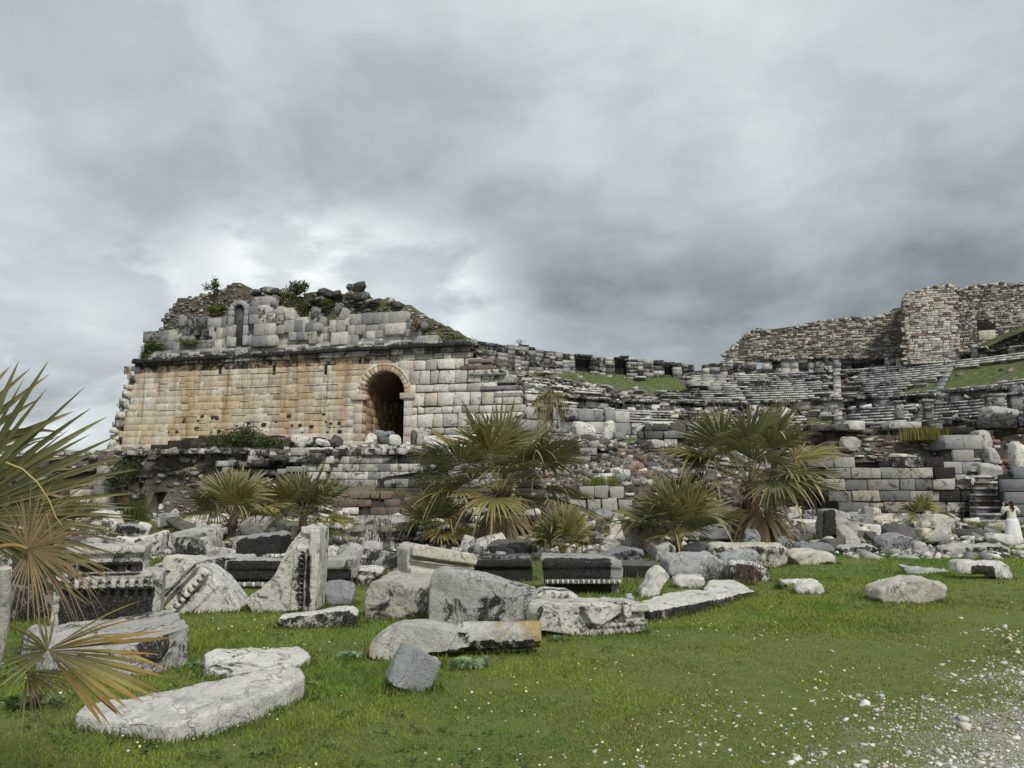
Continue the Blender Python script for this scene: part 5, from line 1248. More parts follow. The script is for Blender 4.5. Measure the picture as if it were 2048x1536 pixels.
def ppoly(fr, pts, o0, o1):
    A = np.array([fr.pt(*fr.sz(*p), o1) for p in pts]); return prism(A, fr.pt(0, 0, o0) - fr.pt(0, 0, o1))
def face_stain_or_shade(fr, px0, px1, py0, py1, amt, basev=0.0):
    s0, z1 = fr.sz(px0, py0); s1, z0 = fr.sz(px1, py1)
    def f(V, N):
        s = (V[:, :2] - fr.a) @ fr.e; front = (N[:, :2] @ fr.n) > .35
        k = sst(s0 - .05, s0 + .08, s) * sst(s1 + .05, s1 - .08, s) * sst(z0 - .05, z0 + .05, V[:, 2]) * sst(z1 + .03, z1 - .03, V[:, 2]) * front
        return basev + k * amt
    return f
def strip_black(*fs):
    def f(V, N):
        o = 0
        for q in fs: o = np.maximum(o, q(V, N))
        return o
    return f

# 1 long slab, lower left corner
def f1top(V): return -.07 * np.exp(-(((V[:, 0] + 2.15) / .35) ** 2 + ((V[:, 1] - 6.05) / .12) ** 2))
fstone('marble_slab', 'long pale slab lying aslant in the lower left corner, its far end grooved',
       [(145, 1428, 1452), (168, 1405, 1440), (300, 1376, 1428), (430, 1354, 1412), (530, 1339, 1400), (598, 1332, 1392), (608, 1352, 1396), (590, 1368, 1402), (545, 1384, 1418), (500, 1398, 1440), (420, 1424, 1466), (335, 1452, 1484), (240, 1440, 1470)],
       col=(.66, .64, .60), amp=.03, seed=1, vox=.017, chip=.6, stain=lambda V, N: np.where(N[:, 2] < .3, -.25, -.8), cat='marble slab')
# 2 cracked slab behind it
fstone('marble_slab', 'flat cracked white slab behind the long corner slab',
       [(404, 1328, 1352), (408, 1306, 1335), (440, 1297, 1326), (500, 1289, 1318), (560, 1292, 1318), (600, 1290, 1316), (624, 1310, 1326), (600, 1326, 1338), (520, 1340, 1354), (440, 1344, 1358)], col='white', amp=.045, seed=2, vox=.018, cat='marble slab')
# 3 big dark-topped block
fstone('marble_block', 'huge tilted block with a wet blue-black top and dark rough right side',
       [(50, 1266, 1318), (60, 1255, 1300), (200, 1235, 1290), (342, 1215, 1280), (360, 1226, 1300), (372, 1250, 1325), (305, 1272, 1345), (238, 1294, 1352), (140, 1302, 1350), (70, 1298, 1340)],
       col=(.50, .49, .46), amp=.04, seed=3, vox=.02, chip=.7, big=lambda V: .10 * fbm(V, 1.2, 2, 5),
       stain=lambda V, N: np.where(N[:, 2] > .6, .75 * np.exp(-(((V[:, 0] + 4.9) / .75) ** 2 + ((V[:, 1] - 9.4) / .35) ** 2)), .18))
# 4 cornice block with teeth behind the near palm
fr = vplane(215, 1258, .36)
P4 = [pbox(fr, 108, 318, 1150, 1265, -.85, .0), pbox(fr, 150, 286, 1100, 1128, -1.0, .02), pbox(fr, 140, 292, 1094, 1106, -1.0, .10), pbox(fr, 150, 280, 1124, 1152, -1.0, -.10), pbox(fr, 104, 306, 1148, 1153, -.8, .09), pbox(fr, 104, 306, 1155, 1159, -.8, .06)]
for k in range(11): P4.append(pbox(fr, 114 + k * 18.2, 124 + k * 18.2, 1160, 1178, -.1, .115))
P4.append(pbox(fr, 235, 250, 1128, 1150, -.2, -.02)); P4.append(pbox(fr, 262, 290, 1126, 1150, -.6, .0))
finish_stone('cornice_block', 'large carved cornice block with a row of teeth behind the near palm', 'cornice block', P4, .015, col=(.60, .58, .54), amp=.012, chip=.45, seed=4,
             stain=strip_black(face_stain_or_shade(fr, 120, 305, 1177, 1262, 2.2, -.7), face_stain_or_shade(fr, 155, 286, 1126, 1149, 2.0, -.7)))
# slanting carved pieces left of it, at the picture edge
fr = vplane(45, 1245, -.35)
finish_stone('column_fragment', 'fluted column pieces leaning upright at the left edge behind dead fronds', 'column piece', [pbox(fr, 22, 38, 1105, 1255, -.35, 0), pbox(fr, 38, 52, 1120, 1255, -.3, .05), pbox(fr, 55, 72, 1095, 1255, -.4, -.05), pbox(fr, 72, 100, 1130, 1250, -.5, -.15)], .02, col=(.42, .40, .37), amp=.025, seed=5, stain=.35)
# 5 tilted cornice with teeth
fr = vplane(395, 1228, .12)
S5 = [ppoly(fr, [(326, 1186), (352, 1150), (384, 1128), (410, 1136), (440, 1158), (462, 1186), (482, 1214), (478, 1228), (400, 1238), (362, 1238), (340, 1216)], -.75, 0)]
S5.append(ppoly(fr, [(322, 1192), (310, 1178), (376, 1113), (390, 1114), (400, 1124), (334, 1190)], -.55, .20)); S5.append(ppoly(fr, [(324, 1124), (334, 1110), (374, 1114), (345, 1144), (330, 1140)], -.5, .05))
S5.append(ppoly(fr, [(328, 1196), (396, 1128), (402, 1132), (334, 1202)], -.3, .13)); S5.append(ppoly(fr, [(332, 1214), (406, 1136), (413, 1142), (339, 1221)], -.3, .10))
S5.append(ppoly(fr, [(342, 1218), (410, 1146), (440, 1170), (372, 1236), (352, 1232)], -.3, .03))
for k in range(8):
    t = k / 7; x, y = 347 + t * 64, 1222 - t * 72; S5.append(ppoly(fr, [(x - 4, y - 4), (x + 2.6, y - 10.2), (x + 11, y - 3.5), (x + 4.5, y + 3)], -.1, .15))
finish_stone('cornice_block', 'cornice block tipped onto its corner, teeth running diagonally up its face', 'cornice block', S5, .0125, col='white', amp=.010, chip=.12, seed=6, stain=strip_black(face_stain_or_shade(fr, 375, 450, 1182, 1228, .75, -.8)))
# 6 tall triangular carved block
fr = vplane(570, 1228, .05)
S6 = [ppoly(fr, [(508, 1232), (490, 1205), (492, 1196), (520, 1178), (548, 1150), (562, 1120), (578, 1090), (596, 1068), (604, 1054), (625, 1048), (643, 1056), (644, 1072), (640, 1150), (634, 1222), (600, 1232)], -.62, 0)]
S6.append(ppoly(fr, [(622, 1062), (643, 1060), (643, 1080), (633, 1222), (618, 1222)], -.3, .10)); S6.append(ppoly(fr, [(594, 1092), (622, 1092), (621, 1098), (594, 1097)], -.2, .09)); S6.append(ppoly(fr, [(602, 1052), (641, 1052), (643, 1070), (604, 1068)], -.6, .06))
S6.append(ppoly(fr, [(590, 1098), (602, 1098), (600, 1222), (580, 1222)], -.2, .075)); S6.append(ppoly(fr, [(611, 1098), (614, 1098), (610, 1222), (606, 1222)], -.2, .085))
for k in range(13): y = 1098 + k * 9.6; x = 602.5 - k * .55; S6.append(ppoly(fr, [(x - 1, y), (x + 9, y), (x + 8.7, y + 4.6), (x - 1, y + 4.6)], -.1, .085))
finish_stone('pediment_block', 'tall triangular carved block standing on end with a column of small teeth', 'pediment block', S6, .0135, col=(.64, .62, .57), amp=.016, chip=.4, seed=7,
             stain=strip_black(face_stain_or_shade(fr, 545, 590, 1150, 1225, .45, -.55), face_stain_or_shade(fr, 612, 622, 1110, 1215, .9), face_stain_or_shade(fr, 601, 611, 1104, 1222, .9)))
# 7 low block in front
vstone('marble_block', 'low knobbly white block lying at the foot of the tall triangular one', (632, 1258), [(552, 1250), (553, 1234), (600, 1228), (640, 1222), (700, 1217), (714, 1228), (716, 1250), (690, 1257), (600, 1260)], .35, yaw=.08, amp=.03, seed=8, col='white', stain=lambda V, N: np.where(N[:, 2] < .4, .4, -.4))
rock_obj('boulder', 'round grey boulder tucked between the tall carved block and the dark one', 'boulder', gpt(662, 1216) + [0.05, .35, .16], (.50, .55, .46), .3, (.1, .1), (.30, .31, .32), 11, -.2, 22, group='grey boulders on the grass', rough=.03)
# 9 dark broken block
vstone('marble_block', 'dark stained broken block with a sharp undercut right edge', (785, 1240), [(730, 1235), (729, 1185), (733, 1172), (750, 1157), (790, 1160), (850, 1172), (854, 1182), (838, 1205), (826, 1242), (790, 1245)], .75, yaw=-.22, rise=.06, amp=.04, seed=9, col=(.50, .46, .41), stain=lambda V, N: np.where(N[:, 2] < .5, .12, -.5))
# 10 the big slab
fr10 = vplane(965, 1258, .03)
def c10(V, C):
    k = fbm(V, 1.4, 3, 9); return np.where((k > .28)[:, None], C * [1.0, .97, .85], C)
vstone('marble_slab', 'biggest upright slab of the field, pitted grey with a sloping top edge', (965, 1256), [(857, 1250), (858, 1160), (866, 1147), (884, 1142), (920, 1144), (945, 1149), (985, 1158), (1030, 1170), (1074, 1182), (1077, 1189), (1076, 1254), (1060, 1258)], .40, yaw=.03, rise=.03, amp=.022, seed=10, col=(.46, .46, .44), vox=.0175, chip=.5,
       cat='marble slab', colfn=c10, stain=strip_black(face_stain_or_shade(fr10, 955, 1010, 1195, 1250, .55, -.05), face_stain_or_shade(fr10, 880, 930, 1180, 1250, .35)), big=lambda V: -.05 * np.exp(-((V - np.array([-.93, 10.3, .48])) ** 2).sum(1) / .01))
# 11 cream cornice block behind it
fr = vplane(880, 1180, .42)
S11 = [ppoly(fr, [(818, 1178), (818, 1100), (826, 1092), (948, 1118), (950, 1130), (948, 1180)], -.8, -.12), ppoly(fr, [(822, 1112), (824, 1094), (836, 1088), (946, 1108), (952, 1116), (950, 1130)], -.9, .10), ppoly(fr, [(822, 1118), (950, 1135), (950, 1140), (822, 1122)], -.5, .02), ppoly(fr, [(820, 1134), (948, 1152), (948, 1190), (820, 1185)], -.7, .03)]
finish_stone('cornice_block', 'clean cream cornice block with a moulded top standing behind the big slab', 'cornice block', S11, .02, col=(.66, .62, .53), amp=.015, chip=.4, seed=12, stain=face_stain_or_shade(fr, 836, 948, 1112, 1122, .8, -.9))
# 12 long stone made of lump and shaft
fr = vplane(840, 1318, .05)
S12 = [ppoly(fr, [(738, 1312), (736, 1292), (752, 1275), (775, 1258), (800, 1246), (850, 1247), (890, 1254), (930, 1262), (944, 1278), (942, 1296), (915, 1303), (860, 1308), (800, 1318), (765, 1326)], -.42, .03)]
a_ = fr.pt(*fr.sz(925, 1279), -.2); b_ = fr.pt(*fr.sz(1086, 1275), -.18)
def cyl(a, b, r0, r1, n=18):
    a, b = np.array(a, float), np.array(b, float); d = (b - a) / np.linalg.norm(b - a); u = np.cross(d, [0, 0, 1]); u /= np.linalg.norm(u); v = np.cross(d, u)
    t = np.linspace(0, 2 * np.pi, n, endpoint=False); c = np.cos(t)[:, None] * u + np.sin(t)[:, None] * v; V = np.concatenate([a + c * r0, b + c * r1])
    return V, [list(range(n)), list(range(2 * n - 1, n - 1, -1))] + [[k, k + n, (k + 1) % n + n, (k + 1) % n] for k in range(n)]
S12.append(cyl(a_, b_, .155, .15))
def c12(V, C):
    k = fbm(V, 5, 4, 9) * .5; s = sst(1.0, .1, np.abs(V[:, 0] - .24) / .30 + k * 4) ; C = C * (1 - s[:, None] * .8) + np.array([.42, .29, .07]) * s[:, None] * .8
    s = sst(1, 0, np.abs(V[:, 0] + 1.55) / .25 + k) * sst(.5, .2, V[:, 2]); return C * (1 - s[:, None] * .6) + np.array([.25, .15, .06]) * s[:, None] * .6
sk = fr.pt(*fr.sz(927, 1279), .03)
def big12(V): return .05 * fbm(V, 2.2, 2, 8) * (V[:, 0] < -.6) - .06 * (np.abs(V[:, 0] - sk[0]) < .05) * (np.abs(V[:, 2] - sk[2]) < .06) * (V[:, 1] < sk[1] + .12)
finish_stone('column_fragment', 'long lump-headed column piece lying on the grass with orange lichen at its end', 'column piece', S12, .016, col=(.56, .55, .50), amp=.02, chip=.6, seed=13, colfn=c12, big=big12, stain=lambda V, N: np.where(N[:, 2] < -.2, .5, -.2))
# 13 grey cube
P_ = gpt(822, 1382); rock_obj('marble_block', 'small clean-cut blue-grey block tilted on the open grass', 'stone block', P_ + [0, .12, .16], (.36, .30, .34), .35, (.10, .42), (.33, .35, .36), 15, -.5, 22, group='grey boulders on the grass', cuts=4, sq=.15, rough=.02)
vstone('stone_fragment', 'little white fragment wedged under the lump-headed column piece', (860, 1334), [(842, 1332), (846, 1318), (866, 1312), (880, 1318), (880, 1330), (862, 1336)], .15, amp=.02, seed=16)
# 15 carved gutter block
fr = vplane(1190, 1272, .34)
S15 = [ppoly(fr, [(1082, 1262), (1078, 1230), (1084, 1216), (1110, 1208), (1180, 1206), (1255, 1204), (1292, 1206), (1294, 1240), (1288, 1262), (1190, 1284), (1155, 1280), (1140, 1270)], -.6, -.04),
       ppoly(fr, [(1160, 1212), (1292, 1205), (1293, 1222), (1240, 1226), (1200, 1250), (1180, 1246)], -.2, .07), ppoly(fr, [(1188, 1248), (1294, 1238), (1294, 1241), (1188, 1251)], -.2, .03), ppoly(fr, [(1192, 1253), (1294, 1244), (1294, 1247), (1192, 1257)], -.2, .035), ppoly(fr, [(1184, 1258), (1293, 1248), (1288, 1263), (1190, 1285), (1168, 1282)], -.2, .0),
       ppoly(fr, [(1238, 1208), (1252, 1207), (1256, 1228), (1246, 1236), (1238, 1226)], -.1, .13)]
for k in range(9): x = 1196 + k * 11; y = 1262 - k * 1.6; S15.append(ppoly(fr, [(x - 2, y), (x + 2, y), (x + 1, y + 9), (x - 1, y + 9)], -.1, .03))
finish_stone('gutter_block', 'cream gutter block carved with a spout head and beading, left end black-blotched', 'carved block', S15, .0135, col=(.66, .635, .57), amp=.012, chip=.45, seed=17, stain=strip_black(face_stain_or_shade(fr, 1078, 1150, 1205, 1275, .55, -.85)))
# 16 long flat slab continuing behind
fstone('marble_slab', 'long thin ledge slab running back from the carved gutter block', [(1288, 1212, 1236), (1262, 1204, 1222), (1310, 1192, 1210), (1375, 1178, 1196), (1440, 1176, 1192), (1472, 1180, 1196), (1476, 1186, 1202), (1420, 1198, 1218), (1350, 1212, 1234), (1300, 1222, 1244)], col='white', amp=.035, seed=18, cat='marble slab', stain=lambda V, N: np.where(N[:, 2] < .4, .6, -.1))
fstone('marble_slab', 'furthest flat slab of the ledge row, rough edged and white', [(1405, 1176, 1190), (1420, 1160, 1174), (1462, 1158, 1172), (1500, 1172, 1186), (1512, 1180, 1192), (1480, 1186, 1198)], col='white', amp=.03, seed=19, cat='marble slab', stain=lambda V, N: np.where(N[:, 2] < .4, .6, -.1))
vstone('marble_block', 'low carved block peeping out between the big slab and the gutter block', (1120, 1218), [(1070, 1216), (1072, 1190), (1090, 1182), (1140, 1184), (1164, 1196), (1168, 1212), (1150, 1220)], .6, yaw=.1, amp=.03, seed=20, stain=.15)
# 17/18 dark moulded row
fr = vplane(1005, 1162, .0)
finish_stone('moulded_block', 'black moulded block between the cream cornice block and the egg-carved one', 'carved block', [pbox(fr, 945, 1064, 1118, 1134, -.9, .10), pbox(fr, 948, 1066, 1134, 1165, -.9, .0), pbox(fr, 960, 1060, 1112, 1120, -.9, -.05)], .028, col=(.30, .29, .28), amp=.02, seed=21, stain=face_stain_or_shade(fr, 948, 1064, 1118, 1165, 1.3, .3))
fr = vplane(1165, 1190, -.06)
S18 = [pbox(fr, 1085, 1244, 1120, 1136, -1.1, .08), pbox(fr, 1086, 1248, 1136, 1156, -1.1, .03), pbox(fr, 1088, 1246, 1156, 1170, -1.1, .0), pbox(fr, 1092, 1240, 1170, 1192, -1.0, -.12), pbox(fr, 1080, 1230, 1113, 1121, -1.1, .0)]
def eggs(fr, x0, x1, y0, y1, n, off):
    mb_ = MB(); w_ = (x1 - x0) / n
    for k in range(n):
        s, z = fr.sz(x0 + (k + .5) * w_, (y0 + y1) / 2); ds = abs(fr.sz(x0 + w_, y0)[0] - fr.sz(x0, y0)[0]); dz = abs(fr.sz(x0, y0)[1] - fr.sz(x0, y1)[1])
        rocks(mb_, [fr.pt(s, z, off)], [[ds * .22, .03, dz * .42]], np.array([PAL['white']]) * 1.1, -.9, rots=np.array([rotz(math.atan2(fr.e[1], fr.e[0]))]), jit=.06, n=2)
        for q in (-1, 1): rocks(mb_, [fr.pt(s + q * ds * .38, z + dz * .05, off)], [[ds * .07, .025, dz * .45]], np.array([PAL['mid']]), -.2, rots=np.array([rotz(math.atan2(fr.e[1], fr.e[0]))]), jit=.1, n=2)
    return mb_
finish_stone('moulded_block', 'long black moulded block with a white band of egg carving at its foot', 'carved block', S18, .024, col=(.40, .39, .37), amp=.018, chip=.6, seed=22, stain=face_stain_or_shade(fr, 1086, 1222, 1117, 1190, 1.3, .0), decor=(('egg_moulding', eggs(fr, 1090, 1244, 1157, 1169, 15, .03), 'marble'),))
fr = vplane(575, 1178, .0)
S19 = [pbox(fr, 450, 702, 1120, 1139, -.9, .05), pbox(fr, 455, 704, 1141, 1160, -.9, .0), pbox(fr, 462, 696, 1160, 1182, -.8, -.08), pbox(fr, 640, 704, 1116, 1135, -.8, .09)]
finish_stone('moulded_block', 'long black and white moulded block running behind the tall triangular one', 'carved block', S19, .024, col=(.50, .49, .46), amp=.02, seed=23, stain=strip_black(face_stain_or_shade(fr, 455, 565, 1122, 1182, 1.2), face_stain_or_shade(fr, 565, 704, 1140, 1182, 1.2)),
             decor=(('egg_moulding', eggs(fr, 462, 570, 1163, 1175, 6, .0), 'marble'), ('egg_moulding', eggs(fr, 645, 700, 1163, 1176, 4, .0), 'marble')))
# the rest, traced one by one: (name, category, label, base, outline, thickness, yaw, colour, stain, seed)
def tops(a): return lambda V, N: np.where(N[:, 2] < .45, a - .12, -.5)
REST = [
 ('stone_block', 'stone block', 'squared white stone poking up behind the right end of the long moulded block', (662, 1125), [(640, 1122), (642, 1098), (650, 1094), (678, 1096), (682, 1104), (682, 1122)], .5, 0, 'white', .1),
 ('stone_block', 'stone block', 'shallow dish-shaped white stone between the long moulded block and the dark block', (730, 1172), [(704, 1160), (706, 1140), (740, 1137), (764, 1142), (760, 1152), (735, 1168), (712, 1170)], .6, 0, 'white', .5),
 ('stone_block', 'stone block', 'long low grey stone stretching left behind the tilted cornice block', (420, 1145), [(300, 1142), (305, 1128), (380, 1120), (440, 1112), (495, 1114), (500, 1122), (480, 1140)], .6, .02, 'mid', .4),
 ('coffer_block', 'carved block', 'tilted coffer block with a sunken square panel', (385, 1108), [(340, 1100), (338, 1068), (350, 1062), (420, 1052), (432, 1062), (430, 1095), (410, 1108), (350, 1110)], .6, -.1, 'mid', .2),
 ('stone_block', 'stone block', 'black-faced block with a white worn top left of the tall triangular one', (515, 1115), [(470, 1112), (472, 1082), (485, 1072), (552, 1066), (562, 1072), (560, 1100), (552, 1116)], 1.0, -.05, 'grey', 1.0),
 ('stone_block', 'stone block', 'round-topped grey lichened block by the left grass clump', (325, 1062), [(292, 1060), (292, 1036), (302, 1030), (325, 1026), (345, 1032), (362, 1034), (362, 1060)], .8, 0, 'grey', .5),
 ('stone_block', 'stone block', 'hollow broken white stone shaped like a saddle', (285, 1110), [(226, 1090), (232, 1072), (262, 1078), (290, 1072), (326, 1062), (326, 1085), (318, 1112), (270, 1112), (240, 1100)], .7, .1, 'white', .3),
 ('stone_block', 'stone block', 'thin dark slab lying right of the moulded crown block', (255, 1068), [(232, 1060), (232, 1050), (262, 1048), (290, 1056), (290, 1066), (250, 1070)], .8, 0, 'grey', .5),
 ('cornice_block', 'cornice block', 'rounded moulded crown block seen through the dead frond', (180, 1090), [(135, 1090), (140, 1045), (160, 1028), (205, 1022), (222, 1034), (234, 1048), (232, 1075), (228, 1092)], .9, .1, 'white', .45),
 ('stone_block', 'stone block', 'upright white chip between the saddle stone and the dark slab', (258, 1082), [(240, 1080), (246, 1064), (268, 1062), (272, 1072), (268, 1084)], .4, 0, 'white', 0),
 ('stone_block', 'stone block', 'tall brown lichened stone behind the pair of left palms', (515, 1085), [(468, 1085), (472, 1050), (500, 1034), (545, 1036), (562, 1050), (560, 1080)], .9, 0, 'mid', .1),
 ('stone_block', 'stone block', 'white topped block behind the tall triangular one, below the right palm of the pair', (600, 1080), [(560, 1078), (562, 1052), (600, 1046), (650, 1060), (650, 1080)], .6, 0, 'white', .4),
 ('fallen_wall_block', 'stone block', 'long grey block behind the bare shrubs', (740, 1088), [(690, 1085), (692, 1060), (760, 1052), (828, 1058), (830, 1084)], 1.0, 0, 'mid', .4),
 ('fallen_wall_block', 'stone block', 'upper grey block piled behind the bare shrubs', (735, 1066), [(700, 1066), (702, 1042), (760, 1034), (820, 1040), (822, 1064)], .9, 0, 'mid', .2),
 ('fallen_wall_block', 'stone block', 'long dark sloping slab right of the bare shrubs', (770, 1140), [(715, 1148), (740, 1130), (800, 1108), (835, 1100), (836, 1140), (760, 1150)], .7, .1, 'dark', .6),
 ('stone_block', 'stone block', 'dark curved slab under the small palm left of the egg-carved block', (1015, 1112), [(970, 1112), (975, 1090), (1000, 1080), (1060, 1082), (1075, 1096), (1076, 1112)], .8, 0, 'dark', .5),
 ('stone_block', 'stone block', 'pale wedge stone between the egg-carved block and its small palm', (1195, 1118), [(1160, 1116), (1172, 1102), (1192, 1098), (1212, 1116)], .6, 0, 'white', 0),
 ('stone_block', 'stone block', 'dark bulging blue stone right of the egg-carved block', (1250, 1128), [(1205, 1118), (1212, 1106), (1260, 1096), (1290, 1104), (1294, 1126), (1240, 1130)], .9, 0, 'blue', .4),
 ('stone_block', 'stone block', 'smooth white block left of the middle palm', (1225, 1112), [(1198, 1104), (1202, 1086), (1242, 1084), (1248, 1100), (1230, 1108)], .8, 0, 'white', -.3),
 ('stone_block', 'stone block', 'large brown speckled block right behind the middle palm', (1290, 1108), [(1256, 1105), (1255, 1056), (1268, 1048), (1330, 1056), (1335, 1108)], .8, 0, (.42, .38, .34), .1),
 ('stone_block', 'stone block', 'long black slab lying right of the egg-carved block', (1280, 1156), [(1246, 1152), (1246, 1130), (1320, 1128), (1330, 1140), (1300, 1158)], 1.0, 0, 'dark', 1.0),
 ('column_drum', 'column piece', 'fluted drum end at the foot of the middle palm', (1330, 1124), [(1312, 1122), (1312, 1094), (1340, 1088), (1352, 1098), (1352, 1124)], .5, 0, 'mid', .2),
 ('stone_block', 'stone block', 'rounded pale block right at the base of the middle palm', (1395, 1110), [(1370, 1112), (1374, 1094), (1395, 1086), (1420, 1090), (1426, 1110)], .6, 0, 'mid', -.1),
 ('marble_block', 'stone block', 'broad grey block with slanting tool marks before the middle palm', (1400, 1160), [(1338, 1150), (1336, 1124), (1348, 1114), (1435, 1112), (1440, 1122), (1462, 1128), (1464, 1152), (1430, 1160), (1370, 1162)], .8, .05, (.47, .48, .47), -.1),
 ('stone_block', 'stone block', 'white rock leaning like a tooth on the ledge slab', (1300, 1196), [(1284, 1196), (1284, 1182), (1305, 1150), (1322, 1137), (1338, 1144), (1344, 1158), (1328, 1178), (1312, 1196)], .35, .1, 'white', .0),
 ('stone_block', 'stone block', 'low white hump stone beside the tooth-like rock', (1385, 1178), [(1348, 1172), (1352, 1160), (1372, 1154), (1410, 1156), (1414, 1168), (1400, 1178)], .4, 0, 'white', .0),
 ('stone_block', 'stone block', 'small cream wedge on top of the crackled white block', (1520, 1160), [(1508, 1160), (1510, 1145), (1530, 1143), (1542, 1152), (1535, 1162)], .3, 0, (.64, .61, .52), -.4),
 ('marble_block', 'stone block', 'crackled white block with rounded right end and red stems in front', (1505, 1166), [(1462, 1160), (1462, 1130), (1470, 1124), (1520, 1126), (1540, 1140), (1546, 1158), (1530, 1168), (1480, 1168)], .5, -.05, 'white', .45),
 ('marble_block', 'stone block', 'arched grey stone with a dark hollow below its left side', (1490, 1140), [(1440, 1130), (1445, 1112), (1480, 1102), (1512, 1102), (1524, 1118), (1525, 1138), (1490, 1142)], .6, 0, (.42, .43, .43), .2),
 ('marble_block', 'stone block', 'long low cream block with black crazing at its right end', (1500, 1134), [(1428, 1120), (1428, 1094), (1440, 1090), (1565, 1090), (1578, 1100), (1576, 1128), (1540, 1134)], .7, .0, (.60, .57, .49), .35),
 ('marble_block', 'stone block', 'pale boat-shaped block at the grass edge right of the long cream one', (1628, 1130), [(1578, 1114), (1584, 1106), (1630, 1098), (1650, 1106), (1676, 1112), (1678, 1128), (1660, 1124), (1612, 1132)], .6, .05, (.63, .60, .51), .0),
 ('marble_block', 'stone block', 'blue grey flat slab behind the boat-shaped block', (1640, 1106), [(1598, 1104), (1602, 1090), (1665, 1088), (1674, 1100), (1670, 1106)], .8, 0, 'blue', -.3),
 ('stone_block', 'stone block', 'white pyramid-like stone under the tall two-tone block', (1662, 1098), [(1642, 1096), (1650, 1080), (1666, 1073), (1684, 1088), (1686, 1100)], .5, 0, 'white', -.2),
 ('marble_block', 'stone block', 'tall block with a black left face and a light right face', (1685, 1092), [(1645, 1086), (1646, 1018), (1652, 1019), (1698, 1022), (1708, 1026), (1720, 1060), (1716, 1086), (1700, 1092)], .7, .0, 'mid', .1),
 ('marble_block', 'stone block', 'log-like white topped block right of the pyramid stone', (1720, 1110), [(1682, 1108), (1684, 1094), (1740, 1088), (1758, 1096), (1760, 1104), (1740, 1112)], .6, 0, 'mid', .6),
 ('marble_block', 'stone block', 'dark angular block group piece with a flat white cap, grass edge', (1790, 1106), [(1760, 1104), (1764, 1078), (1800, 1070), (1826, 1074), (1828, 1108), (1780, 1110)], .7, 0, 'grey', .35),
 ('marble_block', 'stone block', 'pale wedge block left of the log slab and person', (1842, 1104), [(1826, 1106), (1830, 1082), (1850, 1084), (1860, 1098), (1856, 1108)], .5, 0, 'mid', .0),
 ('marble_slab', 'marble slab', 'white slab sliding down against the upright cream block', (1850, 1088), [(1828, 1078), (1830, 1060), (1848, 1058), (1876, 1086), (1868, 1088)], .4, 0, 'white', -.3),
 ('marble_block', 'stone block', 'upright cream block with slanting top at the feet of the small right palm', (1880, 1088), [(1852, 1080), (1854, 1050), (1872, 1028), (1898, 1030), (1904, 1050), (1906, 1080), (1890, 1090)], .8, .1, (.60, .57, .49), -.2),
 ('marble_slab', 'marble slab', 'long low kerb-like slab left of the visitor', (1960, 1110), [(1884, 1108), (1888, 1096), (1930, 1092), (2000, 1090), (2020, 1096), (2026, 1106), (1980, 1112)], .6, 0, 'mid', .3),
 ('stone_block', 'stone block', 'small grey stone in the grass below the kerb-like slab', (1978, 1120), [(1965, 1118), (1968, 1108), (1985, 1108), (1990, 1116), (1980, 1121)], .3, 0, 'grey', .2),
 ('marble_slab', 'marble slab', 'thin triangular slab lying on the grass towards the right', (1860, 1150), [(1802, 1132), (1806, 1130), (1840, 1134), (1906, 1142), (1900, 1147), (1830, 1150), (1818, 1150)], .3, 0, (.52, .52, .49), -.3),
 ('inscribed_block', 'inscribed block', 'right-hand grass block with worn carved strokes and a black blotch', (1975, 1160), [(1915, 1150), (1914, 1126), (1922, 1123), (2022, 1127), (2030, 1140), (2032, 1160), (2010, 1162), (1985, 1152)], .5, -.1, 'white', .25),
 ('marble_block', 'stone block', 'domed pale boulder alone on the grass with a hole near its left foot', (1825, 1206), [(1758, 1196), (1762, 1180), (1790, 1166), (1840, 1158), (1875, 1160), (1892, 1172), (1894, 1196), (1850, 1204), (1812, 1210), (1780, 1206)], .5, .05, (.60, .56, .49), .0),
 ('marble_slab', 'marble slab', 'thin upper plank of the two white slivers in the grass', (1605, 1172), [(1563, 1170), (1564, 1162), (1600, 1164), (1640, 1162), (1642, 1170)], .25, 0, 'white', -.2),
 ('marble_slab', 'marble slab', 'lower stubby sliver of the two white ones in the grass', (1620, 1190), [(1592, 1186), (1596, 1174), (1640, 1172), (1648, 1182), (1640, 1190)], .3, 0, 'white', .1),
 ('stone_fragment', 'stone block', 'half-sunk round pebble-like stone between ledge slab and black slab', (1258, 1208), [(1248, 1206), (1252, 1194), (1266, 1194), (1272, 1204), (1262, 1209)], .2, 0, 'mid', .1),
 ('stone_block', 'stone block', 'flat white capping stone resting behind the tall triangular block', (455, 1062), [(430, 1060), (434, 1050), (470, 1046), (480, 1058)], .6, 0, 'white', 0),
]
for i, (nm, ct_, lab, base, poly, t_, yaw, col, st) in enumerate(REST):
    ex = None
    if nm == 'coffer_block': ex = lambda fr: [ppoly(fr, [(356, 1074), (414, 1064), (416, 1068), (358, 1078)], -.1, .07), ppoly(fr, [(354, 1074), (360, 1074), (362, 1104), (356, 1104)], -.1, .07), ppoly(fr, [(340, 1068), (420, 1054), (422, 1060), (342, 1074)], -.1, .04), ppoly(fr, [(362, 1098), (400, 1098), (400, 1104), (362, 1104)], -.1, .05)]
    stf = tops(st) if isinstance(st, (int, float)) else st
    if 'black left face' in lab: fr_ = vplane(*base, yaw); stf = face_stain_or_shade(fr_, 1640, 1676, 1015, 1100, 1.4, -.1)  # left face turned from the light: its shade painted in as black
    if 'worn carved' in lab: fr_ = vplane(*base, yaw); stf = face_stain_or_shade(fr_, 1940, 1995, 1132, 1165, 1.0, -.2)
    vstone(nm, lab, base, poly, t_, cat=ct_, yaw=yaw, col=col, amp=.048, seed=400 + i, stain=stf, extra=ex, rise=.04)
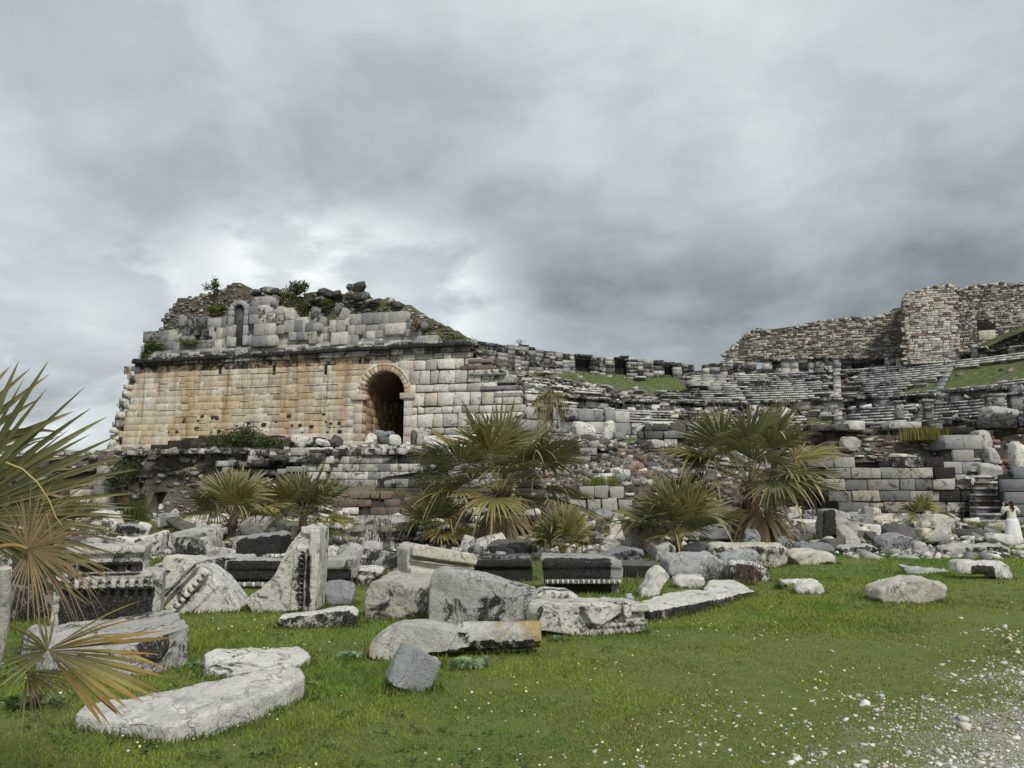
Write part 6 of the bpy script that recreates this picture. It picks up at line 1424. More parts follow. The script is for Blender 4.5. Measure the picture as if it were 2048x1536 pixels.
# carved strokes on the inscribed block: small raised and sunk bars like the worn relief in the photo
# scattered marble between the traced ones, each a loose stone of its own
gs = np.random.default_rng(99); spots = []
BANDS = [((1040, 1260), (1012, 1086), 56, 'behind the tallest palm'), ((1500, 1660), (1036, 1084), 26, 'beside the trunk of the big right palm'), ((1700, 1860), (1042, 1080), 38, 'below the stepped retaining wall'), ((1860, 2010), (1050, 1092), 24, 'before the stairway'), ((1395, 1500), (1035, 1082), 14, 'between the two right palms'), ((1250, 1345), (1020, 1050), 12, 'behind the brown speckled block'),
         ((140, 480), (1062, 1118), 28, 'between the near cornice and the left palms'), ((100, 300), (1018, 1062), 34, 'at the foot of the dark rubble wall'), ((300, 470), (1026, 1066), 22, 'below the left pair of palms'), ((640, 860), (1018, 1056), 24, 'beyond the bare shrubs'), ((860, 1000), (1026, 1078), 14, 'left of the tallest palm trunk'), ((0, 130), (1030, 1200), 16, 'through the near palm fronds'), ((1440, 1700), (1086, 1104), 10, 'behind the long cream block'), ((650, 820), (1080, 1150), 16, 'around the dish-shaped stone'), ((930, 1260), (1086, 1114), 16, 'around the stemless small palm')]
SH = ('flat', 'squared', 'upright', 'wedge-shaped', 'rounded'); CN = {'white': 'white', 'mid': 'pale grey', 'grey': 'grey', 'dark': 'dark stained', 'cream': 'cream'}
used_l = {}
for (xr, yr, n, where) in BANDS:
    pts = sorted([(gs.uniform(*xr), gs.uniform(*yr)) for _ in range(n)])
    for px, py in pts:
        P_ = gpt(px, py); D = P_[1]; k = int(gs.integers(5)); col = str(gs.choice(['white', 'white', 'mid', 'grey', 'dark', 'cream'])); b_ = gs.uniform(.32, .95)
        sz_ = {0: (b_ * 1.9, b_, b_ * .4), 1: (b_ * 1.2, b_, b_ * .8), 2: (b_ * .7, b_ * .6, b_ * 1.1), 3: (b_ * 1.4, b_, b_ * .6), 4: (b_ * 1.1, b_, b_ * .7)}[k]
        size_ = 'big' if b_ > .66 else 'mid-sized' if b_ > .48 else 'small'; body_ = f'{size_} {CN[col]} {SH[k]} piece {where}'
        lab = next((l for l in [body_] + [f'{body_}, {q}' for q in ('further right', 'furthest right', 'nearer the camera', 'further back', 'lying alone', 'half sunk', 'by another')] if l not in used_l), body_); used_l[lab] = 1
        rock_obj('stone_fragment', lab, 'stone block', P_ + [0, 0, sz_[2] * .32], sz_, gs.normal(0, .5), (gs.normal(0, .12), gs.normal(0, .2)), col, int(gs.integers(1e6)), gs.uniform(-.3, .5), 8, 'marble_small', group='marble pieces ' + where, cuts=6, sq=.25, rough=.04)
# small chips nobody would count
n = 4200; px = gs.uniform(0, 2048, n); py = gs.uniform(1022, 1118, n); P_ = np.array([gpt(a, b) for a, b in zip(px, py)]); s_ = np.exp(gs.normal(np.log(.06), .55, n)); mb = MB()
rocks(mb, P_ + [0, 0, .02], np.stack([s_ * 1.3, s_, s_ * .6], 1), pick(n, {'white': 4, 'mid': 3, 'grey': 2}, gs), gs.uniform(-.4, .4, n), tilt=.3, jit=.2)
tag(mb.obj('stone_chips', M['marble_small']), 'small marble chips strewn between the fallen blocks', 'rubble', kind='stuff')
bpy.data.scenes.remove(tmp_scn)
# ================================================================== palms
GR = np.array([.19, .205, .095]); YG = np.array([.34, .30, .10]); TAN = np.array([.42, .33, .19]); BRN = np.array([.20, .125, .07]); ORG = np.array([.36, .21, .06])
def nrm(v): v = np.asarray(v, float); return v / (np.linalg.norm(v) + 1e-12)
def tube(mb, pts, r, col, n=5, taper=None):
    pts = np.asarray(pts, float); m = len(pts); T = np.gradient(pts, axis=0); T /= np.linalg.norm(T, axis=1, keepdims=True) + 1e-9
    ref = np.array([0, 0, 1.]) if abs(T[:, 2]).mean() < .8 else np.array([1., 0, 0]); U = np.cross(T, ref); U /= np.linalg.norm(U, axis=1, keepdims=True) + 1e-9; W_ = np.cross(T, U)
    rr = np.broadcast_to(r, (m,)) if taper is None else r * np.linspace(1, taper, m); a = np.linspace(0, 2 * np.pi, n, endpoint=False)
    V = pts[:, None] + rr[:, None, None] * (np.cos(a)[None, :, None] * U[:, None] + np.sin(a)[None, :, None] * W_[:, None]); V = V.reshape(-1, 3)
    F = [[i * n + j, i * n + (j + 1) % n, (i + 1) * n + (j + 1) % n, (i + 1) * n + j] for i in range(m - 1) for j in range(n)]
    mb.add(V, F, col, 0)
def fan(mb, hub, A, Nn, Rf, spread=rad(200), ns=30, droop=.25, cup=.25, split=.5, c0=GR, c1=YG, tip=TAN, g=None, stiff=1.0, curl=0.):
    g = g or rng; A = nrm(A); Nn = nrm(Nn - A * np.dot(A, Nn)); S = np.cross(A, Nn); th = np.linspace(-spread / 2, spread / 2, ns); dth = th[1] - th[0]
    K = 9; t = np.array([0, .12, .3, .5, .62, .74, .85, .94, 1.0]); edge = np.abs(th) / (spread / 2)
    L = Rf * (.80 + .20 * np.cos(th)) * g.uniform(.88, 1.08, ns); sp = np.clip(split + g.normal(0, .06, ns), .25, .8)
    wig = g.normal(0, .05, ns); dr = droop * g.uniform(.5, 1.6, ns); bend = g.random(ns) < .13; dr = np.where(bend, dr * 2.6 + .1, dr)
    th2 = th + wig * .5
    D = A[None] * np.cos(th2)[:, None] + S[None] * np.sin(th2)[:, None]
    P = hub + D[:, None] * (L[:, None] * t[None])[..., None] + Nn * (cup * edge[:, None] ** 2 * L[:, None] * t[None] ** 1.2)[..., None]
    P[..., 2] -= (dr[:, None] * L[:, None] * np.maximum(t[None] - .35, 0) ** 2 / .42)
    side = -A[None] * np.sin(th2)[:, None] + S[None] * np.cos(th2)[:, None]
    w0 = L[:, None] * t[None] * math.tan(dth / 2) * 1.04; ws = (L * sp * math.tan(dth / 2))[:, None]
    w_ = np.where(t[None] <= sp[:, None], w0, ws * np.clip((1 - t[None]) / (1 - sp[:, None]), 0, 1) ** .74 * .97 + .0004)
    ple = .55
    Lf = P - side[:, None] * w_[..., None]; Rt = P + side[:, None] * w_[..., None]; Md = P - Nn * (w_ * ple)[..., None]
    V = np.stack([Lf, Md, Rt], 2)                                      # ns,K,3,3
    b = (np.arange(ns)[:, None, None] * K + np.arange(K - 1)[None, :, None]) * 3 + np.arange(2)[None, None]
    F = np.stack([b, b + 1, b + 4, b + 3], -1).reshape(-1, 4)
    tm = (t[:-1] + t[1:]) / 2; k = g.random(ns)[:, None] * .5 + edge[:, None] * .5
    C = c0 * (1 - k[..., None]) + c1 * k[..., None]; C = np.repeat(C[:, None], K - 1, 1) if C.ndim == 2 else np.broadcast_to(C, (ns, K - 1, 3)).copy()
    tt = sst(.62, 1.0, tm)[None, :, None] * g.uniform(.35, 1.1, ns)[:, None, None]; tt = np.clip(tt, 0, 1)
    C = C * (1 - tt) + tip * tt; C = C * g.uniform(.75, 1.25, (ns, 1, 1)); C = C * (1 - .25 * (1 - tm)[None, :, None])
    mb.add(V.reshape(-1, 3), F, np.repeat(C, 2, axis=1).reshape(-1, 3), 0)
def frond(parent, origin, d0, Lp, Rf, g, ns=28, sag=.25, droop=.25, dead=0.0, tipup=0.0, spread=None, hub=None, Nn=None, A=None, pr=.012, name='frond', c0=None, c1=None):
    mb = MB(); d0 = nrm(d0); o = np.asarray(origin, float)
    if hub is None:
        t = np.linspace(0, 1, 7)[:, None]; pts = o + d0 * Lp * t; pts[:, 2] -= (sag * Lp * t[:, 0] ** 2)
    else:
        hub = np.asarray(hub, float); t = np.linspace(0, 1, 8)[:, None]; mid = (o + hub) / 2 + np.array([0, 0, .12 * np.linalg.norm(hub - o)]); pts = (1 - t) ** 2 * o + 2 * t * (1 - t) * mid + t ** 2 * hub
    ax = nrm(pts[-1] - pts[-2]) if A is None else nrm(A)
    if Nn is None:
        h = np.array([-ax[1], ax[0], 0]); Nn = np.cross(h, ax) if np.linalg.norm(h) > .1 else np.array([g.normal(), g.normal(), 0.]); Nn = nrm(Nn) * 1.0 + g.normal(0, .25, 3)
        if Nn[2] < 0: Nn = -Nn
    pc = (YG * .9) * (1 - dead) + BRN * 1.3 * dead; mp_ = MB(); tube(mp_, pts, pr, pc, 5, .6)
    a, b = (GR if c0 is None else c0), (YG if c1 is None else c1)
    a = a * (1 - dead) + BRN * dead; b = b * (1 - dead) + TAN * .7 * dead
    fan(mb, pts[-1], ax, Nn, Rf, spread or g.uniform(rad(170), rad(230)), ns, droop * (1 + dead), g.uniform(.1, .35), g.uniform(.46, .60), a, b, TAN * (1 - .3 * dead), g)
    o = mb.obj(name, M['palm'], parent); mp_.obj('leaf_stalk', M['palm'], o, loc=(0, 0, 0)); return o
def palm(label, px, py, cy, rpx, nf, seed, ns=24, lo=-25, hi=82, trunk_r=.16, shag=0, dead=2, yel=.3, group='fan palms growing among the fallen marble', bias=None, fs=.50, name='palm_tree'):
    g = np.random.default_rng(seed); P = gpt(px, py); D = P[1]; R_ = rpx / FPX * D; zc_ = zoff(cy, D); H = max(zc_ - P[2], .15)
    root = empty(name, P, label, 'palm', group)
    mb = MB(); nz = 12; z = np.linspace(-.1, H + .05, nz); n = 12; a = np.linspace(0, 2 * np.pi, n, endpoint=False); rr = trunk_r * (1 + .25 * np.sin(z * 9)) * np.linspace(1.25, .9, nz)
    V = np.stack([np.outer(rr, np.cos(a)), np.outer(rr, np.sin(a)), np.repeat(z[:, None], n, 1)], -1).reshape(-1, 3); V[:, :2] *= 1 + .12 * g.normal(0, 1, (len(V), 1)); V = V + P
    mb.add(V, [[i * n + j, i * n + (j + 1) % n, (i + 1) * n + (j + 1) % n, (i + 1) * n + j] for i in range(nz - 1) for j in range(n)], (.11, .075, .05), .1)
    for k in range(int(26 * H / .5 + 8)):        # old leaf bases
        t = g.uniform(0, 1); aa = g.uniform(0, 2 * np.pi); b_ = P + [math.cos(aa) * trunk_r, math.sin(aa) * trunk_r, t * H]
        e_ = b_ + np.array([math.cos(aa) * .10, math.sin(aa) * .10, .10]) * g.uniform(.6, 1.6) * (trunk_r / .16)
        tube(mb, [b_, (b_ + e_) / 2 + [0, 0, .01], e_], .022 * trunk_r / .16, np.array([.17, .11, .07]) * g.uniform(.4, 1.6), 4, .5)
    mb.obj('trunk', M['bark'], root, True)
    C0 = P + [0, 0, H]
    for k in range(nf):
        t = (k + .5) / nf; el_ = rad(hi + (lo - hi) * t ** 1.15 + g.normal(0, 5)); az = k * 2.399 + g.normal(0, .2)
        d = np.array([math.cos(az) * math.cos(el_), math.sin(az) * math.cos(el_), math.sin(el_) * .82])
        if bias is not None: d = nrm(d + np.array(bias) * .5)
        s_ = g.uniform(.85, 1.1); dd = 0.0; y = g.random() < yel * (.4 + t)
        frond(root, C0 + [0, 0, -.06], d, R_ * (1 - fs) * s_, R_ * fs * s_, g, ns, (.08 + .10 * t), .07 + .12 * t, dd, c0=(GR * 1.0 if not y else YG * .8), c1=(GR * .8 + YG * .3 if not y else YG * 1.15), pr=.006 + R_ * .004)
    for k in range(dead):
        az = g.uniform(0, 2 * np.pi); el_ = rad(g.uniform(-60, -25)); d = np.array([math.cos(az) * math.cos(el_), math.sin(az) * math.cos(el_), math.sin(el_)])
        frond(root, C0 + [0, 0, -.1], d, min(R_ * .35, H * .6 + .1), min(R_ * fs * .8, H * .8 + .15), g, max(ns - 6, 12), .2, .5, g.uniform(.75, 1), name='dead_frond', pr=.006 + R_ * .003)
    if shag:      # dark skirt of old fronds hanging round the trunk
        for k in range(shag):
            az = k * 2.4; b_ = C0 + [math.cos(az) * trunk_r, math.sin(az) * trunk_r, -g.uniform(.1, .7) * H * .6]
            frond(root, b_, [math.cos(az) * .55, math.sin(az) * .55, -.8], R_ * .10, min(R_ * .20, H * .42), g, 14, .3, .7, 1.0, name='dead_frond', spread=rad(110), c0=BRN * .22, c1=BRN * .45, pr=.012)
    return root
palm('tallest bushy fan palm in the middle with a shaggy dark trunk', 1000, 1088, 984, 216, 27, 1, 34, 3, 76, .28, 14, 3, .25)
palm('big fan palm right of the middle with a straight dark trunk', 1504, 1086, 966, 212, 26, 2, 34, 0, 76, .22, 8, 3, .25)
palm('wide fan palm on the left, first of the touching pair', 462, 1100, 1032, 136, 14, 3, 30, 4, 80, .13, 3, 2, .45, bias=(-.25, 0, .25), fs=.6)
palm('right palm of the touching left pair, behind the tall triangular block', 604, 1092, 1034, 134, 14, 4, 30, 6, 80, .12, 2, 2, .55, bias=(.1, 0, .3), fs=.6)
palm('low fan palm with one dark round fan, left of the tallest palm', 870, 1095, 1064, 116, 11, 5, 28, 5, 80, .09, 0, 2, .3, bias=(.05, -.2, .3), fs=.6)
palm('stemless small palm sprouting behind the egg-carved black block', 1128, 1118, 1098, 108, 15, 6, 26, 12, 85, .08, 0, 2, .5, bias=(0, 0, .35), fs=.62)
palm('medium yellow-tinged fan palm on many thin stalks before the big right palm', 1355, 1112, 1080, 162, 16, 7, 32, 12, 82, .10, 0, 1, .55, bias=(0, 0, .3), fs=.6)
palm('small yellowing palm at the left foot of the stepped retaining wall', 1668, 1030, 1014, 52, 10, 8, 18, 10, 82, .08, 0, 0, .5, fs=.65)
palm('small two-fan palm sprouting above the upright cream block', 1848, 1052, 1034, 64, 8, 9, 20, 15, 82, .07, 0, 0, .4, fs=.65)
palm('little palm behind the left end of the ashlar field near the dead fronds', 150, 1075, 1050, 70, 8, 12, 18, 10, 80, .08, 0, 1, .4, fs=.65)
# distant palm by the orchestra wall: same build, seen at the wing corner
gP = np.random.default_rng(31); Pd = ray_at_depth(1100, 838, 55.5); root = empty('palm_tree', Pd, 'far brownish palm tucked into the corner right of the theatre wing', 'palm', 'fan palms growing among the fallen marble')
mbt = MB(); tube(mbt, [Pd, Pd + [0, 0, .5], Pd + [0, 0, 1.2]], .22, (.12, .08, .05), 8); mbt.obj('trunk', M['bark'], root)
for k in range(22):
    az = k * 2.4; el_ = rad(80 - 125 * (k / 22)); frond(root, Pd + [0, 0, 1.2], [math.cos(az) * math.cos(el_), math.sin(az) * math.cos(el_), math.sin(el_)], .8, .75, gP, 16, .2, .5, .3, c0=GR * 1.2, c1=YG * .9, pr=.02)
# ---- near palm at the left edge
gN = np.random.default_rng(41)
cr0 = np.array([-2.62, 3.55, 1.02]); root = empty('palm_tree', (-2.62, 3.55, 0), 'near fan palm at the left edge with one big green fan and dead brown ones', 'palm', 'fan palms growing among the fallen marble')
mbt = MB(); tube(mbt, [[-2.62, 3.55, -.1], [-2.62, 3.55, .5], [-2.62, 3.55, 1.05]], .13, (.13, .09, .06), 12)
for k in range(60):
    aa = gN.uniform(0, 6.28); b_ = np.array([-2.62 + math.cos(aa) * .12, 3.55 + math.sin(aa) * .12, gN.uniform(0, 1)]); tube(mbt, [b_, b_ + [math.cos(aa) * .09, math.sin(aa) * .09, .10]], .02, np.array([.2, .14, .09]) * gN.uniform(.5, 1.4), 4, .5)
mbt.obj('trunk', M['bark'], root, True)
def pd(px, py, Y): return ray_at_depth(px, py, Y)
def imgdir(px0, py0, px1, py1, Y, dy=0.0): a = pd(px0, py0, Y); b = pd(px1, py1, Y + dy); return nrm(b - a)
vw = np.array([.55, -.80, .15])
def nfrond(hub, tip, Rpx, Y, spread, ns, droop, dead=0., nv=vw, c0=None, c1=None, dy=.0, name='frond', orig=None, split=None, pr=.011, cup=.2, sd=1, tipc=TAN):
    g_ = np.random.default_rng(sd); H_ = pd(*hub, Y); mb = MB(); o = cr0 + [0, 0, -.05] if orig is None else np.asarray(orig, float)
    t = np.linspace(0, 1, 9)[:, None]; mid = (o + H_) / 2 + np.array([0, 0, .08]); pts = (1 - t) ** 2 * o + 2 * t * (1 - t) * mid + t ** 2 * H_
    pc = YG * 1.1 * (1 - dead) + ORG * dead * .9; mp_ = MB(); tube(mp_, pts, pr, pc, 6, .7)
    a = (GR if c0 is None else c0); b = (YG if c1 is None else c1); Ax = imgdir(*hub, *tip, Y, dy)
    fan(mb, H_, Ax, np.array(nv), Rpx / FPX * Y, rad(spread), ns, droop, cup, split or .5, a, b, tipc, g_); o = mb.obj(name, M['palm'], root); mp_.obj('leaf_stalk', M['palm'], o, loc=(0, 0, 0))
nfrond((-95, 1035), (90, 850), 345, 3.2, 172, 50, .04, sd=3, c0=GR * .62, c1=GR * .7 + YG * .2, split=.56, cup=.05, tipc=GR * .9 + TAN * .25)
nfrond((-190, 980), (-20, 740), 330, 3.5, 120, 24, .06, sd=4, c0=GR * .6, c1=YG * .5, split=.55)
nfrond((-90, 1060), (150, 990), 330, 3.35, 70, 16, .12, sd=5, c0=GR * .65, c1=YG * .55, split=.35)
nfrond((56, 1098), (190, 1040), 168, 3.15, 215, 54, .24, .9, sd=6, c0=BRN * 1.5, c1=TAN * .8, split=.30, name='dead_frond', cup=.1, orig=pd(-60, 1130, 3.1), pr=.012, tipc=TAN * .7)
nfrond((60, 1100), (75, 1190), 120, 3.2, 90, 16, .1, .9, sd=16, c0=BRN * 1.1, c1=TAN * .6, split=.30, name='dead_frond', orig=pd(-60, 1130, 3.2), pr=.008, tipc=TAN * .6)
nfrond((95, 1300), (238, 1352), 222, 3.85, 54, 16, .03, .15, sd=7, c0=YG * .75 + GR * .3, c1=ORG * .8 + YG * .2, split=.72, nv=(.35, -.75, .55), orig=pd(-60, 1235, 3.6), pr=.011, tipc=ORG * .8)
nfrond((95, 1300), (0, 1290), 100, 3.85, 150, 12, .02, .2, sd=8, c0=GR * 1.3, c1=YG, split=.25, nv=(.35, -.75, .55), orig=pd(-60, 1235, 3.6), pr=.004)
nfrond((95, 1300), (210, 1262), 200, 3.85, 26, 7, .1, .15, sd=17, c0=ORG * .9, c1=YG * 1.0, split=.4, nv=(.35, -.75, .55), orig=pd(-60, 1235, 3.6), pr=.003, tipc=ORG)
nfrond((55, 1345), (105, 1395), 110, 3.9, 90, 22, .15, 1, sd=9, c0=BRN * 1.0, c1=TAN * .7, split=.3, name='dead_frond', orig=pd(-60, 1305, 3.7), pr=.007, tipc=TAN * .6)
mb = MB(); tube(mb, [pd(8, 1140, 2.9), pd(10, 1190, 2.9), pd(6, 1260, 2.9), pd(-12, 1340, 2.9)], .022, np.array([.42, .41, .35]), 8, .9); mb.obj('old_stalk', M['bark'], root)
mb = MB(); a_ = pd(12, 925, 3.1); pts = [pd(*p, 3.1) for p in ((12, 925), (45, 938), (75, 965), (98, 1000), (112, 1035), (124, 1050))]; tube(mb, pts, .004, YG * 1.2 + TAN * .3, 4, .4)
for q in (((60, 980), (120, 950), (200, 925), (245, 919)), ((70, 1000), (140, 975), (200, 945), (238, 922)), ((80, 1010), (140, 990), (190, 960), (222, 955)), ((60, 1040), (120, 1010), (180, 985), (210, 983))):
    tube(mb, [pd(*p, 3.25) for p in q], .0035, TAN * .8, 4, .3)
mb.obj('stray_leaflet', M['palm'], root)

# ================================================================== shrubs, tufts and weeds
def bush(label, px, py, Y, wpx, hpx, n, leaf, col, seed, cat='bush', name='bush', grd=None, group=None, stems=14):
    g = np.random.default_rng(seed); P = ray_at_depth(px, py, Y) if grd is None else gpt(px, py); Y = P[1]; w_, h = wpx / FPX * Y / 2, hpx / FPX * Y
    root = empty(name, P, label, cat, group); mb = MB()
    for k in range(stems):
        a = g.uniform(0, 6.28); r = g.uniform(.2, .8); e_ = P + [math.cos(a) * w_ * r, math.sin(a) * w_ * r * .7, h * g.uniform(.6, 1.0)]; tube(mb, [P + [math.cos(a) * w_ * .2 * r, 0, 0], (P + e_) / 2 + g.normal(0, .05, 3) * h, e_], .012 * h + .004, (.14, .10, .07), 4, .4)
    mb.obj('stem', M['bark'], root)
    nc = 16; cc = np.stack([g.normal(0, .42, nc) * w_, g.normal(0, .35, nc) * w_ * .8, g.uniform(.15, .95, nc) * h], 1); k = g.integers(0, nc, n)
    C = cc[k] + g.normal(0, 1, (n, 3)) * np.array([w_ * .22, w_ * .22, h * .16]); C[:, 2] = np.abs(C[:, 2]); C = C + P
    A = g.normal(0, 1, (n, 3)); A /= np.linalg.norm(A, axis=1, keepdims=True); B = np.cross(A, g.normal(0, 1, (n, 3))); B /= np.linalg.norm(B, axis=1, keepdims=True)
    s_ = (leaf * g.uniform(.6, 1.3, n))[:, None]; V = np.stack([C - A * s_, C + B * s_ * .5, C + A * s_, C - B * s_ * .5], 1).reshape(-1, 3)
    i = np.arange(n) * 4; mb = MB(); mb.add(V, np.stack([i, i + 1, i + 2, i + 3], 1), np.array(col)[None] * g.uniform(.55, 1.5, (n, 1))); mb.obj('foliage', M['leaf'], root)
GB = (.075, .10, .035)
GW = 'bushes rooted in the theatre wing'
bush('dark green bush on the ledge right below the ochre wall', 480, 898, 57, 110, 40, 2600, .11, GB, 1, group=GW)
bush('second lower bush spreading right of the ledge bush', 540, 898, 56, 60, 22, 900, .10, (.08, .10, .04), 2, group=GW)
for i, (px, py, w_, h, n, c, lab) in enumerate(((428, 582, 26, 24, 420, GB, 'wind-bent shrub on the highest point of the left rubble crown'), (600, 586, 44, 22, 800, GB, 'green shrub on the crown beside the dark rounded boulder'), (575, 606, 44, 30, 800, (.13, .13, .05), 'yellow green grass tuft behind the niche block'), (432, 628, 36, 16, 700, (.12, .15, .03), 'bright green tuft on the rubble left of the niche'),
      (602, 632, 44, 24, 900, (.12, .12, .05), 'olive tuft above the paired blocks of the upper facade'), (290, 722, 30, 34, 800, (.07, .10, .03), 'dark bush clinging to the upper left corner of the wing'), (312, 698, 28, 14, 400, (.09, .12, .03), 'small tuft on the ledge at the upper left corner of the wing'), (263, 768, 14, 12, 120, GB, 'tiny weed on the broken left edge of the ochre wall'), (245, 818, 14, 12, 120, GB, 'tiny weed low on the broken left edge of the wall'), (654, 612, 26, 14, 350, (.14, .15, .04), 'grass tuft between the boulders of the wing crown'),
      (905, 690, 60, 16, 900, (.10, .15, .03), 'green tuft on the right shoulder of the wing'), (625, 676, 16, 12, 200, (.14, .15, .04), 'yellow tuft growing from the upper facade joint'), (380, 690, 50, 10, 350, (.10, .12, .04), 'low tuft along the left ledge of the upper facade'))):
    P_ = on_wing(px, py, -1.0 if i not in (5, 6, 7, 8, 11, 12) else .2); bush(lab, px, py, P_[1], w_, h, n, .10, c, 20 + i, cat='plant', name='wall_plant', group=GW, stems=6)
bush('dry skeletal bush on the skyline of the left seat rows', 1040, 690, 94, 26, 12, 60, .08, (.12, .10, .07), 50, stems=22)
bush('dark green bush in front of the left rubble wall', 240, 975, 43, 60, 50, 1500, .07, (.05, .075, .025), 51)
bush('wild shrub left of the tallest palm on the grassy ledge', 850, 985, 39.5, 60, 40, 900, .06, (.07, .09, .03), 52)
def tuft(label, px, py, wpx, hpx, n, cols, seed, Y=None, cat='grass tuft', name='grass_tuft', lean=.5, group=None, wd=.008):
    g = np.random.default_rng(seed); P = gpt(px, py) if Y is None else ray_at_depth(px, py, Y); Y = P[1]; w_, h = wpx / FPX * Y / 2, hpx / FPX * Y; mb = MB()
    B = P + np.stack([g.normal(0, .4, n) * w_, g.normal(0, .3, n) * w_, 0 * g.random(n)], 1); a = g.uniform(0, 6.28, n); L = g.uniform(.5, 1.1, n) * h; ld = np.stack([np.cos(a), np.sin(a), 0 * a], 1) * (g.uniform(.1, lean, n) * L)[:, None]
    sd_ = np.stack([-np.sin(a), np.cos(a), 0 * a], 1) * wd; up = np.array([0, 0, 1.])
    V = np.stack([B - sd_, B + sd_, B + sd_ * .8 + ld * .3 + up * (L * .55)[:, None], B - sd_ * .8 + ld * .3 + up * (L * .55)[:, None], B + ld + up * (L * .92)[:, None]], 1).reshape(-1, 3); i = np.arange(n) * 5
    c = np.array(cols)[g.integers(0, len(cols), n)] * g.uniform(.6, 1.3, (n, 1)); mb.add(V, np.stack([i, i + 1, i + 2, i + 3], 1), c)
    mb.T.append(np.stack([i + 3, i + 2, i + 4], 1) + mb.n - len(V)); mb.tc.append(c); mb.ts.append(np.zeros(n)); o = mb.obj(name, M['grass']); o.location = (0, 0, 0); return tag(o, label, cat, group)
tuft('brown and yellow reed-like tuft on the rubble wall right of the big palm', 1845, 882, 105, 34, 700, [(.30, .24, .09), (.15, .16, .05)], 1, 40, wd=.016)
tuft('green reedy clump among the left blocks', 270, 1064, 70, 62, 500, [(.09, .13, .04), (.14, .16, .05)], 2, wd=.012)
tuft('yellow flowering grass patch on the rubble slope between the palms', 1205, 972, 80, 22, 700, [(.24, .26, .05), (.13, .17, .04)], 3, 41, wd=.012)
tuft('grass fringe on the green ledge behind the small left palm', 770, 990, 130, 14, 600, [(.15, .17, .04), (.24, .22, .06)], 4, 40, wd=.012)
tuft('grass tuft by the dark opening above the first ledge', 845, 925, 40, 22, 400, [(.12, .16, .04)], 5, 44, wd=.014)
def twigs(label, px, py, wpx, hpx, n, seed, col=(.15, .12, .10)):
    g = np.random.default_rng(seed); P = gpt(px, py); Y = P[1]; w_, h = wpx / FPX * Y / 2, hpx / FPX * Y; mb = MB()
    for k in range(n):
        a = g.uniform(0, 6.28); b_ = P + [g.normal(0, .35) * w_, g.normal(0, .3) * w_, 0]; e_ = b_ + [math.cos(a) * w_ * .5, math.sin(a) * w_ * .4, h * g.uniform(.55, 1.1)]; m_ = (b_ + e_) / 2 + g.normal(0, .06, 3)
        tube(mb, [b_, m_, e_], .009, np.array(col) * g.uniform(.6, 1.5), 3, .4)
        for q in range(3):
            t = g.uniform(.3, .9); s_ = b_ * (1 - t) + e_ * t + (m_ - (b_ + e_) / 2) * 2 * t * (1 - t) * 2; tube(mb, [s_, s_ + g.normal(0, .12, 3) * [1, 1, .3] + [0, 0, g.uniform(.08, .25)]], .005, np.array(col) * g.uniform(.6, 1.5), 3, .5)
    return tag(mb.obj('bare_shrub', M['bark']), label, 'bare shrub', 'leafless shrubs among the blocks')
twigs('tall leafless grey shrub between the left palms and the cream cornice block', 755, 1118, 110, 115, 46, 1)
twigs('low leafless shrub left beside the tall triangular block', 700, 1122, 70, 70, 26, 2)
twigs('small dry stems in front of the crackled white block', 1500, 1172, 50, 44, 26, 3, (.16, .09, .07)); twigs('dry stems against the broad tool-marked block', 1430, 1165, 70, 36, 24, 4, (.10, .09, .07)); twigs('dry stems left of the broad tool-marked block', 1362, 1158, 40, 40, 18, 5, (.10, .09, .07))
def thistle(label, px, py, wpx, seed, nl=26, col=(.27, .36, .19)):
    g = np.random.default_rng(seed); P = gpt(px, py); w_ = wpx / FPX * P[1] / 2; mb = MB()
    for k in range(nl):
        a = g.uniform(0, 6.28); r0 = g.uniform(0, .45) * w_; b_ = P + [math.cos(a * 3) * r0 * 1.3, math.sin(a * 3) * r0 * .6, .01]; L = g.uniform(.3, .6) * w_ * .8; el_ = g.uniform(.5, 1.35); d = np.array([math.cos(a) * math.cos(el_), math.sin(a) * math.cos(el_), math.sin(el_)]); sd_ = np.array([-math.sin(a), math.cos(a), 0])
        c = np.array(col) * g.uniform(.6, 1.35)
        for j in range(7):
            t = j / 6; p = b_ + d * L * t - np.array([0, 0, .5 * L * t * t]); ww = L * .26 * math.sin(math.pi * (t * .85 + .12)) + .004
            for q in (-1, 1): mb.add(np.array([p, p + d * L * .07 + sd_ * q * ww * .4, p + d * L * .16 + sd_ * q * ww + [0, 0, .006], p + d * L * .15]), [[0, 1, 2, 3]], c * g.uniform(.85, 1.15))
    return tag(mb.obj('thistle', M['leaf']), label, 'thistle', 'thistle rosettes by the column piece')
thistle('big spiny-leaved thistle under the shaft of the long column piece', 935, 1338, 150, 1, 60); thistle('flat thistle rosette left of the lump-headed column piece', 700, 1318, 110, 2, 34); thistle('thistle leaves between the column end and the gutter block', 1115, 1285, 90, 3, 34)
thistle('thistle sprouting at the dark right foot of the huge tilted block', 385, 1335, 80, 4, 24); thistle('broad weed patch below the near palm at the left edge', 60, 1420, 200, 5, 60, (.13, .20, .08)); thistle('leafy weeds beside the end of the white ledge slab', 1560, 1180, 80, 6, 30, (.08, .14, .04)); thistle('weedy growth between the boat-shaped block and the log-like block', 1672, 1112, 50, 7, 24, (.06, .10, .03)); thistle('small thistle at the right end of the long corner slab', 620, 1372, 50, 8, 16)
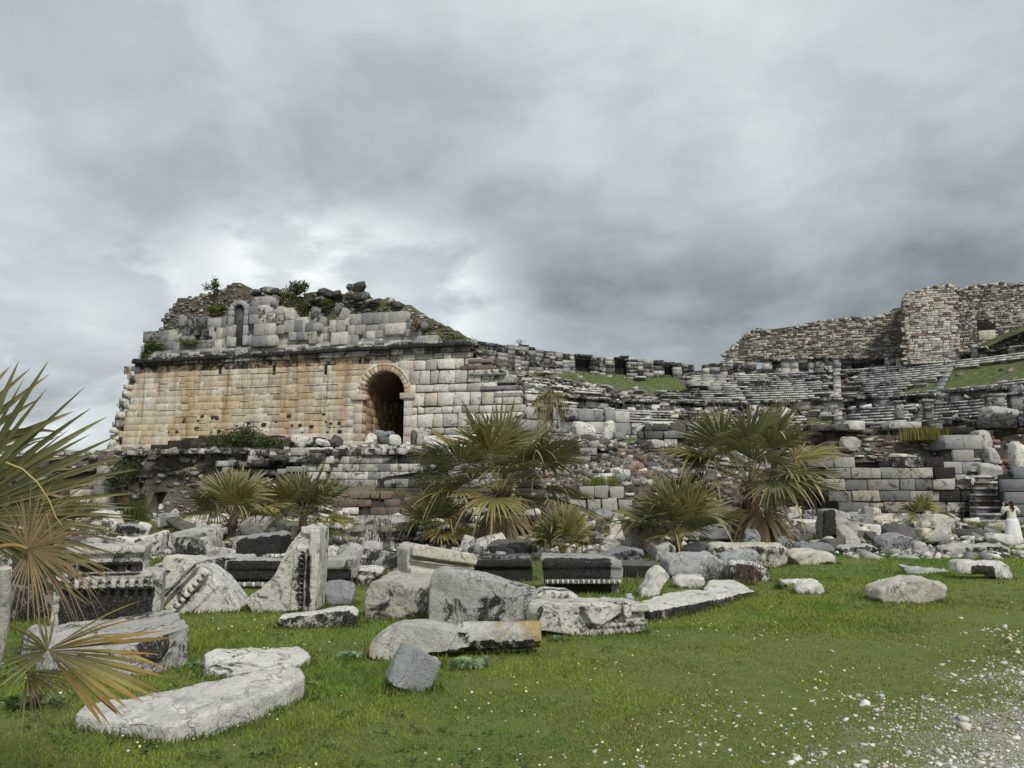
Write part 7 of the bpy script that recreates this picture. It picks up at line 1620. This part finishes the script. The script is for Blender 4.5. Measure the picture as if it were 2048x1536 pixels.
# taller grass hugging the feet of the blocks
def skirt_grass():
    g = np.random.default_rng(66); P = []
    for o in list(COL.objects):
        me = o.data if o.type == 'MESH' else None; root_ = o if o.get('category') else (o.parent if o.parent and o.name.startswith('body') else None)
        if me is None or root_ is None or root_.get('group') is None: continue
        if not ('marble' in root_['group'] or 'boulders on the grass' in root_['group']) or 'palm' in root_.name: continue
        n = len(me.vertices); V = np.empty(n * 3, np.float32); me.vertices.foreach_get('co', V); V = V.reshape(-1, 3) + np.array(root_.location if root_ is not o else o.location)
        lo = V[np.abs(V[:, 2] - gz(V[:, 0], V[:, 1]) - .02) < .05]
        if len(lo) < 4 or lo[:, 1].mean() > 32: continue
        c = V.mean(0); m = int(np.clip(len(lo), 60, 900) * 1.0); q = lo[g.integers(0, len(lo), m)]; d = q - c; d[:, 2] = 0; d /= np.linalg.norm(d, axis=1, keepdims=True) + 1e-9
        P.append(q + d * np.abs(g.normal(0, .07, (m, 1)) + .02) + g.normal(0, .015, (m, 3)))
    P = np.concatenate(P); x, y = P[:, 0], P[:, 1]; n = len(x); z = gz(x, y); a = g.uniform(0, 6.28, n); L = g.uniform(.025, .075, n) * (1 + .015 * y); wd = (.003 + .00035 * y)
    B = np.stack([x, y, z - .01], 1); ld = np.stack([np.cos(a), np.sin(a), 0 * a], 1) * (L * g.uniform(.1, .8, n))[:, None]; sd_ = np.stack([-np.sin(a), np.cos(a), 0 * a], 1) * wd[:, None]; up = np.array([0, 0, 1.])
    V = np.stack([B - sd_, B + sd_, B + sd_ * .8 + ld * .3 + up * (L * .6)[:, None], B - sd_ * .8 + ld * .3 + up * (L * .6)[:, None], B + ld + up * L[:, None]], 1).reshape(-1, 3); i = np.arange(n) * 5
    c = np.array([[.11, .16, .04], [.19, .21, .06], [.26, .21, .09]])[g.choice(3, n, p=[.6, .28, .12])] * g.uniform(.6, 1.3, (n, 1))
    me = mesh_np('grass', V, [np.stack([i, i + 1, i + 2, i + 3], 1), np.stack([i + 3, i + 2, i + 4], 1)], {'col': ('FACE', np.concatenate([c, c]))})
    tag(link('grass', me, M['grass']), 'taller grass blades hugging the feet of the marble blocks', 'grass', kind='stuff')
skirt_grass()

def undergrowth():
    g = np.random.default_rng(91); N = 60000; y = g.uniform(14.5, 37, N); x = g.uniform(-1, 1, N) * (.72 * y + 1); P = np.stack([x, y, 0 * x], 1)
    lim = sst(1.2, -2.0, x - .36 * y + 1.0) * sst(14.5, 18, y) ; lim = np.maximum(lim, sst(28.5, 30.5, y)); k = (fbm(P, .8, 3, 12) * 1.6 + .25 > g.random(N)) & (g.random(N) < lim)
    x, y = x[k], y[k]; n = len(x); z = gz(x, y); a = g.uniform(0, 6.28, n); L = np.exp(g.normal(np.log(.13), .45, n)); wd = .004 + .0004 * y
    B = np.stack([x, y, z - .01], 1); ld = np.stack([np.cos(a), np.sin(a), 0 * a], 1) * (L * g.uniform(.1, .9, n))[:, None]; sd_ = np.stack([-np.sin(a), np.cos(a), 0 * a], 1) * wd[:, None]; up = np.array([0, 0, 1.])
    V = np.stack([B - sd_, B + sd_, B + sd_ * .8 + ld * .3 + up * (L * .6)[:, None], B - sd_ * .8 + ld * .3 + up * (L * .6)[:, None], B + ld + up * L[:, None]], 1).reshape(-1, 3); i = np.arange(n) * 5
    c = np.array([[.07, .095, .03], [.13, .15, .045], [.17, .13, .075], [.09, .065, .045]])[g.choice(4, n, p=[.4, .25, .2, .15])] * g.uniform(.6, 1.3, (n, 1))
    me = mesh_np('undergrowth', V, [np.stack([i, i + 1, i + 2, i + 3], 1), np.stack([i + 3, i + 2, i + 4], 1)], {'col': ('FACE', np.concatenate([c, c]))})
    tag(link('undergrowth', me, M['grass']), 'dark weeds and dry stems growing between the far rows of blocks', 'undergrowth', kind='stuff')
undergrowth()
# ================================================================== visitor
Pp = gpt(2029, 1088); H_ = (1088 - 1003) / FPX * Pp[1]; sc_p = H_ / 1.66
person = empty('person', Pp, 'person in white jacket and long white skirt, back turned, arms raised', 'person')
person.rotation_euler = (0, 0, rad(-8)); person.scale = (sc_p,) * 3
def skin_obj(name, verts, edges, radii, col, mat, parent, sub=2):
    me = bpy.data.meshes.new(name); me.from_pydata([tuple(v) for v in verts], edges, []); o = bpy.data.objects.new(name, me); COL.objects.link(o); o.parent = parent
    bm = bmesh.new(); bm.from_mesh(me); ly = bm.verts.layers.skin.verify(); bm.verts.ensure_lookup_table()
    for i, v in enumerate(bm.verts): r = radii[i]; v[ly].radius = (r, r) if np.isscalar(r) else r
    bm.verts[0][ly].use_root = True; bm.to_mesh(me); bm.free(); o.modifiers.new('skin', 'SKIN').use_smooth_shade = True; s_ = o.modifiers.new('sub', 'SUBSURF'); s_.levels = sub; s_.render_levels = sub
    m_, N_ = new_mat(name + '_surface'); v_ = N_.new('ShaderNodeTexCoord').outputs['Object']; nz_ = N_.noise(v_, 30, 4, .6); finish(N_, N_.mix(nz_, np.array(col) * .8, np.minimum(np.array(col) * 1.15, .85)), .8, nz_, .3, .006); me.materials.append(m_); return o
SKIN = (.42, .26, .18)
bv = [(0, 0, .92), (0, 0, 1.08), (0, -.01, 1.25), (0, -.01, 1.38), (0, 0, 1.44), (0, .01, 1.50), (0, .03, 1.575), (0, .11, 1.545)]; be = [(0, 1), (1, 2), (2, 3), (3, 4), (4, 5), (5, 6), (5, 7)]; br = [(.15, .11), (.12, .09), (.145, .10), (.11, .08), (.052, .052), (.07, .075), (.08, .085), .016]
def limb(pts, rs, start):
    i0 = len(bv); prev = start
    for p, r in zip(pts, rs): bv.append(p); br.append(r); be.append((prev, len(bv) - 1)); prev = len(bv) - 1
    return prev
for sg in (-1, 1):
    limb([(sg * .09, 0, .80), (sg * .10, .0, .48), (sg * .10, -.01, .28), (sg * .10, 0, .08), (sg * .10, .12, .03)], [.085, .055, .05, .038, .035], 0)
    w_ = limb([(sg * .17, .0, 1.36), (sg * .27, .04, 1.24), (sg * .29, .10, 1.14), (sg * .20, .22, 1.32), (sg * .13, .30, 1.44), (sg * .11, .32, 1.49)], [.06, .048, .042, .036, .024, .030], 3)
    for f in range(4):
        dx = (f - 1.5) * .02; limb([(sg * .11 + dx, .33, 1.54), (sg * .105 + dx, .35, 1.565 + .006 * (2 - abs(f - 1.5))), (sg * .09 + dx, .365, 1.56)], [.009, .008, .007], w_)
    limb([(sg * .085, .325, 1.505), (sg * .065, .34, 1.525)], [.010, .008], w_)
skin_obj('body', bv, be, br, SKIN, None, person)
jv = [(0, 0, .86), (0, 0, .98), (0, 0, 1.12), (0, -.01, 1.26), (0, -.01, 1.37), (0, .0, 1.42)]; je = [(0, 1), (1, 2), (2, 3), (3, 4), (4, 5)]; jr = [(.19, .145), (.175, .135), (.16, .125), (.17, .13), (.14, .105), (.075, .07)]
for sg in (-1, 1):
    p0 = 4
    for p, r in (((sg * .18, .0, 1.355), .085), ((sg * .275, .04, 1.24), .072), ((sg * .295, .10, 1.13), .066), ((sg * .20, .22, 1.32), .056), ((sg * .145, .285, 1.41), .045)):
        jv.append(p); jr.append(r); je.append((p0, len(jv) - 1)); p0 = len(jv) - 1
skin_obj('jacket', jv, je, jr, (.70, .68, .62), None, person)
n, K = 48, 10; a = np.linspace(0, 2 * np.pi, n, endpoint=False); V = []
for k in range(K):
    t = k / (K - 1); z = .96 - .93 * t; r = .170 + .10 * t ** .7; V.append(np.stack([np.cos(a) * r * (1.12 + .10 * t * np.sin(9 * a + 1)), np.sin(a) * r * (.9 + .10 * t * np.sin(7 * a)), np.full(n, z) + .012 * np.sin(5 * a) * t], 1))
V = np.concatenate(V); F = [[i * n + j, i * n + (j + 1) % n, (i + 1) * n + (j + 1) % n, (i + 1) * n + j] for i in range(K - 1) for j in range(n)]
mb = MB(); mb.add(V, F, (.78, .78, .80)); o = link('skirt', mb.mesh('skirt', True), M['cloth']); o.parent = person; o.modifiers.new('th', 'SOLIDIFY').thickness = .006
skin_obj('hair', [(0, .0, 1.585), (0, -.045, 1.56), (0, -.085, 1.50), (.0, -.13, 1.42), (0.01, -.15, 1.32), (0.01, -.145, 1.22)], [(i, i + 1) for i in range(5)], [.092, .088, .05, .042, .036, .014], (.025, .018, .014), None, person)
mb = MB()
for sg in (-1, 1): rocks(mb, [(sg * .10, .14, .035)], [(.045, .13, .035)], np.array([PAL['white']]), 0, rots=np.array([np.eye(3)]), jit=.02, n=2)
o = link('shoe', mb.mesh('shoe', True), M['cloth']); o.parent = person
ph_ = empty('camera_phone', Pp + np.array([.0, .36, 1.58]) * sc_p, 'dark phone held up by the person in white', 'phone'); mb = MB(); mb.add(BOXC * [.075, .006, .037], BOXF, (.02, .02, .022)); o = link('phone_case', mb.mesh('phone_case'), M['plain'], ph_, loc=(0, 0, 0)); md = o.modifiers.new('b', 'BEVEL'); md.width = .004
mb = MB(); mb.add(BOXC * [.068, .001, .033] + [0, -.0075, 0], BOXF, (.10, .13, .16)); link('screen', mb.mesh('screen'), M['plain'], ph_, loc=(0, 0, 0))
bpy.context.view_layer.update()
